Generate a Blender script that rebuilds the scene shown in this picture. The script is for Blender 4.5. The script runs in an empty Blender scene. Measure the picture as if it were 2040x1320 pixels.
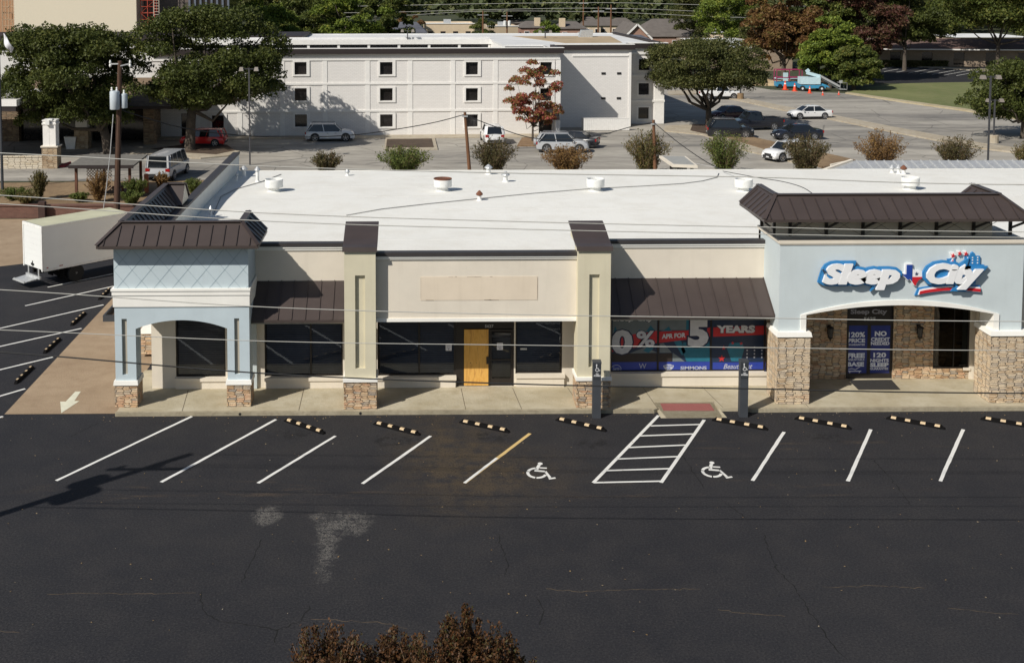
import bpy, math, random
import numpy as np
from mathutils import Vector, Matrix
R_ = math.radians
sc = bpy.context.scene
COL = sc.collection
# ---------------------------------------------------------------- camera, sky, sun
FPX, PCX, PCY, CH = 2350., 860., 122., 15.66      # focal (px of 2040), principal point, height
PIT, YAW = R_(4.07), R_(.975)
cam_d = bpy.data.cameras.new('camera'); cam = bpy.data.objects.new('camera', cam_d); COL.objects.link(cam)
cam.location = (0, 0, CH); cam.rotation_euler = (R_(90) - PIT, 0, -YAW)
cam_d.sensor_width = 36; cam_d.lens = FPX / 2040 * 36
cam_d.shift_x = (1020 - PCX) / 2040; cam_d.shift_y = -(660 - PCY) / 2040
cam_d.clip_start = .5; cam_d.clip_end = 5000
sc.camera = cam
SUN_EL, SUN_AZ = R_(40), R_(42)                    # light travels (cos az, sin az) in plan
w = bpy.data.worlds.new('World'); sc.world = w; w.use_nodes = True
nt = w.node_tree; sky = nt.nodes.new('ShaderNodeTexSky'); sky.sky_type = 'NISHITA'; sky.sun_disc = False
sky.sun_elevation = SUN_EL; sky.sun_rotation = R_(228); sky.air_density = 1.0; sky.dust_density = .8
bg = nt.nodes['Background']; nt.links.new(sky.outputs[0], bg.inputs[0]); bg.inputs[1].default_value = .065
sd = bpy.data.lights.new('sun', 'SUN'); sun = bpy.data.objects.new('sun', sd); COL.objects.link(sun)
sd.energy = 4.6; sd.angle = R_(.5); sd.color = (1, .95, .87)
ldir = Vector((math.cos(SUN_AZ) * math.cos(SUN_EL), math.sin(SUN_AZ) * math.cos(SUN_EL), -math.sin(SUN_EL)))
sun.rotation_euler = ldir.to_track_quat('-Z', 'Y').to_euler(); sun.location = (-30, -20, 60)
sc.view_settings.view_transform = 'Standard'; sc.view_settings.look = 'None'
sc.view_settings.exposure = 0.0; sc.view_settings.gamma = 1
# ---------------------------------------------------------------- where a photo pixel lies on a real plane
_F = np.array([math.sin(YAW) * math.cos(PIT), math.cos(YAW) * math.cos(PIT), -math.sin(PIT)])
_R = np.array([math.cos(YAW), -math.sin(YAW), 0.]); _U = np.cross(_R, _F); _C = np.array([0, 0, CH])
def ray(px, py): return _F * FPX + _R * (px - PCX) + _U * (PCY - py)
def gp(px, py, z=0.):
    d = ray(px, py); t = (z - CH) / d[2]; p = _C + d * t; return (float(p[0]), float(p[1]), z)
def fp(px, py, Y):
    d = ray(px, py); t = Y / d[1]; p = _C + d * t; return (float(p[0]), Y, float(p[2]))
def fX(px, Y, py=600): return fp(px, py, Y)[0]
def fZ(py, Y, px=860): return fp(px, py, Y)[2]
# ---------------------------------------------------------------- materials
def lin(h):
    if isinstance(h, (tuple, list)): return tuple(h) + ((1,) if len(h) == 3 else ())
    r = [int(h[i:i+2], 16) / 255 for i in (0, 2, 4)]
    return tuple(x / 12.92 if x <= .04045 else ((x + .055) / 1.055) ** 2.4 for x in r) + (1,)
class NT:
    def __init__(s, name):
        s.m = bpy.data.materials.new(name); s.m.use_nodes = True; s.t = s.m.node_tree
        s.b = s.t.nodes['Principled BSDF']; s.out = s.t.nodes['Material Output']
    def n(s, typ, **kw):
        o = s.t.nodes.new('ShaderNode' + typ)
        for k, v in kw.items():
            if k.startswith('i_'): o.inputs[k[2:].replace('_', ' ')].default_value = v
            else: setattr(o, k, v)
        return o
    def l(s, a, b): s.t.links.new(a, b)
    def coord(s, kind='Object'):
        return s.n('TexCoord').outputs[kind]
    def noise(s, scale, detail=4, rough=.55, vec=None, stretch=None, dist=0):
        t = s.n('TexNoise'); t.inputs['Scale'].default_value = scale; t.inputs['Detail'].default_value = detail
        t.inputs['Roughness'].default_value = rough; t.inputs['Distortion'].default_value = dist
        v = vec if vec is not None else s.coord()
        if stretch:
            mp = s.n('Mapping'); mp.inputs['Scale'].default_value = stretch; s.l(v, mp.inputs[0]); v = mp.outputs[0]
        s.l(v, t.inputs['Vector']); return t.outputs['Fac']
    def ramp(s, fac, stops):
        r = s.n('ValToRGB'); e = r.color_ramp.elements
        while len(e) < len(stops): e.new(.5)
        for i, (p, c) in enumerate(stops): e[i].position = p; e[i].color = lin(c) if not isinstance(c, float) else (c, c, c, 1)
        s.l(fac, r.inputs[0]); return r.outputs[0]
    def mix(s, fac, a, b, blend='MIX'):
        x = s.n('Mix', data_type='RGBA', blend_type=blend)
        for k, v in ((0, fac), (6, a), (7, b)):
            if hasattr(v, 'is_output'): s.l(v, x.inputs[k])
            else: x.inputs[k].default_value = v if k == 0 else lin(v)
        return x.outputs[2]
    def math(s, op, a, b=0., c=0.):
        x = s.n('Math', operation=op)
        for k, v in enumerate((a, b, c)):
            if hasattr(v, 'is_output'): s.l(v, x.inputs[k])
            else: x.inputs[k].default_value = v
        return x.outputs[0]
    def bump(s, h, strength=.3, dist=.02):
        b = s.n('Bump'); b.inputs['Strength'].default_value = strength; b.inputs['Distance'].default_value = dist
        s.l(h, b.inputs['Height']); s.l(b.outputs[0], s.b.inputs['Normal'])
MATS = {}
def mat(name, col, rough=.7, var=.12, scale=3., metal=0., bump=0., bscale=60., spec=.5, stretch=None, coat=0.):
    """a painted or raw surface: colour, mottling, fine grain"""
    if name in MATS: return MATS[name]
    t = NT(name); c = lin(col)
    if var > 0:
        d = tuple(x * (1 - var) for x in c[:3]); u = tuple(min(1, x * (1 + var * .7)) for x in c[:3])
        t.l(t.ramp(t.noise(scale, 5, .6, stretch=stretch), [(.3, d), (.7, u)]), t.b.inputs['Base Color'])
    else: t.b.inputs['Base Color'].default_value = c
    t.b.inputs['Roughness'].default_value = rough; t.b.inputs['Metallic'].default_value = metal
    t.b.inputs['Specular IOR Level'].default_value = spec
    if coat: t.b.inputs['Coat Weight'].default_value = coat; t.b.inputs['Coat Roughness'].default_value = .05
    if bump: t.bump(t.noise(bscale, 3), bump, .01)
    MATS[name] = t.m; return t.m
# ---------------------------------------------------------------- mesh builder
class MB:
    def __init__(s, off=(0, 0, 0)): s.v = []; s.f = []; s.mi = []; s.off = Vector(off); s.T = None; s.cur = 0
    def add(s, vs, fs):
        b = len(s.v)
        for p in vs:
            p = Vector(p)
            if s.T is not None: p = s.T @ p
            s.v.append(tuple(p - s.off))
        for f in fs: s.f.append(tuple(b + i for i in f)); s.mi.append(s.cur)
        return s
    def poly(s, pts): return s.add(pts, [tuple(range(len(pts)))])
    def box(s, x0, y0, z0, x1, y1, z1):
        x0, x1 = min(x0, x1), max(x0, x1); y0, y1 = min(y0, y1), max(y0, y1); z0, z1 = min(z0, z1), max(z0, z1)
        return s.add([(x0,y0,z0),(x1,y0,z0),(x1,y1,z0),(x0,y1,z0),(x0,y0,z1),(x1,y0,z1),(x1,y1,z1),(x0,y1,z1)],
                     [(0,3,2,1),(4,5,6,7),(0,1,5,4),(1,2,6,5),(2,3,7,6),(3,0,4,7)])
    def hexa(s, b, t):
        return s.add(list(b) + list(t), [(0,3,2,1),(4,5,6,7),(0,1,5,4),(1,2,6,5),(2,3,7,6),(3,0,4,7)])
    def bar(s, p, q, wx, wy=None, up=(0, 0, 1)):
        p, q = Vector(p), Vector(q); wy = wy or wx; d = (q - p).normalized(); u = Vector(up)
        if abs(d.dot(u)) > .95: u = Vector((0, 1, 0))
        a = d.cross(u).normalized(); b = a.cross(d).normalized(); a *= wx / 2; b *= wy / 2
        return s.hexa([p-a-b, p+a-b, p+a+b, p-a+b], [q-a-b, q+a-b, q+a+b, q-a+b])
    def prismY(s, poly, y0, y1):      # poly in (x,z) counter-clockwise seen from -Y
        n = len(poly); vs = [(x, y0, z) for x, z in poly] + [(x, y1, z) for x, z in poly]
        return s.add(vs, [tuple(range(n)), tuple(range(2*n-1, n-1, -1))] + [(i, n+i, n+(i+1) % n, (i+1) % n) for i in range(n)])
    def prismX(s, poly, x0, x1):      # poly in (y,z)
        n = len(poly); vs = [(x0, y, z) for y, z in poly] + [(x1, y, z) for y, z in poly]
        return s.add(vs, [tuple(range(n-1, -1, -1)), tuple(range(n, 2*n))] + [(i, (i+1) % n, n+(i+1) % n, n+i) for i in range(n)])
    def prismZ(s, poly, z0, z1):
        n = len(poly); vs = [(x, y, z0) for x, y in poly] + [(x, y, z1) for x, y in poly]
        return s.add(vs, [tuple(range(n-1, -1, -1)), tuple(range(n, 2*n))] + [(i, (i+1) % n, n+(i+1) % n, n+i) for i in range(n)])
    def tube(s, pts, r, n=6, r1=None, caps=True):
        pts = [Vector(p) for p in pts]; k = len(pts); vs = []; ref = Vector((.3, .2, .93))
        for i, p in enumerate(pts):
            d = (pts[min(i+1, k-1)] - pts[max(i-1, 0)]).normalized()
            a = d.cross(ref)
            if a.length < .1: a = d.cross(Vector((1, 0, 0)))
            a.normalize(); b = d.cross(a).normalized()
            rr = (r if r1 is None else r + (r1 - r) * i / max(1, k-1)) if not isinstance(r, (list, tuple)) else r[i]
            vs += [p + (a * math.cos(2*math.pi*j/n) + b * math.sin(2*math.pi*j/n)) * rr for j in range(n)]
        fs = [(i*n+j, i*n+(j+1) % n, (i+1)*n+(j+1) % n, (i+1)*n+j) for i in range(k-1) for j in range(n)]
        if caps: fs += [tuple(range(n-1, -1, -1)), tuple(range((k-1)*n, k*n))]
        return s.add(vs, fs)
    def lathe(s, prof, c=(0, 0, 0), n=20, axis='z'):
        vs = []
        for r, h in prof:
            for j in range(n):
                a = 2*math.pi*j/n; x, y = r*math.cos(a), r*math.sin(a)
                vs.append((c[0]+x, c[1]+y, c[2]+h) if axis == 'z' else (c[0]+x, c[1]+h, c[2]+y) if axis == 'y' else (c[0]+h, c[1]+x, c[2]+y))
        k = len(prof); fs = [(i*n+j, i*n+(j+1) % n, (i+1)*n+(j+1) % n, (i+1)*n+j) for i in range(k-1) for j in range(n)]
        fs += [tuple(range(n-1, -1, -1)), tuple(range((k-1)*n, k*n))]
        return s.add(vs, fs)
    def ribbon(s, pts, w, z):         # flat strip on the ground
        P = [Vector((p[0], p[1], 0)) for p in pts]; k = len(P); L = []; Rr = []
        for i, p in enumerate(P):
            d = (P[min(i+1, k-1)] - P[max(i-1, 0)]).normalized(); nn = Vector((-d.y, d.x, 0)) * (w[i] if isinstance(w, list) else w) / 2
            L.append((p.x+nn.x, p.y+nn.y, z)); Rr.append((p.x-nn.x, p.y-nn.y, z))
        return s.add(L + Rr, [(k+i, k+i+1, i+1, i) for i in range(k-1)])
    def build(s, name, m, parent=None, smooth=False, angle=None):
        me = bpy.data.meshes.new(name); me.from_pydata(s.v, [], s.f)
        ms = m if isinstance(m, (list, tuple)) else [m]
        for q in ms: me.materials.append(q)
        if len(ms) > 1: me.polygons.foreach_set('material_index', s.mi)
        me.update()
        # box-projected UVs in metres
        nl = len(me.loops); vi = np.empty(nl, np.int32); me.loops.foreach_get('vertex_index', vi)
        co = np.empty(len(me.vertices) * 3, np.float32); me.vertices.foreach_get('co', co); co = co.reshape(-1, 3)
        npz = len(me.polygons); nr = np.empty(npz * 3, np.float32); me.polygons.foreach_get('normal', nr); nr = np.abs(nr.reshape(-1, 3))
        lt = np.empty(npz, np.int32); me.polygons.foreach_get('loop_total', lt); pn = np.repeat(nr, lt, axis=0)
        c = co[vi]; uv = np.where((pn[:, 2] > .7)[:, None], c[:, :2], np.where((pn[:, 0] > pn[:, 1])[:, None], c[:, 1:], c[:, [0, 2]]))
        l = me.uv_layers.new(name='UVMap'); l.data.foreach_set('uv', uv.astype(np.float32).ravel())
        if smooth: me.polygons.foreach_set('use_smooth', [True] * npz)
        if angle and hasattr(me, 'set_sharp_from_angle'): me.polygons.foreach_set('use_smooth', [True] * npz); me.set_sharp_from_angle(angle=R_(angle))
        o = bpy.data.objects.new(name, me); COL.objects.link(o)
        if parent is not None: o.parent = parent
        return o
def thing(name, label, cat, loc=(0, 0, 0), rz=0, group=None):
    o = bpy.data.objects.new(name, None); COL.objects.link(o); o.location = loc; o.rotation_euler = (0, 0, rz)
    o.empty_display_size = .3; return tag(o, label, cat, group)
def tag(o, label, cat, group=None):
    o['label'] = label; o['category'] = cat
    if group: o['group'] = group
    return o
def struct(o, kind='structure'): o['kind'] = kind; return o
def copy_tree(o, parent=None):
    c = o.copy(); COL.objects.link(c); c.parent = parent
    for ch in list(o.children): copy_tree(ch, c)
    return c
def place(proto, used, loc, rz, label, sc_=1.):
    """first use moves the prototype itself, later ones copy it with its parts"""
    o = proto if not used else copy_tree(proto)
    o.location = loc; o.rotation_euler = (0, 0, rz); o.scale = (sc_,) * 3 if not isinstance(sc_, tuple) else sc_; o['label'] = label
    return o
def grid_wall(mb, x0, x1, z0, z1, holes, y0, y1):
    """wall slab between planes y0 (front) and y1 with rectangular holes and real reveals"""
    xs = sorted({x0, x1, *[h[0] for h in holes], *[h[1] for h in holes]}); zs = sorted({z0, z1, *[h[2] for h in holes], *[h[3] for h in holes]})
    xs = [x for x in xs if x0 <= x <= x1]; zs = [z for z in zs if z0 <= z <= z1]
    def solid(i, j):
        if i < 0 or j < 0 or i >= len(xs)-1 or j >= len(zs)-1: return False
        cx, cz = (xs[i]+xs[i+1])/2, (zs[j]+zs[j+1])/2
        return not any(h[0] < cx < h[1] and h[2] < cz < h[3] for h in holes)
    for i in range(len(xs)-1):
        for j in range(len(zs)-1):
            if not solid(i, j): continue
            a, b, c, d = xs[i], xs[i+1], zs[j], zs[j+1]
            mb.poly([(a,y0,c),(b,y0,c),(b,y0,d),(a,y0,d)]); mb.poly([(b,y1,c),(a,y1,c),(a,y1,d),(b,y1,d)])
            if not solid(i-1, j): mb.poly([(a,y1,c),(a,y0,c),(a,y0,d),(a,y1,d)])
            if not solid(i+1, j): mb.poly([(b,y0,c),(b,y1,c),(b,y1,d),(b,y0,d)])
            if not solid(i, j-1): mb.poly([(a,y1,c),(b,y1,c),(b,y0,c),(a,y0,c)])
            if not solid(i, j+1): mb.poly([(a,y0,d),(b,y0,d),(b,y1,d),(a,y1,d)])
_tc = {}
def text_geo(s, bold, shear, space=1.):
    k = (s, bold, shear, space)
    if k in _tc: return _tc[k]
    cu = bpy.data.curves.new('t', 'FONT'); cu.body = s; cu.size = 1; cu.offset = bold; cu.shear = shear; cu.resolution_u = 3; cu.space_character = space
    ob = bpy.data.objects.new('t', cu); COL.objects.link(ob); bpy.context.view_layer.update()
    me = bpy.data.meshes.new_from_object(ob.evaluated_get(bpy.context.evaluated_depsgraph_get()))
    vs = [(v.co.x, v.co.y) for v in me.vertices]; fs = [tuple(p.vertices) for p in me.polygons]
    bpy.data.objects.remove(ob); bpy.data.curves.remove(cu); bpy.data.meshes.remove(me)
    _tc[k] = (vs, fs); return _tc[k]
def text(mb, s, x0, x1, z0, z1, y, depth=.004, bold=.03, shear=0., grow=0., space=1., tilt=0.):
    """letters on a plane facing -Y, fitted to a box; grow > 0 gives the outline backing of the same letters"""
    vs0, _ = text_geo(s, bold, shear, space); vs, fs = text_geo(s, bold + grow, shear, space)
    ax, bx = min(v[0] for v in vs0), max(v[0] for v in vs0); az, bz = min(v[1] for v in vs0), max(v[1] for v in vs0)
    sx, sz = (x1-x0)/(bx-ax), (z1-z0)/(bz-az)
    P = [(x0+(v[0]-ax)*sx, z0+(v[1]-az)*sz + tilt*(v[0]-ax)*sx) for v in vs]; n = len(P)
    par_ = list(range(n))
    def find(a):
        while par_[a] != a: par_[a] = par_[par_[a]]; a = par_[a]
        return a
    for f in fs:
        for i in f[1:]: par_[find(i)] = find(f[0])
    roots = sorted({find(i) for i in range(n)}, key=lambda q: P[q][0]); rk = {q: k for k, q in enumerate(roots)}
    step = min(.006, depth*.12); dz = [(rk[find(i)] % 3)*step for i in range(n)]
    F = list(fs) + [tuple(n+i for i in reversed(f)) for f in fs]
    cnt = {}
    for f in fs:
        for i in range(len(f)): e = (f[i], f[(i+1) % len(f)]); cnt[e] = 1
    for (a, b) in list(cnt):
        if (b, a) not in cnt: F.append((a, n+a, n+b, b))
    mb.add([(x, y-depth-q, z) for (x, z), q in zip(P, dz)] + [(x, y-q*.1, z) for (x, z), q in zip(P, dz)], F)
def star(cx, cz, r, rot=0):
    return [(cx + (r if i % 2 == 0 else r*.42)*math.sin(rot+i*math.pi/5), cz + (r if i % 2 == 0 else r*.42)*math.cos(rot+i*math.pi/5)) for i in range(10)][::-1]
# ---------------------------------------------------------------- special materials
def m_asphalt():
    t = NT('asphalt'); co = t.coord()
    big = t.noise(.12, 4, .55); med = t.noise(.9, 5, .6); fine = t.noise(17, 4, .8)
    base = t.ramp(big, [(.3, (.0165, .0165, .0205)), (.7, (.0270, .0262, .0285))])
    base = t.mix(t.ramp(med, [(.42, 0.), (.75, .7)]), base, (.037, .034, .034))
    # brown dusty smear near the fifth stripe and worn pale patches where the photo shows them
    sep = t.n('SeparateXYZ'); t.l(co, sep.inputs[0])
    def blob(x, y, rx, ry):
        a = t.math('DIVIDE', t.math('SUBTRACT', sep.outputs[0], x), rx); b = t.math('DIVIDE', t.math('SUBTRACT', sep.outputs[1], y), ry)
        return t.math('MAXIMUM', t.math('SUBTRACT', 1., t.math('SQRT', t.math('ADD', t.math('MULTIPLY', a, a), t.math('MULTIPLY', b, b)))), 0.)
    brown = t.math('ADD', blob(1.3, 37.5, 2.6, 5.5), t.math('MULTIPLY', blob(3.2, 36.2, 3, 3), .6))
    bn = t.math('MULTIPLY', brown, t.ramp(t.noise(1.6, 5, .65), [(.35, 0.), (.75, 1.)]))
    base = t.mix(t.math('MINIMUM', t.math('MULTIPLY', bn, 1.5), .7), base, (.085, .060, .032))
    rows = t.math('MULTIPLY', t.ramp(t.noise(1.1, 6, .7, stretch=(.35, 2.2, 1)), [(.55, 0.), (.72, 1.)]), t.math('ADD', blob(-5, 35.2, 9, 1.3), t.math('ADD', blob(8, 35.0, 9, .9), blob(13.5, 38.3, 6, 1.0))))
    base = t.mix(t.math('MINIMUM', t.math('MULTIPLY', rows, 1.8), .6), base, (.085, .06, .04))
    oil = t.math('ADD', t.math('ADD', blob(-.6, 39.0, 1.1, .7), blob(2.6, 39.2, 1.0, .6)), t.math('ADD', blob(6.2, 38.6, .8, .5), t.math('ADD', blob(-4.2, 39.6, .9, .5), blob(14.2, 39.0, .9, .5))))
    base = t.mix(t.math('MINIMUM', t.math('MULTIPLY', t.math('MULTIPLY', oil, 2.2), t.ramp(t.noise(3.2, 5, .7), [(.48, 0.), (.6, 1.)])), .75), base, (.006, .006, .007))
    # flaked sealcoat, two pale patches and a tail
    fl = t.math('ABSOLUTE', t.math('SUBTRACT', t.noise(5.5, 9, .82, dist=.7), .5)); fm = t.math('MULTIPLY', t.ramp(fl, [(.0, 1.), (.035, 0.)]), t.ramp(t.noise(1.9, 5, .7), [(.38, .15), (.56, 1.)]))
    pale = t.math('ADD', t.math('ADD', t.math('MULTIPLY', blob(-4.25, 33.5, .55, .85), 4.0), t.math('MULTIPLY', blob(-1.95, 32.9, 1.3, 1.1), 2.6)),
                  t.math('ADD', t.math('MULTIPLY', blob(-3.1, 33.4, 1.3, .5), .8), t.math('MULTIPLY', blob(-2.35, 31.2, .6, 2.1), 1.6)))
    pale = t.math('MAXIMUM', t.math('SUBTRACT', t.math('MULTIPLY', pale, 1.5), t.math('MULTIPLY', t.ramp(t.noise(1.5, 6, .75), [(.35, 0.), (.7, 1.)]), 2.2)), 0.)
    pm = t.math('MINIMUM', t.math('MULTIPLY', pale, fm), .8)
    base = t.mix(pm, base, (.23, .215, .19))
    spk = t.n('TexVoronoi'); spk.inputs['Scale'].default_value = 2.3; t.l(co, spk.inputs['Vector'])
    sm = t.math('LESS_THAN', spk.outputs['Distance'], .022)
    base = t.mix(t.math('MULTIPLY', sm, .6), base, (.25, .24, .22))
    base = t.mix(t.ramp(fine, [(.36, .9), (.52, 0.)]), base, (.007, .007, .009)); base = t.mix(t.ramp(fine, [(.54, 0.), (.68, .75)]), base, (.058, .055, .053))
    t.l(base, t.b.inputs['Base Color']); t.b.inputs['Roughness'].default_value = .8; t.b.inputs['Specular IOR Level'].default_value = .35
    t.bump(t.noise(60, 3, .7), .5, .01); return t.m
def m_oldlot():
    t = NT('weathered_pavement')
    a = t.noise(.075, 7, .7, stretch=(.28, 1.5, 1), dist=1.0); b = t.noise(.7, 6, .75, stretch=(.5, 1.4, 1))
    c = t.ramp(a, [(.38, (.13, .122, .112)), (.48, (.30, .275, .235)), (.62, (.46, .425, .36))])
    c = t.mix(.4, c, t.ramp(b, [(.35, (.15, .14, .125)), (.65, (.45, .42, .365))]))
    v = t.n('TexVoronoi', feature='DISTANCE_TO_EDGE'); v.inputs['Scale'].default_value = .16; v.inputs['Randomness'].default_value = 1
    nz = t.n('TexNoise'); nz.inputs['Scale'].default_value = .6; t.l(t.coord(), nz.inputs['Vector'])
    t.l(t.mix(.06, t.coord(), nz.outputs['Color'], 'LINEAR_LIGHT'), v.inputs['Vector'])
    c = t.mix(t.ramp(v.outputs['Distance'], [(0., .6), (.012, 0.)]), c, (.06, .055, .05))
    t.l(c, t.b.inputs['Base Color']); t.b.inputs['Roughness'].default_value = .9; return t.m
def m_stone(name, cols, bw=.34, bh=.085):
    """stacked ledger stone: uneven flat blocks of mixed length and height"""
    t = NT(name); uv = t.coord('UV')
    nz = t.n('TexNoise'); nz.inputs['Scale'].default_value = 5; t.l(uv, nz.inputs['Vector']); v = t.mix(.02, uv, nz.outputs['Color'], 'LINEAR_LIGHT')
    mp = t.n('Mapping'); mp.inputs['Scale'].default_value = (1/bw, 1.28/bh, 1); t.l(v, mp.inputs[0])
    def vor(feat, sc):
        x = t.n('TexVoronoi', feature=feat, distance='CHEBYCHEV', voronoi_dimensions='2D'); x.inputs['Scale'].default_value = sc; x.inputs['Randomness'].default_value = .60; t.l(mp.outputs[0], x.inputs['Vector']); return x
    f1, f2 = vor('F1', 1.), vor('F2', 1.); gap = t.math('SUBTRACT', f2.outputs['Distance'], f1.outputs['Distance'])
    sp = t.n('SeparateColor'); t.l(f1.outputs['Color'], sp.inputs[0]); big = t.noise(.9, 3, vec=uv)
    f = t.math('ADD', t.math('MULTIPLY', sp.outputs[0], .8), t.math('MULTIPLY', t.ramp(big, [(.35, 0.), (.65, 1.)]), .2))
    n = len(cols); c = t.ramp(f, [(i / (n-1), q) for i, q in enumerate(cols)])
    c = t.mix(t.ramp(t.noise(22, 5, .7, vec=uv), [(.3, .40), (.6, 0.)]), c, (.22, .155, .11))
    c = t.mix(t.ramp(gap, [(.02, .6), (.075, 0.)]), c, (.15, .11, .078))
    t.l(c, t.b.inputs['Base Color']); t.b.inputs['Roughness'].default_value = .85
    h = t.math('ADD', t.math('MULTIPLY', t.ramp(gap, [(.0, 0.), (.18, 1.)]), 1.1), t.math('ADD', t.math('MULTIPLY', sp.outputs[1], .7), t.math('MULTIPLY', t.noise(20, 4, .6, vec=uv), .5)))
    t.bump(h, 1.0, .035); return t.m
def m_brick(name, c1, c2, mortar, w_=.22, h_=.075, ms=.01, blot=.3):
    t = NT(name); br = t.n('TexBrick'); t.l(t.coord('UV'), br.inputs['Vector'])
    for k, x in (('Scale', 1), ('Mortar Size', ms), ('Brick Width', w_), ('Row Height', h_)): br.inputs[k].default_value = x
    for k, x in (('Color1', c1), ('Color2', c2), ('Mortar', mortar)): br.inputs[k].default_value = lin(x)
    c = t.mix(t.ramp(t.noise(1.3, 5), [(.35, blot), (.7, 0.)]), br.outputs['Color'], tuple(x*.55 for x in lin(c1)[:3]))
    t.l(c, t.b.inputs['Base Color']); t.b.inputs['Roughness'].default_value = .85; t.bump(br.outputs['Fac'], -.3, .01); return t.m
def m_glass(name, tint=(.20, .22, .25), f=1.45):
    t = NT(name); t.t.nodes.remove(t.b); fr = t.n('Fresnel'); fr.inputs[0].default_value = f
    g = t.n('BsdfGlossy'); g.inputs['Roughness'].default_value = .02; g.inputs['Color'].default_value = (.85, .9, .95, 1)
    tr = t.n('BsdfTransparent'); tr.inputs['Color'].default_value = (*tint, 1); mx = t.n('MixShader')
    t.l(t.math('MULTIPLY_ADD', fr.outputs[0], 1.0, .02), mx.inputs[0]); t.l(tr.outputs[0], mx.inputs[1]); t.l(g.outputs[0], mx.inputs[2]); t.l(mx.outputs[0], t.out.inputs[0]); return t.m
def m_leaf(name, stops, rough=.55, trans=.25):
    t = NT(name); ge = t.n('NewGeometry'); ni = t.noise(.35, 3)
    f = t.math('ADD', t.math('MULTIPLY', ge.outputs['Random Per Island'], .62), t.math('MULTIPLY', t.ramp(ni, [(.3, 0.), (.7, 1.)]), .38))
    c = t.ramp(f, stops); t.l(c, t.b.inputs['Base Color']); t.b.inputs['Roughness'].default_value = rough; t.b.inputs['Specular IOR Level'].default_value = .25
    tl = t.n('BsdfTranslucent'); t.l(c, tl.inputs[0]); mx = t.n('MixShader'); mx.inputs[0].default_value = trans
    t.l(t.b.outputs[0], mx.inputs[1]); t.l(tl.outputs[0], mx.inputs[2]); t.l(mx.outputs[0], t.out.inputs[0]); return t.m
def m_stucco(name, col, stain=.10):
    t = NT(name); c = lin(col)[:3]
    a = t.ramp(t.noise(.8, 5, .6), [(.3, tuple(x*.93 for x in c)), (.7, tuple(min(1, x*1.03) for x in c))])
    st = t.ramp(t.noise(1.1, 5, .65, stretch=(3.2, 3.2, .25)), [(.52, 0.), (.8, stain*2.2)])
    a = t.mix(st, a, tuple(x*q for x, q in zip(c, (.62, .6, .55))))
    t.l(a, t.b.inputs['Base Color']); t.b.inputs['Roughness'].default_value = .88; t.b.inputs['Specular IOR Level'].default_value = .3
    t.bump(t.noise(90, 3, .7), .35, .006); return t.m
def m_paint(name, col):
    """thermoplastic road paint with worn, ragged gaps"""
    t = NT(name); a = t.noise(9, 6, .75)
    t.l(t.ramp(a, [(.28, tuple(x*.4 for x in lin(col)[:3])), (.40, col)]), t.b.inputs['Base Color']); t.b.inputs['Roughness'].default_value = .75
    return t.m
def m_ground(name, a, b, c, s1=.2, s2=2.5):
    t = NT(name); q = t.ramp(t.noise(s1, 5, .6), [(.32, a), (.66, b)]); q = t.mix(t.ramp(t.noise(s2, 5, .7), [(.45, 0.), (.7, .6)]), q, c)
    t.l(q, t.b.inputs['Base Color']); t.b.inputs['Roughness'].default_value = .95; t.bump(t.noise(12, 4, .7), .5, .04); return t.m
M_asph = m_asphalt(); M_old = m_oldlot()
M_side = m_ground('sidewalk_concrete', (.40, .345, .235), (.50, .45, .335), (.33, .275, .17), .5, 1.6)
M_tan = m_ground('tan_drive_concrete', (.30, .215, .135), (.37, .275, .18), (.24, .165, .10), .35, 1.2)
M_kerb = m_ground('kerb_concrete', (.30, .26, .18), (.40, .35, .25), (.20, .165, .11), 1.2, 5)
M_dirt = m_ground('bare_earth', (.20, .13, .07), (.29, .20, .11), (.12, .08, .045), .3, 2)
M_mulch = m_ground('mulch', (.055, .035, .022), (.10, .065, .04), (.03, .02, .012), .8, 6)
M_lawn = m_ground('lawn', (.10, .125, .035), (.17, .185, .065), (.21, .185, .09), .08, 1.1)
M_field = m_ground('rough_grass', (.030, .040, .015), (.05, .06, .022), (.06, .055, .03), .02, .5)
M_white = m_paint('white_road_paint', (.72, .71, .67)); M_yel = m_paint('faded_yellow_paint', (.62, .44, .18))
M_stone = m_stone('ledger_stone', [(.32, .19, .10), (.56, .36, .20), (.70, .50, .30), (.34, .30, .25), (.80, .62, .41), (.62, .36, .21), (.72, .53, .35)], .27, .10)
M_stone2 = m_stone('ledger_stone_pale', [(.42, .28, .16), (.66, .49, .31), (.76, .61, .42), (.48, .40, .31), (.82, .67, .47), (.60, .41, .26)], .30, .095)
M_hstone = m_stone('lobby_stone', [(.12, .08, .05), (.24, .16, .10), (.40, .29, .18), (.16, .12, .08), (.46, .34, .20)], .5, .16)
M_blue = m_stucco('pale_blue_stucco', (.51, .59, .625), .05); M_blue2 = mat('score_line_blue', (.27, .35, .39), .9, .05)
M_grey = m_stucco('pale_grey_blue_stucco', (.56, .62, .63), .05)
M_cream = m_stucco('cream_stucco', (.72, .655, .55), .07); M_white_st = m_stucco('white_trim_stucco', (.86, .84, .78), .03)
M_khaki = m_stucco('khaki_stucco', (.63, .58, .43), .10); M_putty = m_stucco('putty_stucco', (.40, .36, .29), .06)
M_patch = m_stucco('sign_patch_stucco', (.72, .62, .49), .08)
M_brown = mat('brown_roof_metal', (.062, .047, .042), .42, .10, 1.5, 0, .05, 30, .5)
M_bronze = mat('dark_bronze_frame', (.022, .017, .014), .45, .1)
M_coping = mat('dark_coping_metal', (.045, .040, .040), .5, .1)
M_roof = m_ground('white_roof_membrane', (.75, .74, .69), (.80, .79, .74), (.68, .655, .59), .10, .7)
M_roofedge = mat('roof_seam_grey', (.45, .44, .42), .8)
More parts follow.
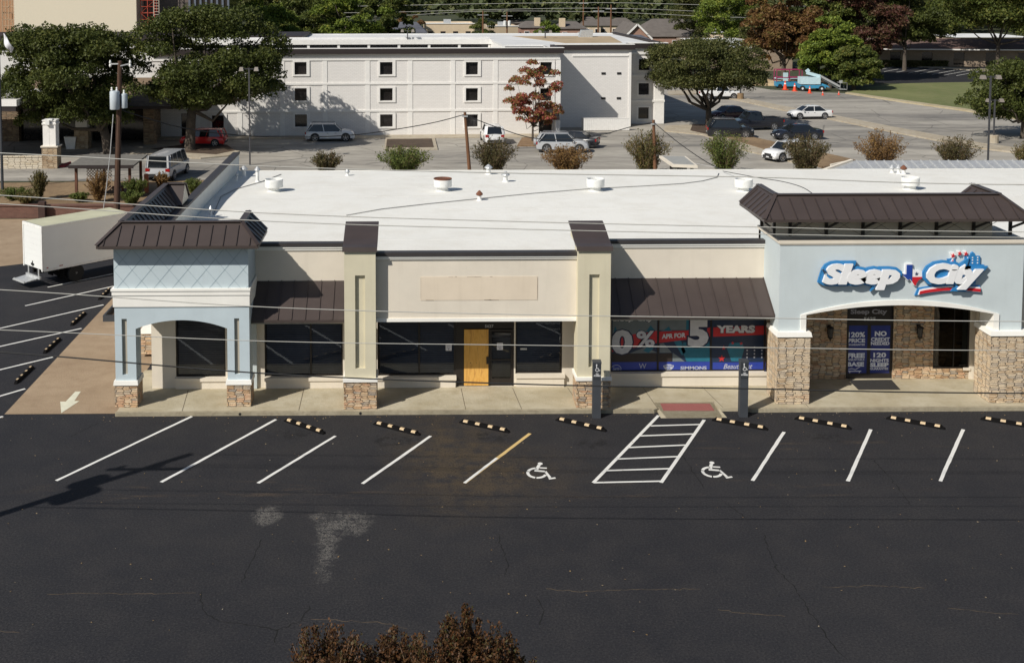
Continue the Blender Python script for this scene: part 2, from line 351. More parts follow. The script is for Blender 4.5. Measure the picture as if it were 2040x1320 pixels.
M_glass = m_glass('storefront_glass', (.60, .62, .66)); M_cglass = mat('car_glass', (.012, .015, .018), .06, 0, spec=.8)
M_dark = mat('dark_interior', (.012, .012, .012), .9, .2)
M_blind = mat('grey_blind_slats', (.19, .205, .235), .6, .15); M_blindb = mat('brown_blind_slats', (.36, .31, .25), .6, .15)
M_galv = mat('galvanised_metal', (.55, .56, .56), .4, .2, 6, .4); M_wpaint = mat('white_painted_metal', (.78, .78, .75), .45, .12, 5)
M_rust = mat('rusty_metal', (.16, .06, .03), .8, .4, 8)
M_blk = mat('black_rubber', (.006, .0055, .0055), .9, .2, spec=.12); M_post = mat('charcoal_post_paint', (.045, .05, .058), .6, .12)
M_pole = mat('creosote_wood', (.075, .038, .022), .85, .35, 2.2, stretch=(6, 6, .5)); M_pole2 = mat('weathered_wood', (.16, .075, .035), .85, .3, 2.2, stretch=(6, 6, .5))
M_bark = mat('bark', (.085, .068, .052), .95, .35, 5, bump=.6, bscale=14); M_wire = mat('bright_wire', (.46, .45, .41), .5, .1); M_bwire = mat('black_wire', (.02, .02, .02), .6, 0)
# ---------------------------------------------------------------- ground
def sheet(name, pts, z, m, h=None):
    mb = MB()
    if h is None: mb.poly([(p[0], p[1], z) for p in pts])
    else: mb.prismZ([(p[0], p[1]) for p in pts], z, h)
    return struct(mb.build(name, m))
sheet('ground', [(-2500, -200), (2500, -200), (2500, 4000), (-2500, 4000)], -.02, M_field)
sheet('parking_lot', [(-70, 5), (90, 5), (90, 50), (40, 50), (40, 76), (-9, 76), (-19.5, 76), (-20.6, 64.5), (-27, 61), (-70, 58)], 0, M_asph)
sheet('tan_yard', [(-70, 58), (-27, 61), (-20.6, 64.5), (-19.5, 76.2), (-70, 76.2)], -.004, M_tan)
sheet('side_drive', [(-14.65, 41.64), (-10.6, 41.64), (-10.6, 66), (-14.65, 66)], .008, M_tan)
sheet('hotel_parking_lot', [(-75, 90.5), (-16, 90.5), (-12, 84), (10, 84), (60, 88), (200, 88), (230, 190), (94, 190), (78, 160), (68, 152), (50, 163), (42, 200), (34, 195), (27, 125), (8, 124), (8, 118), (-75, 114)], 0, M_old)
sheet('garden_bed', [(-60, 77.2), (-12, 77.2), (-11, 91), (-60, 88)], .004, M_dirt)
# kerb and sidewalk in front of the shops, real step
_ra, _rb = gp(1304, 803, .13)[0]+.02, gp(1424, 803, .13)[0]-.02; _ry = gp(1366, 801, .13)[1]
mb = MB(); mb.prismZ([(-10.6, 41.5), (_ra, 41.5), (_ra, _ry), (_rb, _ry), (_rb, 41.5), (60, 41.5), (60, 46), (-10.6, 46)], -.01, .126); struct(mb.build('sidewalk', M_side))
mb = MB(); mb.prismZ([(-10.62, 41.36), (8.72, 41.36), (8.9, 41.5), (-10.62, 41.5)], -.01, .135)
mb.prismZ([(12.05, 41.5), (12.25, 41.36), (60, 41.36), (60, 41.5)], -.01, .135); struct(mb.build('kerb', M_kerb))
mb = MB()
for px, py, qx, qy in [(362,820,375,776),(595,818,605,775),(928,818,918,768),(1040,817,1020,768),(1160,816,1130,770),(1313,818,1280,770),(1447,820,1400,772),(1612,812,1612,812)]:
    a = gp(px, py, .13); b = gp(qx, qy, .13); mb.ribbon([(a[0], 41.52), (b[0] if abs(b[0]-a[0]) < .8 else a[0], 43.7)], .018, .131)
struct(mb.build('sidewalk_joints', mat('joint_dark', (.08, .06, .04), .9, 0)))
mb = MB(); rp = [gp(1328, 833), gp(1448, 831), gp(1424, 803, .13), gp(1304, 803, .13)]
ryf, ryb = (rp[0][1]+rp[1][1])/2, _ry
rz = lambda y: .006 + .1265*min(1, max(0, (y-ryf)/(ryb-ryf)))
rp = [(p[0], y) for p, y in zip(rp, (ryf, ryf, ryb, ryb))]
mb.prismX([(ryf, -.01), (ryb, -.01), (ryb, rz(ryb)), (ryf, rz(ryf))], rp[3][0], rp[2][0]); mb.add([(rp[0][0], ryf, .006), (rp[1][0], ryf, .006), (rp[2][0], ryb, .1325), (rp[3][0], ryb, .1325)], [(0, 1, 2, 3)]); struct(mb.build('kerb_ramp', M_side))
mb = MB(); q = [gp(1322, 817, .08), gp(1424, 817, .08), gp(1414, 803.5, .12), gp(1315, 803.5, .12)]
def seg_z(y): return rz(y) + .006
mb.add([(p[0], p[1], seg_z(p[1])) for p in q], [(0, 1, 2, 3)])
tag(mb.build('warning_pad', m_brick('red_tactile', (.30, .10, .09), (.34, .12, .105), (.23, .075, .065), .06, .06, .006)), 'red tactile warning pad set in the kerb ramp', 'tactile pad')
# painted stripes
def stripe(a, b, w_, m=M_white, z=.004, name='parking_stripe'):
    A, B = gp(*a), gp(*b); n_ = 14; rnd = random.Random(int(a[0]*7+a[1])); P = []; W = []
    for i in range(n_+1):
        t = i/n_; P.append((A[0]+(B[0]-A[0])*t + rnd.uniform(-.006, .006), A[1]+(B[1]-A[1])*t)); W.append(w_*rnd.uniform(.9, 1.08))
    mb = MB(); mb.ribbon(P, W, z); return struct(mb.build(name, m))
for a, b in [((382,829),(112,957)),((550,835),(321,960)),((668,868),(514,962)),((858,868),(722,963)),((1562,860),(1499,957)),((1735,855),(1689,958)),((1919,855),(1873,958))]: stripe(a, b, .115)
stripe((1056,863), (925,962), .12, M_yel, .004)
stripe((990,912), (925,962), .10, M_white, .008)
A1, A2, B1, B2 = (1312,827), (1182,961), (1403,836), (1317,961)
mb = MB(); g1, g2, h1, h2 = gp(*A1), gp(*A2), gp(*B1), gp(*B2)
mb.ribbon([g1, g2], .115, .004); mb.ribbon([h1, h2], .115, .0045)
for (a, b) in [((1296,848),(1398,845)),((1272,868),(1384,864)),((1252,891),(1368,886)),((1225,914),(1352,909)),((1206,937),(1336,933)),((1182,961),(1317,958))]:
    mb.ribbon([gp(*a), gp(*b)], .10, .0055)
struct(mb.build('access_aisle_stripes', M_white))
for a, b in [((95,572),(226,545)),((50,609),(226,570)),((-80,672),(206,607)),((-100,712),(162,654)),((-120,765),(105,711)),((-140,830),(50,774)),((-60,850),(6,829))]: stripe(a, b, .115)
def sym(cx, cy, s, name='access_symbol'):      # wheelchair symbol painted in stencil pieces
    mb = MB(); T = Matrix.Translation((cx, cy, .0045)) @ Matrix.Rotation(R_(-8), 4, 'Z') @ Matrix.Diagonal((s, s*1.25, 1, 1)); mb.T = T
    def arc(a0, a1, r0=.30, r1=.42, c=(0, -.18)):
        n_ = 10; an = [R_(a0+(a1-a0)*i/n_) for i in range(n_+1)]
        mb.add([(c[0]+r*math.cos(a), c[1]+r*math.sin(a), 0) for a in an for r in (r0, r1)], [(2*i, 2*i+1, 2*i+3, 2*i+2) for i in range(n_)])
    arc(95, 165); arc(172, 262); arc(270, 345)
    mb.poly([(.10+.10*math.cos(a*math.pi/7), .55+.10*math.sin(a*math.pi/7), 0) for a in range(14)])
    mb.poly([(.0,.45,0),(-.10,.08,0),(.04,.06,0),(.13,.45,0)]); mb.poly([(.06,.27,0),(.10,.18,0),(.38,.18,0),(.38,.27,0)])
    mb.poly([(-.10,.05,0),(-.11,-.07,0),(.34,-.10,0),(.30,.03,0)]); mb.poly([(.36,.02,0),(.30,-.08,0),(.47,-.50,0),(.58,-.46,0)]); mb.poly([(.46,-.53,0),(.5,-.62,0),(.76,-.52,0),(.72,-.43,0)])
    return struct(mb.build(name, M_white))
for px, py in ((1070, 937), (1417, 935)): p = gp(px, py); sym(p[0], p[1], .80)
mb = MB(); P = [gp(*q) for q in [(150,780),(161,780),(148,799),(158,799),(122,823),(120,800),(131,800)]]
mb.poly([(p[0], p[1], .0125) for p in P]); struct(mb.build('painted_arrow', mat('cream_road_paint', (.66, .64, .50), .8, .1)))
# cracks in the sealcoat
mb = MB(); rnd = random.Random(4)
def crack(pts, w_=.032):
    P = [gp(*p) for p in pts]; out = []
    for a, b in zip(P, P[1:]):
        n_ = max(3, int(math.dist(a, b)/.12))
        for i in range(n_): t = i/n_; out.append((a[0]+(b[0]-a[0])*t+rnd.gauss(0, .022), a[1]+(b[1]-a[1])*t+rnd.gauss(0, .022)))
    mb.ribbon(out, [w_*rnd.uniform(.3, 1.3) for _ in out], .003)
for c in [[(520,1075),(507,1105),(495,1130),(478,1165)], [(400,1180),(405,1215),(430,1235),(500,1245),(552,1255),(545,1285)], [(552,1255),(600,1235),(620,1200)], [(990,1062),(1000,1090),(1012,1120),(1008,1150)],
          [(1360,905),(1385,945),(1405,975)], [(1445,1000),(1490,1035)], [(1520,1065),(1545,1130),(1580,1165),(1610,1215),(1660,1285),(1690,1318)], [(1740,915),(1785,965),(1818,1010)], [(1070,1190),(1082,1215),(1075,1250)], [(140,870),(200,840)]]: crack(c)
struct(mb.build('pavement_cracks', mat('crack_dark', (.004, .004, .004), .95, .2)))
mb = MB()
for c in [[(90,1183),(200,1181),(300,1182),(395,1181)], [(1090,1173),(1150,1178),(1250,1174),(1400,1172)], [(1640,1168),(1750,1166),(1850,1172)], [(1430,1214),(1500,1222),(1575,1228)], [(620,1232),(700,1237),(780,1242),(820,1256)], [(1890,1210),(1990,1222),(2040,1224)], [(0,1255),(45,1262)]]: crack(c, .016)
struct(mb.build('pale_crack_lines', mat('crack_pale', (.14, .10, .06), .95, .3)))
# ================================================================ the shopping strip
YW, YT, YF, YP, YS, YE = 43.9, 41.97, 42.05, 41.65, 42.0, 44.45
O = (5, 44, 0)
strip = thing('shopping_strip', 'long single-storey shopping strip with pale blue towers, brown metal mansards and white flat roof', 'building', O)
def part(name, m, fn, parent=strip, off=O, **kw):
    mb = MB(off); fn(mb); return mb.build(name, m, parent, **kw)
def parts(name, m, boxes, parent=strip, off=O):
    out = []
    for b in boxes:
        mb = MB(off)
        for q in (b if isinstance(b, list) else [b]): mb.box(*q)
        out.append(mb.build(name, m, parent))
    return out
XL = -9.85; XT = fX(1552, 42.0, 600)
# ---- body walls
zr = 5.0
def f(mb):
    mb.box(XL, 43.95, 0, XL+.25, 65, 5.9); mb.box(XL, 64.8, 0, 60, 65, 4.9); mb.box(59.8, 43.9, 0, 60, 65, 5.7)
part('side_wall', M_cream, f)
part('parapet_inner_face', M_roof, lambda mb: (mb.box(XL+.25, 44.15, 4.9, XL+.29, 64.9, 5.88), mb.box(XL+.3, 44.1, 4.95, fX(688, 44.1), 44.14, 5.68), mb.box(fX(1215, 44.1), 44.1, 4.95, 12.9, 44.14, 5.7)))
def f(mb):
    ys = [44.1, 55.5, 65.05]; zs = [5.05, 5.12, 4.93]
    for i in range(2): mb.poly([(XL+.2, ys[i], zs[i]), (60, ys[i], zs[i]), (60, ys[i+1], zs[i+1]), (XL+.2, ys[i+1], zs[i+1])])
    mb.box(XL+.2, 65.05, 4.75, 60, 65.1, 4.95); mb.box(fX(735, YF, 560), 42.26, 5.22, fX(1170, YF, 560), 44.12, 5.27)
part('roof', M_roof, f)
def zroof(y): return 5.05 + .07*(y-44.1)/11.4 if y < 55.5 else 5.12 - .19*(y-55.5)/9.55
def f(mb):
    for y in np.arange(47.1, 64, 3.05): mb.box(XL+.3, y, zroof(y)-.003, 60, y+.035, zroof(y)+.006)
part('roof_seams', mat('seam_white', (.70, .69, .65), .8), f)
part('coping', M_coping, lambda mb: (mb.box(XL-.06, 44.2, 5.9, XL+.32, 65.05, 5.99)))
# ---- wings: upper walls, windows, sills
Zhead = 3.05
def wz(row): return fZ(row, YW)
cx_ = lambda px, Y=YW, r=700: fX(px, Y, r)
winA = (cx_(350), cx_(449), wz(748), Zhead); winB = (cx_(527), cx_(683), wz(748), Zhead)
winC = (cx_(752), cx_(909), wz(748), 3.2); door = (cx_(909), cx_(1024), .13, 3.2); winD = (cx_(1027), cx_(1120), wz(745), 3.2)
winE = (cx_(1217), cx_(1525), wz(743), 3.3)
def f(mb): grid_wall(mb, XL, XT+.1,   .12, 3.95, [winA, winB, winC, door, winD, winE], YW, YW+.25)
part('front_wall', M_cream, f)
parts('upper_wall', M_cream, [(-9.8, YW, 3.95, cx_(690), YW+.2, fZ(489, YW)), (cx_(1205), YW, 3.95, XT+.1, YW+.2, fZ(486, YW)), (21.75, YW+.2, .12, 60, YW+.4, 5.6)])
for i in range(6): parts('window', M_cglass, [(24+i*6, YW+.15, .9, 28+i*6, YW+.199, 3.0)])
for a, b, r in ((-9.7, cx_(688), 489), (cx_(1212), XT, 486)):
    z = fZ(r, YW); parts('cornice', M_white_st, [[(a, YW-.05, z-.16, b, YW-.001, z-.076), (a, YW-.09, z-.075, b, YW-.001, z)]])
    parts('coping', M_coping, [(a, YW-.12, z+.001, b, YW+.22, z+.13)])
if 1:
    for (a, b, z) in ((winA[0]-.03, winA[1]+.1, winA[2]), (winB[0], winB[1]+.05, winB[2]), (winC[0]-.2, winC[1], winC[2]), (winD[0], winD[1]+.1, winD[2]), (winE[0]-.05, winE[1]+.2, winE[2])):
        parts('sill', M_cream, [[(a, YW-.16, z-.13, b, YW-.002, z-.005), (a+.03, YW-.11, .13, b-.03, YW-.003, z-.131)]])
part('pilaster', M_grey, lambda mb: mb.box(cx_(503), YW-.12, .13, cx_(512), YW-.001, 3.9))
def window(x0, x1, z0, z1, mull, blinds, y=YW, lab=None, fr=.05, g=M_glass):
    def f(mb):
        mb.box(x0, y+.06, z0, x0+fr, y+.14, z1); mb.box(x1-fr, y+.06, z0, x1, y+.14, z1); mb.box(x0+fr, y+.06, z0, x1-fr, y+.14, z0+fr); mb.box(x0+fr, y+.06, z1-fr, x1-fr, y+.14, z1)
        for m in mull: mb.box(m-.03, y+.065, z0+fr, m+.03, y+.135, z1-fr)
    w_ = part('window', M_bronze, f)
    if lab: w_['label'] = lab
    part('pane', g, lambda mb: mb.poly([(x0+fr, y+.1, z0+fr), (x1-fr, y+.1, z0+fr), (x1-fr, y+.1, z1-fr), (x0+fr, y+.1, z1-fr)]), w_)
    if blinds:
        def f(mb):
            rnd = random.Random(int(x0*100)); n_ = int((z1-z0-.06)/.085)
            for i in range(n_):
                z = z0+.06+i*.085; dz = rnd.uniform(-.004, .004)
                mb.poly([(x0+.07, y+.18, z+dz), (x1-.07, y+.18, z-dz), (x1-.07, y+.215, z+.062), (x0+.07, y+.215, z+.062)])
        part('blind', blinds, f, w_)
    return w_
window(*winA, [], M_blindb); window(*winB, [cx_(619)], M_blind); window(*winC, [cx_(835), cx_(906)], M_blind); window(*winD, [], M_blind)
wE = window(*winE, [cx_(1312), cx_(1417)], None, g=M_dark)
part('room', M_dark, lambda mb: (mb.box(XL+.5, YW+.9, .1, 12.9, YW+1.0, 3.9), mb.box(XL+.5, YW+.26, .1, 12.9, YW+.9, .14)))
# ---- empty shop entrance: plywood leaf, glazed leaf
def f(mb):
    z1 = fZ(655, YW); 
    for a, b in ((cx_(909), cx_(924)), (cx_(973.5), cx_(976.5)), (cx_(1021), cx_(1027))): mb.box(a, YW+.02, .13, b, YW+.14, z1)
    mb.box(cx_(909), YW+.02, z1, cx_(1027), YW+.14, 3.2)
dfr = part('door_frame', M_bronze, f)
def f(mb): mb.box(cx_(924.5), YW+.0, .16, cx_(973), YW+.018, fZ(656.5, YW))
def m_ply():
    t = NT('weathered_plywood'); a = t.noise(2.2, 6, .6, stretch=(3, 3, .5), dist=1.2)
    c = t.ramp(a, [(.3, (.62, .31, .055)), (.5, (.74, .42, .10)), (.7, (.46, .21, .045))])
    v = t.n('TexVoronoi'); v.inputs['Scale'].default_value = 3.1; t.l(t.coord(), v.inputs['Vector'])
    c = t.mix(t.math('LESS_THAN', v.outputs['Distance'], .07), c, (.16, .07, .02)); t.l(c, t.b.inputs['Base Color']); t.b.inputs['Roughness'].default_value = .8; return t.m
p = part('plywood_board', m_ply(), f); p['label'] = 'orange-brown plywood sheet boarding up the left door leaf'
part('hasp', M_bronze, lambda mb: mb.box(cx_(969), YW-.03, 1.0, cx_(974.5), YW-.001, 1.28), p)
def f(mb):
    a, b, z1 = cx_(976.5), cx_(1021), fZ(657, YW)
    for q in ((a, .15, a+.06, z1), (b-.06, .15, b, z1), (a+.06, .15, b-.06, .42), (a+.06, z1-.1, b-.06, z1), (a+.06, 1.12, b-.06, 1.17)): mb.box(q[0], YW+.04, q[1], q[2], YW+.09, q[3])
d = part('door', M_bronze, f)
part('door_pane', M_glass, lambda mb: mb.poly([(cx_(976.5)+.06, YW+.065, .42), (cx_(1021)-.06, YW+.065, .42), (cx_(1021)-.06, YW+.065, 2.1), (cx_(976.5)+.06, YW+.065, 2.1)]), d)
def f(mb):
    rnd = random.Random(5)
    for i in range(34):
        z = .45+i*.05; s = rnd.uniform(-.03, .05) if i > 24 else 0
        mb.poly([(cx_(978), YW+.15, z+s), (cx_(1020), YW+.15, z-s), (cx_(1020), YW+.18, z+.035), (cx_(978), YW+.18, z+.035)])
part('blind', M_blindb, f, d)
M_sil = mat('silver_letters', (.5, .5, .5), .4, 0, metal=.5)
part('house_number', M_sil, lambda mb: text(mb, '5627', cx_(966), cx_(983), fZ(653, YW), fZ(647, YW), YW+.018, .01, .02))
M_paper = mat('paper', (.75, .74, .76), .8, 0); M_ink = mat('grey_print', (.22, .22, .30), .8, 0)
def notice(px0, px1, r0, r1, y, lab):
    x0, x1, z0, z1 = cx_(px0), cx_(px1), wz(r1), wz(r0); t = thing('paper_notice', lab, 'notice', ((x0+x1)/2, y, z0), group='notices taped to the shop glass'); o_ = t.location[:]
    part('sheet', M_paper, lambda mb: mb.box(x0, y-.003, z0, x1, y, z1), t, o_)
    def f(mb):
        for i in range(5): mb.box(x0+.03, y-.0045, z1-.06-i*.035, x1-.03-(.04 if i % 2 else 0), y-.0035, z1-.05-i*.035)
        mb.box((x0+x1)/2-.02, y-.0045, z0+.03, (x0+x1)/2+.02, y-.0035, z0+.07)
    part('print', M_ink, f, t, o_)
notice(888, 900, 686, 700, YW+.098, 'white paper notice on the window pane left of the plywood board')
notice(990, 1002, 684, 698, YW+.038, 'white paper notice on the glazed door right of the plywood board')
tag(part('mail_slot', M_galv, lambda mb: mb.box(cx_(1037), YW+.085, wz(699), cx_(1050), YW+.099, wz(695.5)), None, (0,0,0)), 'small pale sticker strip on the window right of the glazed door', 'sticker')
# ---- awnings
def seams(mb, p0, p1, q0, q1, n, h=.035, w_=.03):
    """standing seams between a top edge p0-p1 and a bottom edge q0-q1"""
    p0, p1, q0, q1 = map(Vector, (p0, p1, q0, q1)); nrm = (p1-p0).cross(q0-p0).normalized(); nrm = nrm if nrm.z > 0 else -nrm
    for i in range(n+1):
        t = i/n; a = p0.lerp(p1, t); b = q0.lerp(q1, t); mb.bar(a+nrm*h/2, b+nrm*h/2, w_, h, up=nrm)
def awning(x0, x1, rt, rb, closed_r):
    yt, yb = YW-.01, 42.4; zt, zb = fZ(rt, yt), fZ(rb, yb)
    n = max(2, round((x1-x0)/.5))
    a = part('awning', M_brown, lambda mb: (mb.prismX([(yt, zt), (yt, zt-.06), (yb+.05, zb-.12), (yb, zb-.10), (yb, zb)], x0, x1), seams(mb, (x0+.02, yt, zt), (x1-.02, yt, zt), (x0+.02, yb, zb), (x1-.02, yb, zb), n)))
    part('soffit', M_putty, lambda mb: mb.box(x0, yb+.06, zb-.16, x1, yt, zb-.11), a)
awning(fX(497, 42.4), fX(690, 42.4), 558, 636, 0); awning(fX(1210, 42.4), XT-.002, 556, 632, 1)
# ---- centre fascia
XF0, XF1 = fX(735, YF, 560), fX(1170, YF, 560); zfb, zft = fZ(640, YF), fZ(509, YF)
part('fascia', M_cream, lambda mb: (mb.box(XF0, YF, zfb+.12, XF1, YF+.2, zft), mb.box(XF0, YF+.2, 5.1, XF1, YW, 5.2), mb.box(XF0, YF+.2, zfb, XF1, YW, zfb+.1)))
part('fascia_trim', M_white_st, lambda mb: (mb.box(XF0, YF-.05, zfb, XF1, YF+.2, zfb+.12), mb.box(XF0, YF-.06, zft-.13, XF1, YF, zft-.0), mb.box(XF0, YF-.1, zft-.06, XF1, YF-.06, zft)))
part('coping', M_coping, lambda mb: mb.box(XF0, YF-.13, zft, XF1, YF+.22, zft+.14))
xa, xb, za, zb = fX(838, YF, 570), fX(1071, YF, 570), fZ(598, YF), fZ(551, YF)
pa = part('sign_patch', M_patch, lambda mb: mb.box(xa, YF-.012, za, xb, YF-.001, zb)); pa['label'] = 'faded rectangle with torn edges where a shop sign used to be'
def f(mb):
    rnd = random.Random(3)
    for i in range(34):
        x = xa+(xb-xa)*rnd.random(); z = rnd.choice([za, zb-.02]); l_ = rnd.uniform(.03, .35)
        if rnd.random() < .3: mb.box(x, YF-.016, z, min(xb, x+l_), YF-.0125, z+rnd.uniform(.01, .03))
    for x in (xa, xb-.015): mb.box(x, YF-.016, za+.05, x+.012, YF-.0125, zb-.05)
part('torn_edges', mat('torn_render', (.46, .38, .29), .9, .3), f, pa)
# ---- the two khaki pillars with curved brown caps
def pillar(px0, px1, side):
    x0, x1 = fX(px0, YP, 620), fX(px1, YP, 620); zc = fZ(752, YP); zt = fZ(497, YP)
    sx0, sx1 = x0+(x1-x0)*.345, x0+(x1-x0)*.66; sz0, sz1 = fZ(733, YP), fZ(548, YP)
    p = part('pillar', M_khaki, lambda mb: (grid_wall(mb, x0, x1, zc, zt, [(sx0, sx1, sz0, sz1)], YP, YP+.12), mb.box(x0, YP+.121, zc, x1, YP+.9, zt-.01)))
    zk_ = fZ(441, 43.95)-.06; hk = zk_-zt; prof = [(YP, zt-.02), (43.95, zt-.02), (43.95, zk_), (43.5, zt+hk*.86), (43.0, zt+hk*.58), (42.5, zt+hk*.28), (42.05, zt+hk*.10), (YP, zt+.03)]
    part('gable_wall', M_khaki, lambda mb: mb.prismX(prof[::-1], x0+.03, x1-.03), p)
    top = prof[2:]; cap = [(y-.06 if i == len(top)-1 else y, z+.0) for i, (y, z) in enumerate(top)]
    def f(mb):
        up = [(y, z+.07) for y, z in cap]; lo = [(y, z+.004) for y, z in cap]
        mb.prismX(lo + [(cap[-1][0], zt-.06), (cap[-1][0]-.03, zt-.06)] + up[::-1], x0-.06, x1+.06)
    part('pillar_cap', M_brown, f, p)
    part('stone_base', M_stone, lambda mb: mb.box(x0-.03, YP-.06, .13, x1+.03, YP+.92, zc-.12), p)
    part('base_trim', M_white_st, lambda mb: mb.box(x0-.06, YP-.1, zc-.12, x1+.06, YP+.95, zc), p)
pillar(686, 748.5, 0); pillar(1151, 1216, 1)
# ---- left tower with arch
x0, x1 = fX(229, YT, 680), fX(497, YT, 680); c0, c1 = fX(271, YT, 700), fX(453, YT, 700); zc = fZ(755, YT); zs_, zk = fZ(652, YT), fZ(635, YT)
zb0, zb1 = fZ(608, YT), fZ(572, YT); zt = fZ(491, YT); DC = .78
def arc_pts(a, b, zs0, zk0, n=20):
    h = zk0-zs0; hw = (b-a)/2; Rr = (hw*hw+h*h)/(2*h); cz = zk0-Rr; an = math.asin(hw/Rr)
    return [((a+b)/2+Rr*math.sin(-an+2*an*i/n), cz+Rr*math.cos(-an+2*an*i/n)) for i in range(n+1)]
def f(mb):
    for a, b, s0, s1 in ((x0, c0, fX(243, YT, 690), fX(253.5, YT, 690)), (c1, x1, fX(467, YT, 690), fX(477, YT, 690))):
        grid_wall(mb, a, b, zc, zs_, [(s0, s1, fZ(743, YT), zs_-.0)], YT, YT+.1); mb.box(a, YT+.101, zc, b, YT+DC, zs_)
    # spandrel with the arch cut out and the slots' upper ends
    ap = arc_pts(c0, c1, zs_, zk); zz = fZ(632, YT)
    mb.prismY([(c0-.001, zs_)] + ap[1:-1] + [(c1+.001, zs_), (c1+.001, zb0), (c0-.001, zb0)], YT, YT+DC)
    for a, b, s0, s1 in ((x0, c0, fX(243, YT, 690), fX(253.5, YT, 690)), (c1, x1, fX(467, YT, 690), fX(477, YT, 690))):
        grid_wall(mb, a, b, zs_, zb0, [(s0, s1, zs_, zz)], YT, YT+.1); mb.box(a, YT+.101, zs_, b, YT+DC, zb0)
tw = part('tower', M_blue, f); tw['label'] = 'pale blue stucco corner tower with an arched opening and diamond scoring'
part('slot_back', M_putty, lambda mb: [mb.box(s0, YT+.095, fZ(743, YT), s1, YT+.1005, fZ(632, YT)) for s0, s1 in ((fX(243, YT, 690), fX(253.5, YT, 690)), (fX(467, YT, 690), fX(477, YT, 690)))], tw)
def f(mb):
    mb.box(x0, YT+.02, zb1-.01, x1-.02, 43.95, zt+.1); mb.box(x1-.25, YT+DC, 3.5, x1, 43.9, zb1); 
    mb.box(x0, YT+DC, 3.6, x0+.25, 50.3, zb1); mb.box(x0, 43.95, zb1-.01, x0+.25, 50.3, 6.2)
    mb.box(x0, 49.6, 1.1, x0+.5, 50.3, 3.6)
part('tower_upper_wall', M_blue, f, tw)
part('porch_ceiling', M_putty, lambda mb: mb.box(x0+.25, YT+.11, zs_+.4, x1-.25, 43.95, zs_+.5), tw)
def f(mb):
    for o_, a, b in ((.10, zb1-.08, zb1), (.07, zb1-.24, zb1-.08), (.04, zb0, zb1-.24)): mb.box(x0-o_, YT-o_, a, x1+o_*.6, YT+.4, b)
    mb.box(x1-.1, YT+.4, zb0, x1+.04, 43.88, zb1); mb.box(x0-.04, YT+.4, zb0, x0+.1, 50.3, zb1)
part('white_band', M_white_st, f, tw)
def f(mb):
    zlo, zhi = zb1+.005, zt+.08; st = .665; L = x1-.02-x0
    for k in range(-3, 12):
        for sgn in (1, -1):
            ax = x0 + .10 + k*st; H = zhi-zlo; W = H*.84
            pts = [(ax, zlo), (ax+W, zhi)] if sgn > 0 else [(ax+W-.2, zlo), (ax-.2, zhi)]
            (xa_, za_), (xb_, zb_) = sorted(pts)
            if xb_ < x0+.05 or xa_ > x1-.07: continue
            def at(x): return za_+(zb_-za_)*(x-xa_)/(xb_-xa_)
            if xa_ < x0: xa_, za_ = x0+.005, at(x0+.005)
            if xb_ > x1-.03: xb_, zb_ = x1-.03, at(x1-.03)
            mb.bar((xa_, YT+.018, za_), (xb_, YT+.018, zb_), .016 if sgn > 0 else .010, .006, up=(0, 1, 0))
part('score_lines', M_blue2, f, tw)
def stone_pier(a, b, y0, y1, zt_, m=M_stone, tr=.04, par=tw):
    part('stone_base', m, lambda mb: mb.box(a-.03, y0-.05, .13, b+.03, y1+.05, zt_), par)
    part('base_trim', M_white_st, lambda mb: mb.hexa([(a-.03-tr, y0-.05-tr, zt_), (b+.03+tr, y0-.05-tr, zt_), (b+.03+tr, y1+.05+tr, zt_), (a-.03-tr, y1+.05+tr, zt_)],
        [(a-.05, y0-.07, zt_+.16), (b+.05, y0-.07, zt_+.16), (b+.05, y1+.07, zt_+.16), (a-.05, y1+.07, zt_+.16)]), par)
stone_pier(x0, c0, YT, YT+DC, zc-.14); stone_pier(c1, x1, YT, YT+DC, zc-.14)
stone_pier(fX(284, 48, 700)-.02, fX(284, 48, 700)+.5, 48.0, 48.8, 1.0)
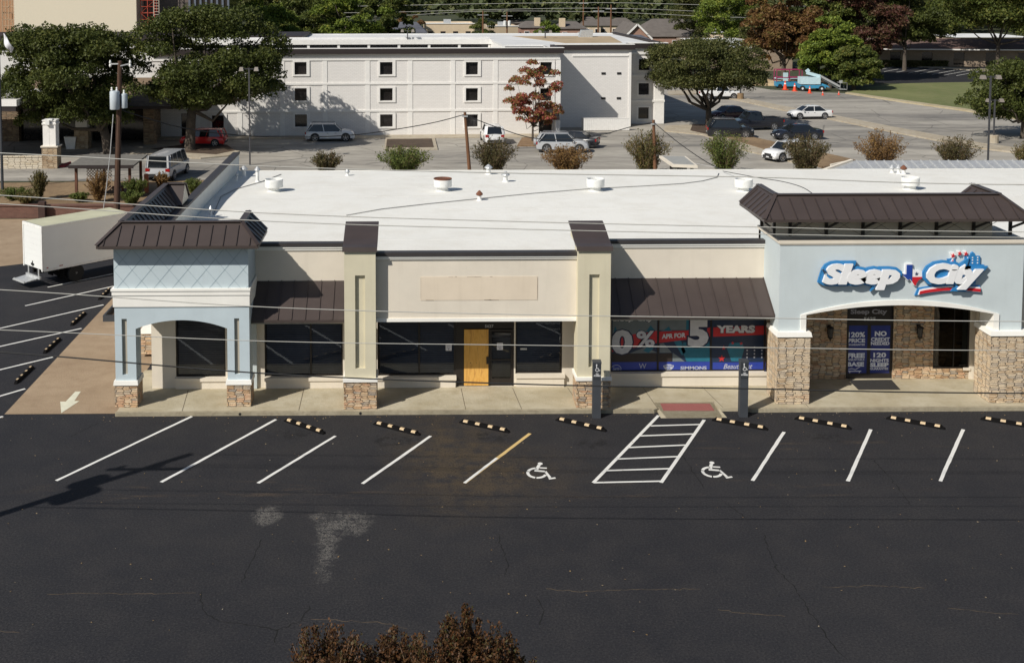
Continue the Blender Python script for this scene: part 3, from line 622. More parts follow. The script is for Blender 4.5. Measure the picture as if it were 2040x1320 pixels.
# mansard: prism ring along a ridge path
def ring(path, ye_out, y_in, zr_, ze_, zi_, name_par, seam_n, m=M_brown, endcap=M_cream):
    """path: ridge plan points; ye_out/y_in: matching outer and inner eave plan points"""
    n = len(path); 
    def f(mb):
        for i in range(n-1):
            a, b = path[i], path[i+1]; ao, bo = ye_out[i], ye_out[i+1]; ai, bi = y_in[i], y_in[i+1]
            mb.poly([(*ao, ze_), (*bo, ze_), (*b, zr_), (*a, zr_)]); mb.poly([(*bi, zi_), (*ai, zi_), (*a, zr_), (*b, zr_)])
            mb.poly([(*bo, ze_-.1), (*ao, ze_-.1), (*ai, zi_-.02), (*bi, zi_-.02)])
            mb.poly([(*ao, ze_-.1), (*bo, ze_-.1), (*bo, ze_), (*ao, ze_)])
    f_sheet = f
    def f_end(mb):
        for i in (0, n-1): a, o_, q = path[i], ye_out[i], y_in[i]; mb.poly([(*o_, ze_-.09), (*q, zi_-.01), (*a, zr_-.015)])
    def f(mb):
        for i in range(n-1):
            for E, z_, side in ((ye_out, ze_, 0), (y_in, zi_, 1)):
                a, b, c, d_ = Vector((*path[i], zr_)), Vector((*path[i+1], zr_)), Vector((*E[i], z_)), Vector((*E[i+1], z_))
                L = (b-a).length; u = (b-a).normalized(); k = int(L/.52); nrm = u.cross(c-a).normalized(); nrm = nrm if nrm.z > 0 else -nrm
                # seams run square to the eave
                e0, e1 = (c-a).dot(u), L+(d_-b).dot(u)
                s = e0+.25
                while s < e1-.1:
                    drop = (c-a)-u*(c-a).dot(u); tt = 1.
                    if s < 0 and e0 < 0: top = 1-(s/e0); t0 = 1-top
                    elif s > L and e1 > L: t0 = (s-L)/(e1-L)
                    else: t0 = 0
                    if s < e0+.02 or (e0 > 0 and s < e0): tmax = max(0, s/e0) if e0 > 0 else 1
                    elif e1 < L and s > e1: tmax = 1
                    else: tmax = 1
                    P = a+u*s+drop*(.10+.9*t0 if t0 else .16); Q = a+u*s+drop*tmax
                    if (Q-P).length > .1: mb.bar(P+nrm*.018, Q+nrm*.018, .028, .036, up=nrm)
                    s += .47
    f_seam = f
    def f_all(mb): f_sheet(mb); mb.cur = 1; f_seam(mb)
    r = part('mansard_roof', [m, mat('brown_seam_metal', (.045, .034, .031), .45, .1)], f_all, name_par); part('gable_end', endcap, f_end, r)
    def f(mb):
        for i in range(n-1): mb.bar((*path[i], zr_+.02), (*path[i+1], zr_+.02), .22, .03)
        for i in range(n):
            for E, z_ in ((ye_out, ze_),):
                mb.bar(Vector((*path[i], zr_))+Vector((0, 0, .03)), Vector((*E[i], z_))+Vector((0, 0, .03)), .15, .025)
    part('ridge_cap', M_brown, f, r)
    return r
XA, XB = fX(241, 42.3, 440), fX(481, 42.3, 440); EA, EB = fX(191, 41.4, 490), fX(514.5, 41.4, 490)
zr_, ze_ = fZ(440, 42.3), fZ(488, 41.4)
ring([(-9.72, 50.2), (XA, 50.2), (XA, 42.3), (XB, 42.3), (XB, 44.2)], [(-9.72, 51.0), (EA, 51.0), (EA, 41.4), (EB, 41.4), (EB, 44.05)], [(-9.72, 49.5), (-9.87, 49.5), (-9.87, 43.0), (-6.75, 43.0), (-6.75, 44.25)], zr_, ze_, 6.05, tw, 0)
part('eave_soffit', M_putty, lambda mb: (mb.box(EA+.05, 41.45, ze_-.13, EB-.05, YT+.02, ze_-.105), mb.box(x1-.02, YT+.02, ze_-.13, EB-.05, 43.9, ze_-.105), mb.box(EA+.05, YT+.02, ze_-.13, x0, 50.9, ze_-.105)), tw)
# ---- big right tower (mattress shop)
X0, X1 = fX(1552, YS, 600), fX(2038, YS, 560); zt = fZ(488, YS)
a0, a1 = fX(1605, YS, 650), fX(1978, YS, 650); zsp, zkr = fZ(630, YS), fZ(611.5, YS); DS = 1.0; zc = fZ(664, YS)
def f(mb):
    mb.box(X0, YS, zc, a0-.2, YS+DS, zsp); mb.box(a1+.2, YS, zc, X1, YS+DS, zsp)
    ap = arc_pts(a0-.2, a1+.2, zsp, zkr+.19, 28)
    mb.prismY([(X0, zsp)] + [(a0-.2, zsp)] + ap[1:-1] + [(a1+.2, zsp), (X1, zsp), (X1, zt), (X0, zt)], YS, YS+DS)
    mb.box(X0, YS+DS, 3.4, X0+.25, 44.65, zt); mb.box(X1-.25, YS+DS, 0.1, X1, 44.65, zt); mb.box(X0, 44.4, 4.9, X1, 44.65, zt)
tr = part('tower', M_grey, f); tr['label'] = 'large pale grey-blue shop tower with a wide arch and stone piers'
def f(mb):
    inn = arc_pts(a0, a1, zsp, zkr, 28); out = arc_pts(a0-.2, a1+.2, zsp, zkr+.19, 28)
    mb.prismY(inn + out[::-1], YS-.05, YS+DS); mb.box(a0-.2, YS-.05, zc, a0, YS+DS, zsp); mb.box(a1, YS-.05, zc, a1+.2, YS+DS, zsp)
part('arch_band', M_white_st, f, tr)
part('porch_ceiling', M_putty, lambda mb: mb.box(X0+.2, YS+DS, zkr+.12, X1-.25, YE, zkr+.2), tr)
zl_rim = fZ(479, YS-.06, 1780)
part('ledge', M_cream, lambda mb: (mb.box(X0-.05, YS-.06, zt, X1+.25, YS+.12, zl_rim), mb.box(X0-.05, YS+.12, zt, X0+.10, 44.7, zl_rim), mb.box(X0+.10, YS+.12, zt, X1+.25, 44.7, zt+.05), mb.box(X0-.02, YS-.03, zt-.05, X1+.22, YS-.001, zt-.001)), tr)
stone_pier(fX(1547, YS, 740), a0+.1, YS-.12, YS+DS, zc-.14, M_stone2, .05, tr); stone_pier(a1-.1, X1+.2, YS-.12, YS+DS, zc-.14, M_stone2, .05, tr)
# penthouse, brackets, mansard
Xp0, Xp1, Yp = 13.44, 21.5, 42.8; zq = zt+.05
zr2, ze2 = fZ(390, 42.55), fZ(440, 41.4)
part('penthouse_wall', m_stucco('penthouse_stucco', (.60, .53, .43), .05), lambda mb: mb.box(Xp0, Yp, zq, Xp1, 44.6, ze2-.05), tr)
def f(mb):
    bx = [fX(p_, Yp, 460) for p_ in (1573, 1645, 1718, 1792, 1864, 1938, 2011)]
    for a, b in zip(bx, bx[1:]):
        z0_, z1_ = zq+.05, ze2-.2
        mb.bar((a, Yp-.003, z0_), (b, Yp-.003, z1_+.1), .015, .006, up=(0, 1, 0)); mb.bar((b, Yp-.004, z0_), (a, Yp-.004, z1_+.1), .015, .006, up=(0, 1, 0))
part('score_lines', mat('score_brown', (.16, .13, .10), .9, 0), f, tr)
for p_ in (1573, 1645, 1718, 1792, 1864, 1938, 2011):
    x = fX(p_, Yp, 460)
    def f(mb, x=x):
        mb.box(x-.05, Yp-.1, zq+.08, x+.05, Yp-.001, ze2-.12); mb.bar((x, Yp-.08, zq+.35), (x, 41.62, ze2-.15), .07); mb.bar((x, Yp-.08, ze2-.16), (x, 41.6, ze2-.16), .07)
    part('eave_bracket', M_bronze, f, tr)
for y in (42.85, 44.4):
    def f(mb, y=y):
        mb.box(Xp0-.1, y-.05, zq+.02, Xp0-.001, y+.05, ze2-.12); mb.bar((Xp0-.06, y, zq+.3), (12.72, y, ze2-.15), .06); mb.bar((Xp0-.06, y, ze2-.16), (12.72, y, ze2-.16), .06)
    part('eave_bracket', M_bronze, f, tr)
RA, RB = 13.33, 21.58
ring([(RA, 44.65), (RA, 42.55), (RB, 42.55), (RB, 44.65)], [(12.58, 44.6), (12.58, 41.4), (22.3, 41.4), (22.3, 44.6)], [(13.85, 44.65), (13.85, 43.2), (20.7, 43.2), (20.7, 44.65)], zr2, ze2, ze2, tr, 0, endcap=M_brown)
# entrance wall
def eX(px, r=700): return fX(px, YE, r)
def eZ(r): return fZ(r, YE, 1750)
D0, D1 = eX(1686), eX(1779); W0, W1 = eX(1859), eX(1931); zws = eZ(735)
part('entrance_wall', M_stone, lambda mb: grid_wall(mb, X0+.25, W1, .12, 3.9, [(D0, D1, .12, 3.4), (W0, W1, zws, 3.6)], YE, YE+.25), tr)
part('entrance_pilaster', M_cream, lambda mb: (mb.box(W1, YE-.05, .12, eX(1950), YE+.2, 3.9), mb.box(W1-.25, YE-.1, eZ(737), W1+.02, YE-.051, eZ(737)+.1), mb.box(eX(1950), YE, .1, X1, YE+.2, 3.9)), tr)
ww = part('window', M_bronze, lambda mb: (mb.box(W0, YE+.03, zws, W0+.05, YE+.12, 3.6), mb.box(W1-.05, YE+.03, zws, W1, YE+.12, 3.6), mb.box(W0+.05, YE+.03, zws, W1-.05, YE+.12, zws+.06), mb.box((W0+W1)/2+.1, YE+.04, zws+.06, (W0+W1)/2+.14, YE+.11, 3.6)), tr)
part('pane', m_glass('entry_glass', (.05, .05, .055)), lambda mb: mb.poly([(W0, YE+.08, zws), (W1, YE+.08, zws), (W1, YE+.08, 3.6), (W0, YE+.08, 3.6)]), ww)
part('room', M_dark, lambda mb: mb.box(X0+.3, YE+.8, .1, X1-.3, YE+.85, 3.9), tr)
zd1 = eZ(645); dfr = part('door_frame', M_bronze, lambda mb: (mb.box(D0, YE+.06, .13, eX(1688.5), YE+.15, 3.4), mb.box(eX(1777.5), YE+.06, .13, D1, YE+.15, 3.4), mb.box(eX(1688.5), YE+.06, zd1, eX(1777.5), YE+.15, zd1+.1), mb.box(eX(1688.5), YE+.1, zd1+.1, eX(1777.5), YE+.12, 3.4)), tr)
M_vin = mat('navy_window_vinyl', (.020, .035, .20), .35, .15, 3); M_vinw = mat('pale_vinyl_lettering', (.74, .76, .82), .5, .05)
Tz = lambda y: eZ(480 + y/4.125); Tx = lambda x: eX(1600 + x/4.125)
def leaf(xa_, xb_, lab):
    def f(mb):
        a, b = eX(xa_), eX(xb_)
        mb.box(a, YE+.07, .14, a+.06, YE+.12, zd1); mb.box(b-.06, YE+.07, .14, b, YE+.12, zd1); mb.box(a+.06, YE+.07, .14, b-.06, YE+.12, .34); mb.box(a+.06, YE+.07, zd1-.08, b-.06, YE+.12, zd1)
    dd = part('door', M_bronze, f, tr); dd['label'] = lab
    part('window_graphic', M_vin, lambda mb: mb.box(eX(xa_)+.06, YE+.085, .34, eX(xb_)-.06, YE+.10, zd1-.08), dd); return dd
dl = leaf(1688.5, 1732, 'left door leaf covered in navy lettering about price and bed base'); dr = leaf(1732.5, 1777.5, 'right door leaf covered in navy lettering about credit and nights')
def texts(lst, par, m=M_vinw, y=YE+.0845):
    def f(mb):
        for s, xa_, xb_, ya_, yb_, bd in lst: text(mb, s, Tx(xa_), Tx(xb_), Tz(yb_), Tz(ya_), y, .002, bd)
    return part('lettering', m, f, par)
texts([('120%', 374, 512, 752, 795, .035), ('PRICE', 374, 514, 805, 838, .04), ('GUARANTEE', 374, 512, 848, 863, .03), ('FREE', 372, 514, 925, 965, .05), ('ADJUSTABLE', 372, 512, 972, 990, .03), ('BASE', 372, 510, 998, 1035, .05)], dl)
texts([('NO', 592, 690, 745, 787, .05), ('CREDIT', 562, 717, 797, 828, .04), ('NEEDED', 562, 715, 832, 860, .04), ('120', 585, 690, 922, 962, .04), ('NIGHTS', 560, 713, 972, 1000, .04), ('SLEEP', 560, 713, 1005, 1040, .06), ('GUARANTEE', 560, 710, 1045, 1063, .03)], dr)
def f(mb):
    y = YE+.083; P = [(382, 1058), (410, 1052), (440, 1060), (478, 1036)]
    for a, b in zip(P, P[1:]): mb.bar((Tx(a[0]), y, Tz(a[1])), (Tx(b[0]), y, Tz(b[1])), .025, .004, up=(0, 1, 0))
    mb.box(Tx(382), y-.002, Tz(1077), Tx(488), y+.002, Tz(1070)); mb.box(Tx(392), y-.002, Tz(1087), Tx(398), y+.002, Tz(1077)); mb.box(Tx(470), y-.002, Tz(1087), Tx(476), y+.002, Tz(1077))
part('bed_icon', M_vinw, f, dl)
texts([('Sleep City', 390, 690, 565, 616, .035)], dfr, mat('dim_grey_lettering', (.30, .30, .34), .5, 0), YE+.098); texts([('5625', 500, 598, 630, 663, .03)], dfr, M_sil, YE+.098)
mb = MB(); q = [gp(1691, 757.5, .13), gp(1776, 756.5, .13), gp(1794, 776, .13), gp(1710, 776, .13)]
mb.prismZ([(p_[0], p_[1]) for p_ in q], .131, .142); tag(mb.build('door_mat', mat('charcoal_mat', (.03, .028, .026), .95, .2, 12)), 'dark charcoal doormat in front of the navy lettered doors', 'doormat')
# wall lanterns
def lantern():
    t = thing('wall_lantern', '', 'lantern', group='black lanterns on the stone entrance wall')
    part('lamp_body', M_bronze, lambda mb: (mb.lathe([(.02, .15), (.10, .12), (.12, .08), (.05, .05)], (0, -.16, 0), 10), mb.lathe([(.05, -.28), (.09, -.24), (.07, -.22)], (0, -.16, 0), 10), mb.lathe([(.015, -.36), (.03, -.30), (.05, -.28)], (0, -.16, 0), 8), [mb.bar((.075*math.cos(a), -.16+.075*math.sin(a), -.23), (.10*math.cos(a), -.16+.10*math.sin(a), .07), .012) for a in (0, 1.05, 2.1, 3.14, 4.19, 5.24)]), t, (0, 0, 0))
    part('lamp_glass', mat('smoked_lamp_glass', (.10, .095, .085), .15, .1), lambda mb: mb.lathe([(.065, -.22), (.085, .06)], (0, -.16, 0), 10), t, (0, 0, 0))
    part('wall_bracket', M_bronze, lambda mb: (mb.box(-.05, -.02, -.16, .05, 0, .16), mb.tube([(0, -.02, .05), (0, -.09, .17), (0, -.16, .21), (0, -.16, .15)], .014, 6)), t, (0, 0, 0)); return t
L0 = lantern(); place(L0, 0, (eX(1651, 655), YE, eZ(655)), 0, 'black wall lantern on the shaded stone left of the navy doors', 1.15); place(L0, 1, (eX(1829, 655), YE, eZ(655)), 0, 'black wall lantern on the stone between the navy doors and the dark window', 1.15)
# ---- big channel-letter sign
so = (fX(1790, YS, 550), YS, fZ(575, YS)); sg = thing('shop_sign', 'large three-dimensional Sleep City sign with blue outline and white letters', 'sign', so)
Sx = lambda x: fX(1600 + x/4.125, YS, 550); Sz = lambda y: fZ(480 + y/4.125, YS, 1750)
M_sblue = mat('sign_blue', (.03, .20, .46), .35, .05); M_swhite = mat('sign_white', (.82, .82, .82), .3, .03); M_sred = mat('sign_red', (.55, .02, .03), .35, .05); M_snavy = mat('sign_navy', (.02, .06, .30), .35, .05)
def f(mb):
    for s, a, b in (('Sleep', 140, 770), ('City', 990, 1455)):
        text(mb, s, Sx(a), Sx(b), Sz(386), Sz(172), YS-.06, .10, .065, .22, grow=.095, space=.95)
    # fill the gaps of the outline behind the letters
    for a, b, c_, d_ in ((190, 720, 345, 225), (1060, 1400, 345, 235)): mb.box(Sx(a), YS-.176, Sz(c_), Sx(b), YS-.07, Sz(d_))
part('letter_backing', M_sblue, f, sg, so)
for s_, a_, b_ in (('Sleep', 140, 770), ('City', 990, 1455)): part('letters', M_swhite, lambda mb: text(mb, s_, Sx(a_), Sx(b_), Sz(386), Sz(172), YS-.180, .10, .065, .22, space=.95), sg, so)
TX = [(828,182),(888,182),(888,222),(915,236),(945,240),(972,248),(978,292),(962,308),(940,322),(925,345),(922,368),(900,358),(885,332),(868,312),(850,322),(838,308),(820,290),(780,262),(828,262)]
def pl(pts): return [(Sx(a), Sz(b)) for a, b in pts]
sh = part('state_outline', M_swhite, lambda mb: mb.prismY(pl(TX)[::-1], YS-.10, YS-.001), sg, so)
part('red_field', M_sred, lambda mb: mb.prismY(pl([(888,290),(974,290),(960,303),(938,318),(922,342),(916,362),(903,354),(888,330)])[::-1], YS-.115, YS-.101), sh, so)
part('blue_field', M_snavy, lambda mb: mb.prismY(pl([(838,190),(886,190),(886,328),(868,306),(850,314),(822,285),(800,270),(838,268)])[::-1], YS-.115, YS-.101), sh, so)
part('star', mat('sign_dark', (.05, .06, .12), .4, 0), lambda mb: mb.prismY(star(Sx(921), Sz(264), .075), YS-.118, YS-.101), sh, so)
arcp = lambda dy: [(940+ i*51, 432-22*math.sin(i/10*math.pi)*1.0 - i*1.8 + dy) for i in range(11)]
sw = part('swoosh', M_sblue, lambda mb: mb.prismY((pl([(p_[0]-(24 if i == 0 else 0), p_[1]+14) for i, p_ in enumerate(arcp(0))]) + pl([(p_[0], p_[1]-48) for p_ in arcp(0)])[::-1]), YS-.06, YS-.001), sg, so)
part('swoosh_white', M_swhite, lambda mb: mb.prismY(pl([(p_[0], p_[1]+6) for p_ in arcp(0)]) + pl([(p_[0]+(14 if i == 0 else 0), p_[1]-36) for i, p_ in enumerate(arcp(0))])[::-1], YS-.10, YS-.061), sw, so)
part('swoosh_red', M_sred, lambda mb: mb.prismY(pl([(p_[0]+(8 if i == 0 else 0), p_[1]) for i, p_ in enumerate(arcp(0))]) + pl([(p_[0]+(14 if i == 0 else 0), p_[1]-24) for i, p_ in enumerate(arcp(0))])[::-1], YS-.12, YS-.101), sw, so)
SK = [(1318,215),(1318,118),(1362,118),(1362,104),(1380,88),(1398,104),(1398,122),(1440,122),(1440,190),(1478,195),(1478,215)]
sk = part('skyline', M_sblue, lambda mb: mb.prismY(pl(SK)[::-1], YS-.09, YS-.001), sg, so)
part('skyline_windows', M_swhite, lambda mb: [mb.box(Sx(a-5), YS-.10, Sz(b+4), Sx(a+5), YS-.091, Sz(b-5)) for a in (1337, 1377, 1419) for b in (135, 155, 178)], sk, so)
for i, (cx0, cz0, r) in enumerate([(1212, 183, 40), (1215, 118, 26), (1268, 100, 20), (1318, 102, 20)]):
    sb = part('ribbon_tail', M_sblue if i == 0 else M_swhite, lambda mb: mb.prismY(pl([(cx0-r, cz0-r*.9), (cx0+r*.5, cz0-r), (cx0+r, cz0-r*.2), (cx0+r*.6, cz0+r*.9), (cx0-r*.4, cz0+r*.8)])[::-1], YS-.07-.01*i, YS-.001), sg, so)
    if i == 0: part('star_field', M_swhite, lambda mb: mb.prismY(star(Sx(cx0), Sz(cz0), .23, .1), YS-.085, YS-.071), sb, so)
    part('star', M_sred, lambda mb: mb.prismY(star(Sx(cx0+2), Sz(cz0), .15 if i == 0 else .085, .1), YS-.10-.01*i, YS-.071-.01*i), sb, so)
for q in [(805,72),(355,462),(793,470),(432,180),(668,180),(960,185)]: pass
# ---- promotional window graphic
go = (cx_(1370), YW, winE[2]); wg = thing('window_banner', 'wide blue and red window graphic reading 0% APR FOR 5 YEARS', 'window graphic', go)
Gx = lambda x: fX(1180 + x/5.368, YW+.1, 690); Gz = lambda y: fZ(620 + y/5.368, YW+.1, 1370)
def gpart(name, col, polys=(), txts=(), y=0, rough=.4):
    def f(mb):
        for P in polys: mb.prismY([(Gx(a), Gz(b)) for a, b in P][::-1], YW+.097-y, YW+.099-y)
        for s, xa_, xb_, ya_, yb_, bd, sh_, gr, ti in txts: text(mb, s, Gx(xa_), Gx(xb_), Gz(yb_), Gz(ya_), YW+.099-y, .002, bd, sh_, gr, tilt=ti)
    return part(name, mat('vinyl_'+name, col, rough, .12, 4), f, wg, go)
R4 = lambda a, b, c, d_: [(a, b), (c, b), (c, d_), (a, d_)]
gpart('backdrop', (.018, .035, .075), [R4(205, -30, 1855, 660)])
gpart('pale_wall', (.16, .19, .20), [R4(215, 70, 690, 330), R4(715, 75, 1000, 200), [(400,445),(560,380),(700,440)], [(720,440),(720,345),(760,335),(850,440)], [(860,535),(860,440),(920,480),(990,535)]], y=.003)
gpart('teal_shapes', (.02, .15, .22), [[(205,330),(240,150),(290,260),(340,330)], [(430,330),(500,190),(560,235),(620,145),(690,230),(690,330)], [(715,215),(760,200),(815,160),(850,215)], [(540,415),(640,345),(650,400),(600,440)], R4(1000,78,1045,200), [(950,400),(975,330),(1250,320),(1262,535),(1010,535)], [(1440,400),(1470,340),(1600,335),(1625,400),(1590,535),(1490,535)], [(860,300),(930,280),(1000,430),(960,470)]], y=.005)
gpart('bed', (.035, .026, .024), [R4(205, 445, 690, 538), R4(712, 448, 855, 538)], y=.007)
gpart('ribbon', (.52, .030, .035), [[(205,300),(440,240),(690,205),(690,335),(440,385),(205,430)], [(712,212),(1000,205),(1050,195),(1050,295),(712,335)], [(1225,175),(1262,172),(1262,272),(1225,278)], [(1290,172),(1855,155),(1855,252),(1290,272)]] + [[(cx0+r*(1 if i % 2 == 0 else .42)*math.sin(i*math.pi/5), cz0-r*(1 if i % 2 == 0 else .42)*math.cos(i*math.pi/5)) for i in range(10)][::-1] for cx0, cz0, r in ((1405, 390, 26), (1385, 505, 40), (1500, 340, 20), (1590, 345, 20))], y=.009)
gpart('brand_bar', (.028, .055, .33), [R4(205, 537, 690, 655), R4(712, 537, 1262, 655), R4(1290, 545, 1855, 655)], y=.011)
gpart('letter_outline', (.015, .018, .06), [], [('0', 205, 430, 192, 455, .05, 0, .035, 0), ('%', 470, 665, 205, 380, .03, 0, .03, 0), ('5', 1020, 1240, 92, 380, .06, 0, .035, 0), ('YEARS', 1325, 1735, 150, 232, .06, 0, .04, .0), ('Sleep City', 215, 660, 55, 112, .05, .2, .06, 0)], y=.013)
gpart('letters', (.62, .62, .64), [], [('0', 205, 430, 192, 455, .05, 0, 0, 0), ('%', 470, 665, 205, 380, .03, 0, 0, 0), ('5', 1020, 1240, 92, 380, .06, 0, 0, 0), ('YEARS', 1325, 1735, 150, 232, .06, 0, 0, .0), ('APR FOR', 740, 995, 240, 292, .045, 0, 0, .06), ('Sleep City', 215, 660, 55, 112, .05, .2, 0, 0)], y=.016)
OV = lambda cx0, cy0, rx, ry: [(cx0+rx*math.cos(i*math.pi/12), cy0+ry*math.sin(i*math.pi/12)) for i in range(24)]
gpart('brand_marks', (.50, .52, .58), [OV(257, 607, 55, 42), [(760,575),(800,562),(835,562),(875,575),(868,600),(815,645),(767,600)]], [('W', 500, 580, 553, 608, .0, 0, 0, 0), ('WELLSVILLE', 420, 640, 630, 653, .0, 0, 0, 0), ('SIMMONS', 945, 1225, 585, 622, .02, 0, 0, 0), ('Beautyrest', 1405, 1715, 562, 632, .005, .35, 0, 0)], y=.014)
gpart('brand_mark_inner', (.028, .055, .33), [OV(257, 607, 49, 36)], [('SPRING', 772, 864, 572, 592, .02, 0, 0, 0), ('AIR', 795, 840, 598, 616, .02, 0, 0, 0)], y=.0165)
gpart('brand_mark_script', (.50, .52, .58), [R4(a-7, b-8, a+7, b+8) for a in (1655, 1733, 1812) for b in (418, 456, 491)] + [R4(1726, 378, 1740, 394)], [('Serta', 222, 292, 588, 624, .01, .2, 0, .05)], y=.0185)
# ================================================================ plants
def quads_mesh(name, C_, size, rng, m, parent=None, up=.35, aspect=.55, spread=None, dirs=None):
    """one small bent-free quad per leaf spray, at centres C_"""
    n = len(C_); size = np.broadcast_to(size, (n,)) * rng.uniform(.7, 1.35, n)
    nr = rng.normal(size=(n, 3)); nr[:, 2] += up; nr /= np.linalg.norm(nr, axis=1)[:, None]
    t = rng.normal(size=(n, 3)) if dirs is None else dirs + rng.normal(size=(n, 3)) * .45
    t -= (t * nr).sum(1)[:, None] * nr; t /= np.linalg.norm(t, axis=1)[:, None]; b = np.cross(nr, t)
    t = t * size[:, None] / 2; b = b * size[:, None] / 2 * aspect
    V = np.empty((n, 4, 3)); V[:, 0] = C_ - t; V[:, 1] = C_ - b * 1.0 + t * .1; V[:, 2] = C_ + t; V[:, 3] = C_ + b * 1.0 + t * .1
    me = bpy.data.meshes.new(name); me.vertices.add(n*4); me.vertices.foreach_set('co', V.astype(np.float32).ravel())
    me.loops.add(n*4); me.loops.foreach_set('vertex_index', np.arange(n*4, dtype=np.int32)); me.polygons.add(n)
    me.polygons.foreach_set('loop_start', np.arange(0, n*4, 4, dtype=np.int32)); me.polygons.foreach_set('loop_total', np.full(n, 4, np.int32))
    me.materials.append(m); me.update(calc_edges=True); o = bpy.data.objects.new(name, me); COL.objects.link(o)
    if parent is not None: o.parent = parent
    return o
def crown_pts(rng, n, rx, ry, z0, z1, nb=34, cx=0., cy=0., flat=.8, lobe=.30, gap=.0):
    """leaf positions: many overlapping lobes filling a flattened dome, gaps between lobes stay open"""
    cz = z0 + (z1 - z0) * .42; B = []
    while len(B) < nb:
        p = rng.uniform(-1, 1, 3); r = np.linalg.norm(p)
        if r > 1 or r < .42: continue
        q = p * np.array([rx, ry, 1]); q[2] = cz + p[2] * ((z1 - cz) if p[2] > 0 else (cz - z0)); R = lobe * min(rx, ry) * rng.uniform(.65, 1.25)
        q[:2] *= (1 - .55 * R / max(rx, ry)); q[2] = min(max(q[2], z0 + R * .5), z1 - R * .75); B.append((*q, R))
    B = np.array(B); w_ = B[:, 3] ** 2; k = rng.choice(nb, n, p=w_ / w_.sum())
    d = rng.normal(size=(n, 3)); d /= np.linalg.norm(d, axis=1)[:, None]; d[:, 2] = np.where(d[:, 2] < -.2, -d[:, 2] * .6, d[:, 2])
    rr = B[k, 3] * (1 - np.abs(rng.normal(0, .17, n))); rr *= 1 + .16 * np.sin(d[:, 0] * 7 + k) * np.cos(d[:, 1] * 6 + k * 2)
    P = B[k, :3] + d * rr[:, None] * np.array([1, 1, flat]); P[:, 0] += cx; P[:, 1] += cy
    return P, B
def tree(name, label, cat, loc, H, rx, ry, z0, m, n=16000, leaf=.34, nb=34, trunk_r=.28, seed=1, off=(0, 0), group=None, fork=.25, lobe=.30, limbs=7, trunk_m=None):
    rng = np.random.default_rng(seed); t = thing(name, label, cat, loc, group=group)
    P, B = crown_pts(rng, n, rx, ry, z0, H, nb, off[0], off[1], lobe=lobe)
    quads_mesh('crown', P, leaf, rng, m, t)
    mb = MB(); fh = H * fork; fx, fy = off[0] * .15, off[1] * .15
    mb.tube([(0, 0, -.1), (0, 0, .15), (fx * .4, fy * .4, fh * .55), (fx, fy, fh)], [trunk_r * 1.5, trunk_r * 1.12, trunk_r * .95, trunk_r * .85], 9)
    idx = rng.choice(nb, min(limbs, nb), replace=False)
    for i in idx:
        q = B[i]; e = np.array([q[0] + off[0], q[1] + off[1], q[2]]); s = np.array([fx, fy, fh * rng.uniform(.8, 1.)])
        mid = s * .5 + e * .5 + np.array([rng.normal(0, .25), rng.normal(0, .25), -.12 * H * rng.uniform(.2, 1)]); q1 = s * .75 + mid * .25 + rng.normal(0, .1, 3)
        mb.tube([s, q1, mid, mid * .5 + e * .5 + rng.normal(0, .12, 3), e], [trunk_r * .62, trunk_r * .48, trunk_r * .34, trunk_r * .2, trunk_r * .08], 6)
    mb.build('trunk', trunk_m or M_bark, t, smooth=True); return t
def shrub(name, label, cat, loc, H, r, m, n=2600, leaf=.11, seed=1, group=None, stems=60, lean=1., bare=.3, stem_m=None, aspect=.45):
    """upright multi-stem bush: stems fan out from the base, leaves along their upper parts"""
    rng = np.random.default_rng(seed); t = thing(name, label, cat, loc, group=group); mb = MB(); SP = []; DR = []
    for i in range(stems):
        a = rng.uniform(0, 2*math.pi); s = rng.uniform(.05, 1) ** .6; top = np.array([math.cos(a)*r*s*lean, math.sin(a)*r*s*lean, H*(1-.28*s*s)*rng.uniform(.78, 1.05)])
        base = np.array([math.cos(a)*r*.12, math.sin(a)*r*.12, 0]); mid = base*.35+top*.65; mid[:2] = base[:2]*.55+top[:2]*.45
        mb.tube([base, mid*.6+base*.4, mid, top], [.022, .016, .012, .005], 3, caps=False)
        u = bare + (1-bare) * rng.uniform(0, 1, n//stems) ** .8; P = np.where((u < .65)[:, None], base+(mid-base)*(u/.65)[:, None], mid+(top-mid)*((u-.65)/.35)[:, None])
        P = P + rng.normal(0, .075 * r, P.shape) * (1.15-u*.6)[:, None]; SP.append(P); DR.append(np.tile((top-mid)/np.linalg.norm(top-mid), (len(u), 1)))
    quads_mesh('foliage', np.concatenate(SP), leaf, rng, m, t, up=.2, dirs=np.concatenate(DR), aspect=aspect)
    mb.build('stems', stem_m or M_stem, t); return t
M_stem = mat('bare_stems', (.19, .12, .075), .9, .25, 6)
L_oak = m_leaf('oak_leaves', [(.0, (0.029, 0.039, 0.009)), (.45, (0.064, 0.081, 0.018)), (.8, (0.112, 0.127, 0.030)), (1., (0.208, 0.195, 0.057))])
L_oak2 = m_leaf('oak_leaves_olive', [(.0, (0.030, 0.038, 0.011)), (.45, (0.074, 0.084, 0.024)), (.85, (0.135, 0.132, 0.042)), (1., (0.189, 0.156, 0.066))])
L_map = m_leaf('red_maple_leaves', [(.0, (.14, .030, .035)), (.25, (.34, .070, .075)), (.45, (.42, .13, .08)), (.6, (.30, .20, .06)), (.8, (.17, .19, .05)), (1., (.12, .16, .045))], trans=.35)
L_rus = m_leaf('russet_leaves', [(.0, (0.058, 0.029, 0.014)), (.4, (0.156, 0.078, 0.034)), (.75, (0.208, 0.130, 0.042)), (1., (0.117, 0.143, 0.036))])
L_red = m_leaf('dark_red_leaves', [(.0, (.040, .020, .014)), (.35, (.11, .042, .034)), (.6, (.10, .060, .03)), (1., (.085, .085, .03))])
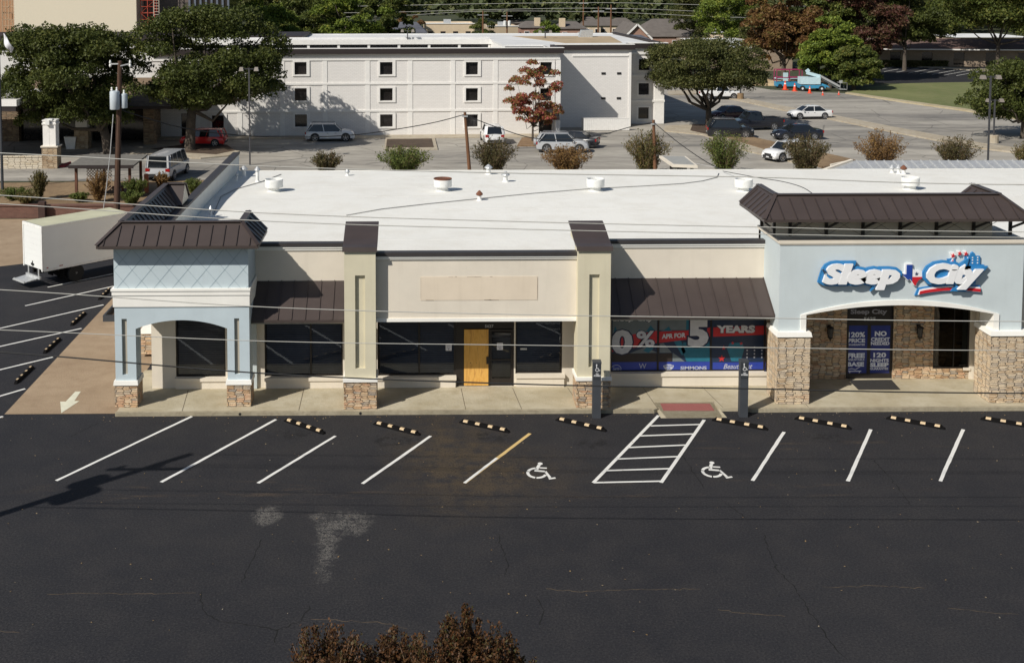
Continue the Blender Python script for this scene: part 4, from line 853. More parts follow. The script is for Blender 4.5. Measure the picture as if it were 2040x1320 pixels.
L_grn = m_leaf('bright_green_leaves', [(.0, (0.048, 0.070, 0.012)), (.5, (0.136, 0.189, 0.030)), (.85, (0.240, 0.275, 0.042)), (1., (0.352, 0.304, 0.060))])
L_mid = m_leaf('mid_green_leaves', [(.0, (0.037, 0.054, 0.013)), (.5, (0.093, 0.120, 0.026)), (.9, (0.187, 0.180, 0.042)), (1., (0.272, 0.180, 0.052))])
L_far = m_leaf('far_wood_leaves', [(.0, (0.043, 0.058, 0.024)), (.5, (0.085, 0.106, 0.042)), (.85, (0.145, 0.152, 0.057)), (1., (0.204, 0.160, 0.068))])
L_bus = m_leaf('bush_leaves', [(.0, (0.056, 0.060, 0.020)), (.45, (0.125, 0.119, 0.039)), (.75, (0.213, 0.150, 0.055)), (1., (0.300, 0.175, 0.077))])
L_busr = m_leaf('bush_leaves_rust', [(.0, (0.081, 0.050, 0.020)), (.45, (0.218, 0.119, 0.044)), (.75, (0.299, 0.188, 0.066)), (1., (0.172, 0.163, 0.055))])
L_busg = m_leaf('bush_leaves_green', [(.0, (0.046, 0.069, 0.015)), (.5, (0.111, 0.150, 0.033)), (1., (0.221, 0.213, 0.061))])
L_busd = m_leaf('bush_leaves_dull', [(.0, (0.042, 0.042, 0.015)), (.5, (0.098, 0.088, 0.035)), (1., (0.195, 0.130, 0.061))])
def at(px, row): p = gp(px, row); return (p[0], p[1], 0)
def atY(px, Y): return (fX(px, Y, 200), Y, 0)
tree('oak_tree', 'broad dark oak behind the utility pole with transformers', 'tree', at(216, 307), 11.5, 7.4, 6.2, 2.1, L_oak, 74000, .25, 84, .42, 11, (-2.9, 0), limbs=12, fork=.22, lobe=.27)
tree('oak_tree', 'tall dark oak standing over the red car', 'tree', at(378, 300), 13.2, 7.3, 6.2, 3.4, L_oak, 74000, .25, 84, .45, 12, (2.1, 0), limbs=11, fork=.33, lobe=.27)
tree('oak_tree', 'round live oak on the right with forked trunk beside the dark parked cars', 'tree', at(1412, 252), 9.3, 7.0, 5.8, 3.3, L_oak2, 56000, .23, 76, .33, 13, (-.4, 0), limbs=14, fork=.22, lobe=.25)
tree('oak_tree', 'low spreading oak cut off by the right edge beside the lamp post', 'tree', atY(2042, 113), 7.8, 6.8, 5.8, 1.2, L_oak, 50000, .24, 70, .3, 14, (0, 0), limbs=9, fork=.3, lobe=.27)
tree('maple_tree', 'small maple turning red in front of the white building', 'tree', at(1061, 283), 8.0, 3.1, 2.9, 1.3, L_map, 11500, .21, 64, .10, 15, (.15, 0), limbs=26, fork=.22, lobe=.20)
# trees on the right edge of the far car park
for lab, px, Y, top, rx, z0, m, n, sd_ in [
    ('russet-leaved tree over the blue boom lift', 1560, 172, 14.0, 5.8, 2.6, L_rus, 22000, 21), ('tall tree with dark red crown behind the grass', 1712, 178, 16.0, 6.4, 3.0, L_red, 24000, 22),
    ('mid-height yellow-green tree right of the boom lift', 1652, 165, 10.2, 4.2, 1.2, L_grn, 16000, 23), ('small green tree at the tip of the grass island', 1700, 162, 6.4, 3.6, .6, L_mid, 12000, 24),
    ('brown-green tree between the russet and the dark red crowns', 1628, 180, 15.0, 5.6, 2.0, L_mid, 18000, 25), ('dark tree shading the brown-roofed building', 1800, 196, 15.5, 7.0, 4.2, L_oak, 24000, 26),
    ('broad autumn tree before the brown-roofed building, trunk visible', 1985, 201, 15.4, 12.0, 6.0, L_mid, 36000, 27), ('tall green tree filling the top right corner', 2080, 235, 16.5, 9, 3, L_mid, 18000, 51), ('dark green tree behind the office roof', 1870, 240, 15.5, 8.5, 3, L_oak, 18000, 52), ('green tree behind the dark red crown', 1765, 225, 16.5, 8, 2, L_oak2, 18000, 53), ('olive tree at the far left of the woods edge on the right', 1400, 268, 14.5, 7.5, 1, L_oak2, 12000, 54), ('yellow-green tree left of the russet tree', 1462, 240, 14.0, 7.5, 2.0, L_grn, 16000, 28),
    ('bushy olive tree by the tan brick building', 1528, 205, 13.0, 4.8, 1.5, L_oak2, 14000, 29)]:
    tree('deciduous_tree', lab, 'tree', atY(px, Y), top, rx*1.12, rx*.95, z0, m, int(n*1.5), .40, 64, .32, sd_, limbs=8, fork=.3, lobe=.27)
for lab, px, Y, top, rx, m, sd_ in [('bright yellow-green tree behind the roof left of the others', 505, 215, 13.5, 8.0, L_grn, 31), ('green tree with pale tops behind the white roof', 600, 235, 14.5, 8.5, L_mid, 32),
    ('large fresh green tree in the middle of the row behind the roof', 700, 225, 14.6, 7.0, L_grn, 33), ('dark green tree at the right end of the row behind the roof', 765, 238, 13.6, 6.0, L_mid, 34), ('dull green tree furthest back above the row behind the roof', 560, 262, 17.5, 9.0, L_oak2, 35)]:
    tree('deciduous_tree', lab, 'tree', atY(px, Y), top, rx*1.1, rx*.85, 1.0, m, 26000, .44, 64, .35, sd_, limbs=6, fork=.3, lobe=.26)
tree('small_tree', 'small round tree in front of the cream flat-roofed building', 'tree', atY(958, 268), 6.6, 3.4, 3.2, .5, L_mid, 5000, .4, 24, .2, 36, limbs=5)
tree('small_tree', 'small dark tree beside the grey gabled house', 'tree', atY(818, 285), 7.6, 4.5, 3.2, .5, L_rus, 5000, .45, 24, .2, 37, limbs=5)
tree('small_tree', 'small pale green tree between the brick townhouses', 'tree', atY(1092, 272), 5.6, 3.8, 3.2, .5, L_grn, 5000, .4, 24, .2, 38, limbs=5)
# the far wood that reads as one mass
rng = np.random.default_rng(77); PP = []
for i in range(620):
    Yd = rng.uniform(325, 380) if i < 240 else rng.uniform(380, 620); px = rng.uniform(-200, 2250); h = rng.uniform(10, 15) if Yd < 380 else rng.uniform(13, 21); x = (px-820)/2350*Yd; r = rng.uniform(5, 9)
    n = 420 if Yd < 420 else 260; d = rng.normal(size=(n, 3)); d /= np.linalg.norm(d, axis=1)[:, None]; d[:, 2] = np.abs(d[:, 2])*1.0-.1
    sc_ = 1+.25*np.sin(d[:, 0]*5+i)*np.cos(d[:, 1]*5+i*1.7); PP.append(np.array([x, Yd, h*.45])+d*sc_[:, None]*np.array([r, r, h*.55])*rng.uniform(.8, 1, n)[:, None])
o = quads_mesh('far_woods', np.concatenate(PP), 1.5, rng, L_far, up=.5, aspect=.8); struct(o, 'stuff'); tag(o, 'dense mixed green woodland across the horizon behind the houses', 'woodland')
# ---- bush row behind the strip roof, garden shrubs, foreground crape myrtle
G_b = 'round bushes lined up behind the white roof'
for lab, px, top, w_, m, sd_ in [('short brown-green bush left of the row behind the roof', 650, 308, 62, L_busd, 1), ('wide green bush with spiky shoots below the mulch island', 805, 300, 108, L_busg, 2), ('dense grey-brown bush right of the left leaning pole', 984, 286, 90, L_busd, 3),
    ('rusty orange-green bush hiding the silver car wheels', 1131, 298, 100, L_busr, 4), ('pale green bush behind the leaning pole near the kiosk', 1290, 272, 92, L_bus, 5), ('upright green bush below the black off-roader', 1446, 276, 90, L_busg, 6), ('dark rounded bush covering the rear of the white crossover', 1608, 281, 98, L_busd, 7),
    ('copper-brown bush above the ribbed metal roof', 1757, 275, 98, L_busr, 8), ('dark green bush with reddish top left of the lamp post', 1908, 284, 88, L_busd, 9), ('bush at the far right edge above the metal roof', 2052, 293, 60, L_bus, 10)]:
    Y = 92.; H = fZ(top, Y)*1.12+.15; r = w_/2/2350*Y*1.12; n = int(5200*w_/60)
    shrub('crape_myrtle_bush', lab, 'bush', atY(px, Y), H, r, m, n, .15, sd_, G_b, stems=150, bare=.05)
for lab, px, row, H, r, m, sd_ in [('bare twiggy shrub behind the brick wall left of the shelter', 78, 398, 1.9, .8, L_bus, 41), ('brown-leaved shrub in front of the lattice shelter', 196, 402, 2.0, .95, L_busr, 42), ('bright green shrub right of the utility pole', 268, 392, 1.3, 1.1, L_busg, 43),
    ('low green shrub at the left end of the garden bed', 30, 398, .8, 1.3, L_busg, 44), ('low green shrub between the flag pole and the twiggy shrub', 52, 405, .7, 1.0, L_bus, 46), ('shrub behind the left mansard end beside the parapet', 386, 385, 1.0, .9, L_busg, 47), ('reddish young shrub in front of the grey van', 322, 384, 1.4, .6, L_busr, 48),
    ('small green clump at the foot of the shelter posts', 160, 402, .6, .8, L_busg, 49), ('dark ivy-like clump over the brick wall right of the utility pole', 262, 408, .9, 1.0, L_busg, 50)]:
    shrub('garden_shrub', lab, 'shrub', at(px, row), H*1.1, r, m, 6500, .10, sd_, 'shrubs in the garden bed behind the brick wall', stems=50, bare=.15)
for i, (px, Y, top, w_) in enumerate([(640, 22.6, 1258, 240), (785, 23.2, 1266, 200), (925, 22.8, 1212, 130), (995, 22.4, 1258, 180), (860, 22.3, 1276, 240)]):
    H = fZ(top, Y); lab = ['left part of the russet crape myrtle at the bottom edge', 'low middle crape myrtle shoot at the bottom edge', 'tallest upright russet shoot of the crape myrtles at the bottom edge', 'rightmost dense crape myrtle at the bottom edge', 'lowest crape myrtle shoot at the bottom edge, mostly cut off'][i]
    shrub('crape_myrtle', lab, 'shrub', atY(px, Y), H, w_/2/2350*Y, L_cm if i else (L_cm := m_leaf('crape_myrtle_leaves', [(.0, (.020, .014, .008)), (.35, (.065, .032, .014)), (.6, (.13, .055, .020)), (.8, (.060, .060, .020)), (1., (.10, .09, .03))])), 22000, .065, 60+i, 'crape myrtles in front of the car park', stems=90, bare=.3, aspect=.6)
# ================================================================ hotel
HA = (-15.85, 115.77, 0.); HT = math.atan2(1.07, 24.86); ct, st = math.cos(HT), math.sin(HT)
def hp(px, row, w_=0.):      # photo pixel -> (u, z) on the hotel's wall plane set back by w_
    d = ray(px, row); nx, ny = -st, ct; t = ((HA[0]*nx+HA[1]*ny)+w_)/(d[0]*nx+d[1]*ny); p = _C+d*t
    return ((p[0]-HA[0])*ct+(p[1]-HA[1])*st, float(p[2]))
hu = lambda px, w_=0., row=170: hp(px, row, w_)[0]; hz = lambda row, w_=0., px=860: hp(px, row, w_)[1]
hotel = thing('hotel', 'long three-storey white painted brick hotel with dark parapet and small square windows', 'building', HA, HT)
hpart = lambda name, m, fn, parent=hotel, **k: part(name, m, fn, parent, (0, 0, 0), **k)
M_wbrick = m_brick('white_painted_brick', (.78, .755, .72), (.74, .715, .68), (.66, .635, .60), .40, .14, .016, .05)
M_wtrim = mat('white_trim_paint', (.80, .78, .74), .75, .06); M_hwin = mat('dark_window_glass', (.018, .016, .016), .08, .3, 2, spec=.6)
M_mem = mat('pale_roof_membrane', (.66, .66, .65), .85, .12, .3); M_grav = mat('tan_roof_gravel', (.42, .32, .20), .95, .2, .5); M_copw = mat('brown_parapet_metal', (.024, .016, .015), .6, .1)
uL, u1 = hu(300), hu(1115); W2 = 5.2; u2 = hu(1257, W2); W3 = 7.6; u3 = hu(1322, W3); ZT = hz(107); 
wins = [(hu(a), hu(b), hz(c, 0, a), hz(d_, 0, a)) for a, b in ((587, 611), (757, 782), (928, 952), (1076, 1099)) for c, d_ in ((149, 124), (201, 176), (253, 228)) if not (a == 1076 and c == 253)] + [(hu(421), hu(445), hz(c, 0, 430), hz(d_, 0, 430)) for c, d_ in ((204, 178), (256, 230))] + [(hu(360), hu(376), .0, hz(226, 0, 370))]
entry = (hu(1074), hu(1101), 0., hz(232, 0, 1090))
hpart('wall', M_wbrick, lambda mb: grid_wall(mb, uL, u1, 0, ZT, wins+[entry], 0, .4))
hpart('wall', M_wbrick, lambda mb: (mb.box(u1, W2, 0, u2, W2+.4, ZT-.0), mb.box(u1-.4, .4, 0, u1, W2+.4, ZT)))
w3 = [(hu(a, W3), hu(b, W3), hz(c, W3, a), hz(d_, W3, a)) for a, b in ((1272, 1293),) for c, d_ in ((140, 118), (189, 166), (237, 214))]
hpart('wall', M_wbrick, lambda mb: (grid_wall(mb, u2, u3, 0, ZT, w3, W3, W3+.4), mb.box(u2-.3, W2+.4, 0, u2, W3+.4, ZT), mb.box(u3-.4, W3+.4, 0, u3, 33, ZT)))
for (a, b, c, d_), y in [(q, 0) for q in wins] + [(q, W3) for q in w3]:
    wn = hpart('window', M_wtrim, lambda mb: (mb.box(a-.18, y-.09, d_, b+.30, y-.001, d_+.16), mb.box(a-.18, y-.09, c-.16, b+.30, y-.001, c), mb.box(a-.18, y-.09, c, a, y-.001, d_), mb.box(b, y-.09, c, b+.30, y-.001, d_)) if c > .1 else mb.box(a-.1, y-.05, d_, b+.1, y-.001, d_+.1))
    hpart('pane', M_hwin, lambda mb: mb.box(a, y+.22, c, b, y+.24, d_), wn)
dd = hpart('door', M_bronze, lambda mb: mb.box(entry[0], .6, 0, entry[1], .65, entry[3])); hpart('door_canopy', M_copw, lambda mb: mb.prismX([(0, entry[3]+.9), (-1.3, entry[3]+.05), (-1.3, entry[3]-.2), (0, entry[3]-.2)], entry[0]-.4, entry[1]+.5))
hpart('entry_column', M_wtrim, lambda mb: mb.box(hu(1103), -1.2, 0, hu(1103)+.45, -.75, entry[3]-.2))
for px in (388, 473, 558, 643, 728, 813, 898, 983, 1108): hpart('pilaster', M_wtrim, lambda mb: [mb.box(hu(px)-.02, -.045, z0_, hu(px)+.44, -.002, z1_) for z0_, z1_ in ((0, hz(222)), (hz(218), hz(168)), (hz(164), hz(120)))])
for r in (118, 166, 220): hpart('string_course', M_wtrim, lambda mb: (mb.box(uL, -.08, hz(r)-.10, u1+.02, -.001, hz(r)+.10), mb.box(u2, W3-.12, hz(r)-.12+.0, u3+.12, W3-.001, hz(r)+.12)))
hpart('frieze', M_wtrim, lambda mb: (mb.box(u2-.25, W2-.08, 0, u2, W2-.001, ZT-.3), mb.box(u1+2.2, W2-.08, hz(114, W2), u2-.3, W2-.001, hz(111, W2)), mb.box(u1+8.2, W2-.07, hz(162, W2), u2-.3, W2-.001, hz(160.5, W2)), mb.box(u1+8.2, W2-.07, hz(212, W2), u2-.3, W2-.001, hz(210.5, W2)), mb.box(u3-1.0, W3-.08, 0, u3+.06, W3-.001, ZT-.3)))
for px in (1202, 1233):
    for r in (148, 198): hpart('vent_grille', M_dark, lambda mb: mb.box(hu(px, W2)-.22, W2-.05, hz(r, W2)-.12, hu(px, W2)+.22, W2-.001, hz(r, W2)+.1))
ZC = hz(96.5)
def f(mb):
    mb.box(uL, -.35, ZT, u1+.35, .45, ZC-.0); mb.box(u1-.1, .45, ZT, u1+.35, W2+.4, ZC); mb.box(u1+.35, W2-.3, ZT, u2+.35, W2+.4, ZC-.0); mb.box(u2+.05, W2+.4, ZT, u2+.35, W3+.4, ZC); mb.box(u2+.35, W3-.3, ZT, u3+.35, W3+.4, ZC); mb.box(u3-.1, W3+.4, ZT, u3+.35, 33.4, ZC)
hpart('parapet', M_copw, f)
hpart('parapet_cap', M_wtrim, lambda mb: (mb.box(uL, -.38, ZC+.001, u1+.38, .5, ZC+.035), mb.box(u1+.38, W2-.33, ZC+.001, u2+.3, W2+.5, ZC+.07), mb.box(u2+.3, W3-.33, ZC+.001, u3+.38, W3+.5, ZC+.07)))
ZR = ZC-.25; cy0, cy1 = 10., 21.; uc = hu(978, cy1)
def f(mb):
    mb.box(uL, .45, ZR-.8, u1-.1, cy0, ZR-.62); mb.box(uL, cy1+1.2, ZR-.2, uc, 33, ZR); mb.box(uc, cy0, ZR-.2, u3-.1, 33, ZR); mb.box(u1-.1, W2+.4, ZR-.2, u2+.3, cy0-.01, ZR); mb.box(u2+.05, W3+.45, ZR-.21, u3-.1, cy0-.01, ZR-.01)
hpart('roof', M_mem, f)
hpart('roof_gravel', M_grav, lambda mb: mb.prismZ([(hu(1020, 28), 28), (hu(1215, 27), 27), (hu(1235, 14), 13), (hu(1120, 14), 12.4)], ZR+.003, ZR+.03))
hpart('rear_parapet', M_mem, lambda mb: (mb.box(uL, 33, 0, u3+.3, 33.4, ZR+.12), mb.box(uL, cy1+1.1, ZR-.01, uc, cy1+1.2, ZR+.25)))
fz0 = 1.2
def f(mb):
    k = [hu(p_, cy1) for p_ in range(555, 980, 60)] + [uc]; mb.box(uL, cy1+.3, 0, uc, cy1+.6, ZR-1.35)
    for a in k: mb.box(a-.15, cy1, 0, a+.15, cy1+.3, ZR-.2)
    mb.box(uL, cy1-.1, ZR-.55, uc, cy1+1.19, ZR-.02); mb.box(uc, cy0, 0, uc+.3, cy1+1, ZR-.21), mb.box(u1-.1, cy0-9, ZR-.7, u1, cy0, ZR-.02); mb.box(uL, cy0-.3, 0, uc, cy0, ZR-.63)
cw = hpart('courtyard_wall', M_wtrim, f)
hpart('courtyard_glazing', M_hwin, lambda mb: mb.box(uL, cy1+.25, ZR-1.4, uc, cy1+.55, ZR-.56), cw)
hpart('roof_hatch', M_galv, lambda mb: (mb.hexa([(hu(1165, 25)+a, 25+b, ZR) for a, b in ((-.8,-.5),(.8,-.5),(.8,.5),(-.8,.5))], [(hu(1165, 25)+a, 25+b, ZR+.9) for a, b in ((-.5,-.5),(.9,-.5),(.9,.5),(-.5,.5))])))
mb = MB(HA); 
# west wing with tall plain wall behind the oaks
def f(mb):
    mb.box(-75, 139.6, 0, -13, 150, 8.05)
ww_ = part('west_wing_wall', M_wbrick, f, hotel, (0, 0, 0)); 
for o in [ww_]: o.matrix_parent_inverse = (Matrix.Translation(HA) @ Matrix.Rotation(HT, 4, 'Z')).inverted()
ww2 = part('west_wing_parapet', M_copw, lambda mb: (mb.box(-75, 139.2, 8.05, -12.8, 150, 8.75), mb.box(-75, 139.45, 7.15, -13, 139.59, 7.3)), hotel, (0, 0, 0)); ww2.matrix_parent_inverse = ww_.matrix_parent_inverse.copy()
# enclosure in front of the recessed wall
t = thing('board_enclosure', 'low white boarded enclosure against the recessed hotel wall', 'fence', (float(gp(1163, 261)[0]), float(gp(1163, 261)[1]), 0), HT); L_ = math.dist(gp(1163, 261), gp(1255, 261))
part('board_panel', M_wtrim, lambda mb: [mb.box(i*L_/24+.005, 0, .05, (i+1)*L_/24-.005, .05, 1.25) for i in range(24)], t, (0, 0, 0)); part('top_rail', M_wtrim, lambda mb: (mb.box(-.02, -.02, 1.25, L_, .1, 1.32), mb.box(0, .05, .05, .05, 1.3, 1.25)), t, (0, 0, 0))
# hotel lobby wing and its roof, seen through the oaks
lb = thing('hotel_lobby', 'dark stone and glass hotel lobby with brown roof under the oaks', 'building', (-30, 112, 0)); lo = (-30, 112, 0)
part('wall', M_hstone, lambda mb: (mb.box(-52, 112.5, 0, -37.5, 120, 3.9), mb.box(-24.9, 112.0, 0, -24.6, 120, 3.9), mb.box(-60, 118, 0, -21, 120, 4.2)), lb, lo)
part('lobby_glazing', M_hwin, lambda mb: (mb.box(-37.5, 113.2, 0, -24.9, 113.3, 3.6),), lb, lo)
for px in (20, 100, 182): part('glazing_column', M_bronze, lambda mb: mb.box(fX(px, 113), 112.8, 0, fX(px, 113)+.5, 113.19, 3.8), lb, lo)
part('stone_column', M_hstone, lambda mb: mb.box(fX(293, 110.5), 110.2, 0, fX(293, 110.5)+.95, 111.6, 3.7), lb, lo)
part('roof', mat('brown_shingle', (.20, .14, .09), .95, .35, 2.5), lambda mb: (mb.prismX([(108.6, 3.85), (115, 5.9), (121, 3.85)], -38.5, -21.2),), lb, lo)
part('fascia', M_copw, lambda mb: mb.box(-60, 108.4, 3.55, -21.1, 108.6, 3.86), lb, lo)
part('canopy', M_wtrim, lambda mb: (mb.box(-62, 100, 4.75, fX(58, 102), 110, 5.3),), lb, lo)
part('canopy_fascia', M_copw, lambda mb: (mb.box(-62, 100.1, 4.3, fX(58, 102)-.1, 110, 4.74),), lb, lo)
# gate pillars, garden wall, planter, flag pole
def gate_pillar(px, row, lab, used, H):
    global GP
    if not used:
        GP = thing('gate_pillar', lab, 'pillar', group='white-topped stone gate pillars')
        part('stone_base', M_hstone2, lambda mb: mb.box(-.62, 0, 0, .62, 1.15, 1.75), GP, (0, 0, 0)); part('stone_cap', M_cream, lambda mb: mb.box(-.7, -.08, 1.75, .7, 1.22, 1.86), GP, (0, 0, 0))
        part('white_shaft', M_wtrim, lambda mb: (mb.box(-.52, .08, 1.86, -.01, 1.02, 3.9), mb.box(.01, .08, 1.86, .52, 1.02, 3.9), mb.box(-.58, .02, 3.62, .58, 1.08, 3.75), mb.box(-.02, .1, 1.86, .02, 1.0, 3.9), mb.box(-.56, .04, 3.9, .56, 1.06, 4.0)), GP, (0, 0, 0))
        part('flood_light', M_wpaint, lambda mb: (mb.box(-.22, -.18, 3.62, .1, .0, 4.0), mb.box(-.1, -.02, 3.95, .3, .4, 4.1)), GP, (0, 0, 0))
    p = gp(px, row); return place(GP, used, (p[0], p[1], 0), 0, lab)
M_hstone2 = m_stone('gate_stone', [(.30, .20, .11), (.46, .33, .20), (.55, .44, .30), (.36, .25, .15), (.62, .52, .38)], .42, .13)
gate_pillar(99, 336, 'sunlit gate pillar with white panelled top at the end of the low stone wall', 0, 0); gate_pillar(162, 297, 'shaded gate pillar behind the white planter pot', 1, 0)
g1, g2 = gp(-60, 338), gp(84, 336)
mb = MB(); mb.box(g1[0], g2[1], 0, g2[0], g2[1]+.45, .95); mb.box(g1[0], g2[1]-.05, .95, g2[0], g2[1]+.5, 1.03)
tag(mb.build('stone_garden_wall', m_stone('pale_wall_stone', [(.55, .45, .30), (.66, .58, .44), (.72, .65, .52), (.60, .50, .36)], .5, .2)), 'low pale stone wall left of the sunlit gate pillar', 'wall')
t = thing('planter_pot', 'tall tapered white planter pot before the lobby', 'planter', at(143, 296)); part('pot', M_wtrim, lambda mb: mb.hexa([(-.38, -.38, 0), (.38, -.38, 0), (.38, .38, 0), (-.38, .38, 0)], [(-.55, -.55, 1.15), (.55, -.55, 1.15), (.55, .55, 1.15), (-.55, .55, 1.15)]), t, (0, 0, 0)); part('soil', M_mulch, lambda mb: mb.box(-.45, -.45, 1.1, .45, .45, 1.155), t, (0, 0, 0))
def flag_pole():
    t = thing('flag_pole', 'tall dark flag pole at the left edge', 'flag pole', at(5, 378)); H = fZ(42, gp(5, 378)[1])
    part('pole', M_post, lambda mb: mb.tube([(0, 0, 0), (0, 0, H)], .11, 8, .07), t, (0, 0, 0)); part('ball', M_galv, lambda mb: mb.lathe([(.02, -.1), (.1, 0), (.02, .1)], (0, 0, H+.1), 8), t, (0, 0, 0)); return H, t
Hf, fpole = flag_pole(); fy = gp(5, 378)[1]
mb = MB(); pts = [(8, 66), (14, 74), (27, 97), (19, 105), (12, 88), (8, 82)]; n = 7
G = [[None]*5 for _ in range(n)]; vs = []; fs = []
for i in range(n):
    for j in range(5):
        s = i/(n-1); q = j/4; px = 7+s*(20-4*q)-q*1.0*s; row = 66+q*22*(1-.25*s)+s*30*(1-.2*q); p = fp(px, row, fy); vs.append((p[0], p[1]+.12*math.sin(s*7+q*2), p[2]))
fs = [(i*5+j, (i+1)*5+j, (i+1)*5+j+1, i*5+j+1) for i in range(n-1) for j in range(4)]; mb.add(vs, fs); o = mb.build('flag', mat('white_flag_cloth', (.72, .73, .76), .9, .08), smooth=True)
sm_ = o.modifiers.new('s', 'SOLIDIFY'); sm_.thickness = .01; tag(o, 'limp white flag hanging from the flag pole', 'flag')
# brick retaining wall with posts
t = thing('brick_wall', 'long low red-brown brick retaining wall below the garden bed', 'wall', (-30, 76.4, 0)); M_rb = m_brick('red_brown_brick', (.13, .055, .040), (.19, .085, .060), (.16, .11, .085), .22, .075)
part('brickwork', M_rb, lambda mb: mb.box(-60, 76.4, 0, -12.2, 76.7, .80), t, (-30, 76.4, 0)); part('brick_cap', M_rb, lambda mb: mb.box(-60, 76.34, .8, -12.2, 76.76, .87), t, (-30, 76.4, 0))
p = gp(82, 438); part('brick_pier', mat('dark_brick_pier', (.055, .03, .024), .9, .2), lambda mb: mb.box(p[0]-.2, 75.9, 0, p[0]+.22, 76.33, 1.15), t, (-30, 76.4, 0))
# garden shelter with lattice
p1, p2 = gp(150, 392), gp(262, 392); Ysh = p1[1]; sx0, sx1 = p1[0], fX(262, Ysh, 390); zr1 = fZ(326, Ysh)
t = thing('garden_shelter', 'small timber shelter with flat grey roof and lattice screen behind the brick wall', 'shelter', ((sx0+sx1)/2, Ysh, 0)); so2 = t.location[:]
M_tim = mat('red_brown_timber', (.12, .050, .028), .8, .2, 4)
for x, y in ((sx0+.1, Ysh), (sx0+1.2, Ysh+3.4), (sx1-.1, Ysh), (sx1-.1, Ysh+3.4)): part('post', M_tim, lambda mb: mb.box(x-.09, y-.09, 0, x+.09, y+.09, zr1-.1), t, so2)
part('roof', mat('grey_felt_roof', (.16, .15, .13), .95, .2, 3), lambda mb: mb.prismX([(Ysh-.5, zr1-.1), (Ysh+4, zr1+.0), (Ysh+4, zr1+.12), (Ysh-.5, zr1+.02)], sx0-.3, sx1+.3), t, so2)
part('roof_edge', M_copw, lambda mb: mb.box(sx0-.3, Ysh-.56, zr1-.2, sx1+.3, Ysh-.5, zr1+.03), t, so2)
def f(mb):
    a, b, z0_, z1_ = fX(178, Ysh), fX(228, Ysh), .5, zr1-.35; k = 9
    for i in range(-k, 2*k):
        for s in (1, -1):
            x = a+i*.22; L2 = (z1_-z0_); xs = [x, x+s*L2]; P0, P1 = (x, z0_), (x+s*L2, z1_)
            lo_, hi_ = 0., 1.
            for lim, sg in ((a, 1), (b, -1)):
                f0, f1 = sg*(P0[0]-lim), sg*(P1[0]-lim)
                if f0 < 0 and f1 < 0: lo_ = 2; break
                if f0 < 0: lo_ = max(lo_, -f0/(f1-f0))
                if f1 < 0: hi_ = min(hi_, f0/(f0-f1))
            if lo_ >= hi_: continue
            mb.bar((P0[0]+(P1[0]-P0[0])*lo_, Ysh-.02*s, P0[1]+(P1[1]-P0[1])*lo_), (P0[0]+(P1[0]-P0[0])*hi_, Ysh-.02*s, P0[1]+(P1[1]-P0[1])*hi_), .045, .02, up=(0, 1, 0))
part('lattice_panel', mat('pale_lattice', (.34, .24, .16), .85, .15), f, t, so2); part('lattice_header', mat('grey_board', (.35, .34, .32), .8, .1), lambda mb: mb.box(fX(178, Ysh), Ysh-.06, zr1-.33, fX(228, Ysh), Ysh+.04, zr1-.12), t, so2)
part('bench', M_tim, lambda mb: (mb.box(fX(190, Ysh+1), Ysh+1.2, .4, fX(250, Ysh+1), Ysh+1.7, .46), mb.box(fX(195, Ysh+1), Ysh+1.3, 0, fX(195, Ysh+1)+.1, Ysh+1.6, .4), mb.box(fX(245, Ysh+1), Ysh+1.3, 0, fX(245, Ysh+1)+.1, Ysh+1.6, .4)), t, so2)
mb = MB(); p = gp(292, 384); mb.lathe([(.17, 0), (.17, 1.32), (.14, 1.38), (.05, 1.41)], p, 12); tag(mb.build('bollard', mat('orange_brown_paint', (.42, .13, .06), .7, .15), smooth=False), 'orange-brown steel pipe bollard behind the grey van', 'bollard')
# islands, kerbs, lawns of the hotel car park
def slab(name, pxs, m, z0_=0., z1_=.1): mb = MB(); mb.prismZ([gp(*q)[:2] for q in pxs][::-1], -.01, z1_); return struct(mb.build(name, m))
M_kerb2 = m_ground('old_kerb', (.36, .31, .23), (.46, .41, .32), (.28, .20, .12), .8, 3)
slab('walkway', [(250, 322), (262, 304), (275, 296), (360, 297), (455, 300), (478, 303), (455, 312), (400, 317), (345, 315), (322, 309)], M_kerb2, 0, .10)
slab('mulch_bed', [(300, 299), (370, 290), (452, 291), (468, 302), (430, 310), (365, 306)], M_mulch, 0, .12)
slab('walkway', [(300, 279), (1112, 274), (1112, 267), (300, 270)], M_kerb2, 0, .06)
slab('island_kerb', [(766, 300), (872, 299), (866, 276), (768, 277)], M_kerb2, 0, .12); slab('mulch_bed', [(769, 297), (864, 296), (860, 279), (771, 280)], M_mulch, 0, .15)
slab('mulch_bed', [(1030, 292), (1100, 292), (1085, 275), (1040, 276)], m_ground('bed_brown', (.20, .12, .06), (.28, .18, .10), (.10, .06, .03), 1, 4), 0, .11)
slab('red_kerb', [(112, 334), (128, 334), (142, 328), (141, 325), (128, 329), (112, 329)], mat('red_kerb_paint', (.33, .05, .05), .8, .2), 0, .16)
slab('island_kerb', [(1322, 262), (1325, 252), (1375, 250), (1420, 262), (1500, 290), (1600, 322), (1585, 326), (1480, 300), (1400, 270)], M_kerb2, 0, .1)
slab('island_soil', [(1400, 258), (1440, 262), (1530, 282), (1700, 320), (1740, 340), (1640, 336), (1510, 296), (1420, 268)], M_dirt, 0, .13)
slab('island_soil', [(1375, 262), (1380, 250), (1440, 252), (1450, 266), (1420, 272)], M_mulch, 0, .14)
slab('island_kerb', [(1330, 183), (1400, 180), (1480, 196), (1560, 213), (1655, 230), (1780, 255), (1960, 288), (2080, 304), (2080, 312), (1950, 297), (1770, 263), (1650, 238), (1555, 220), (1478, 203), (1400, 188), (1332, 190)], M_kerb2, 0, .13)
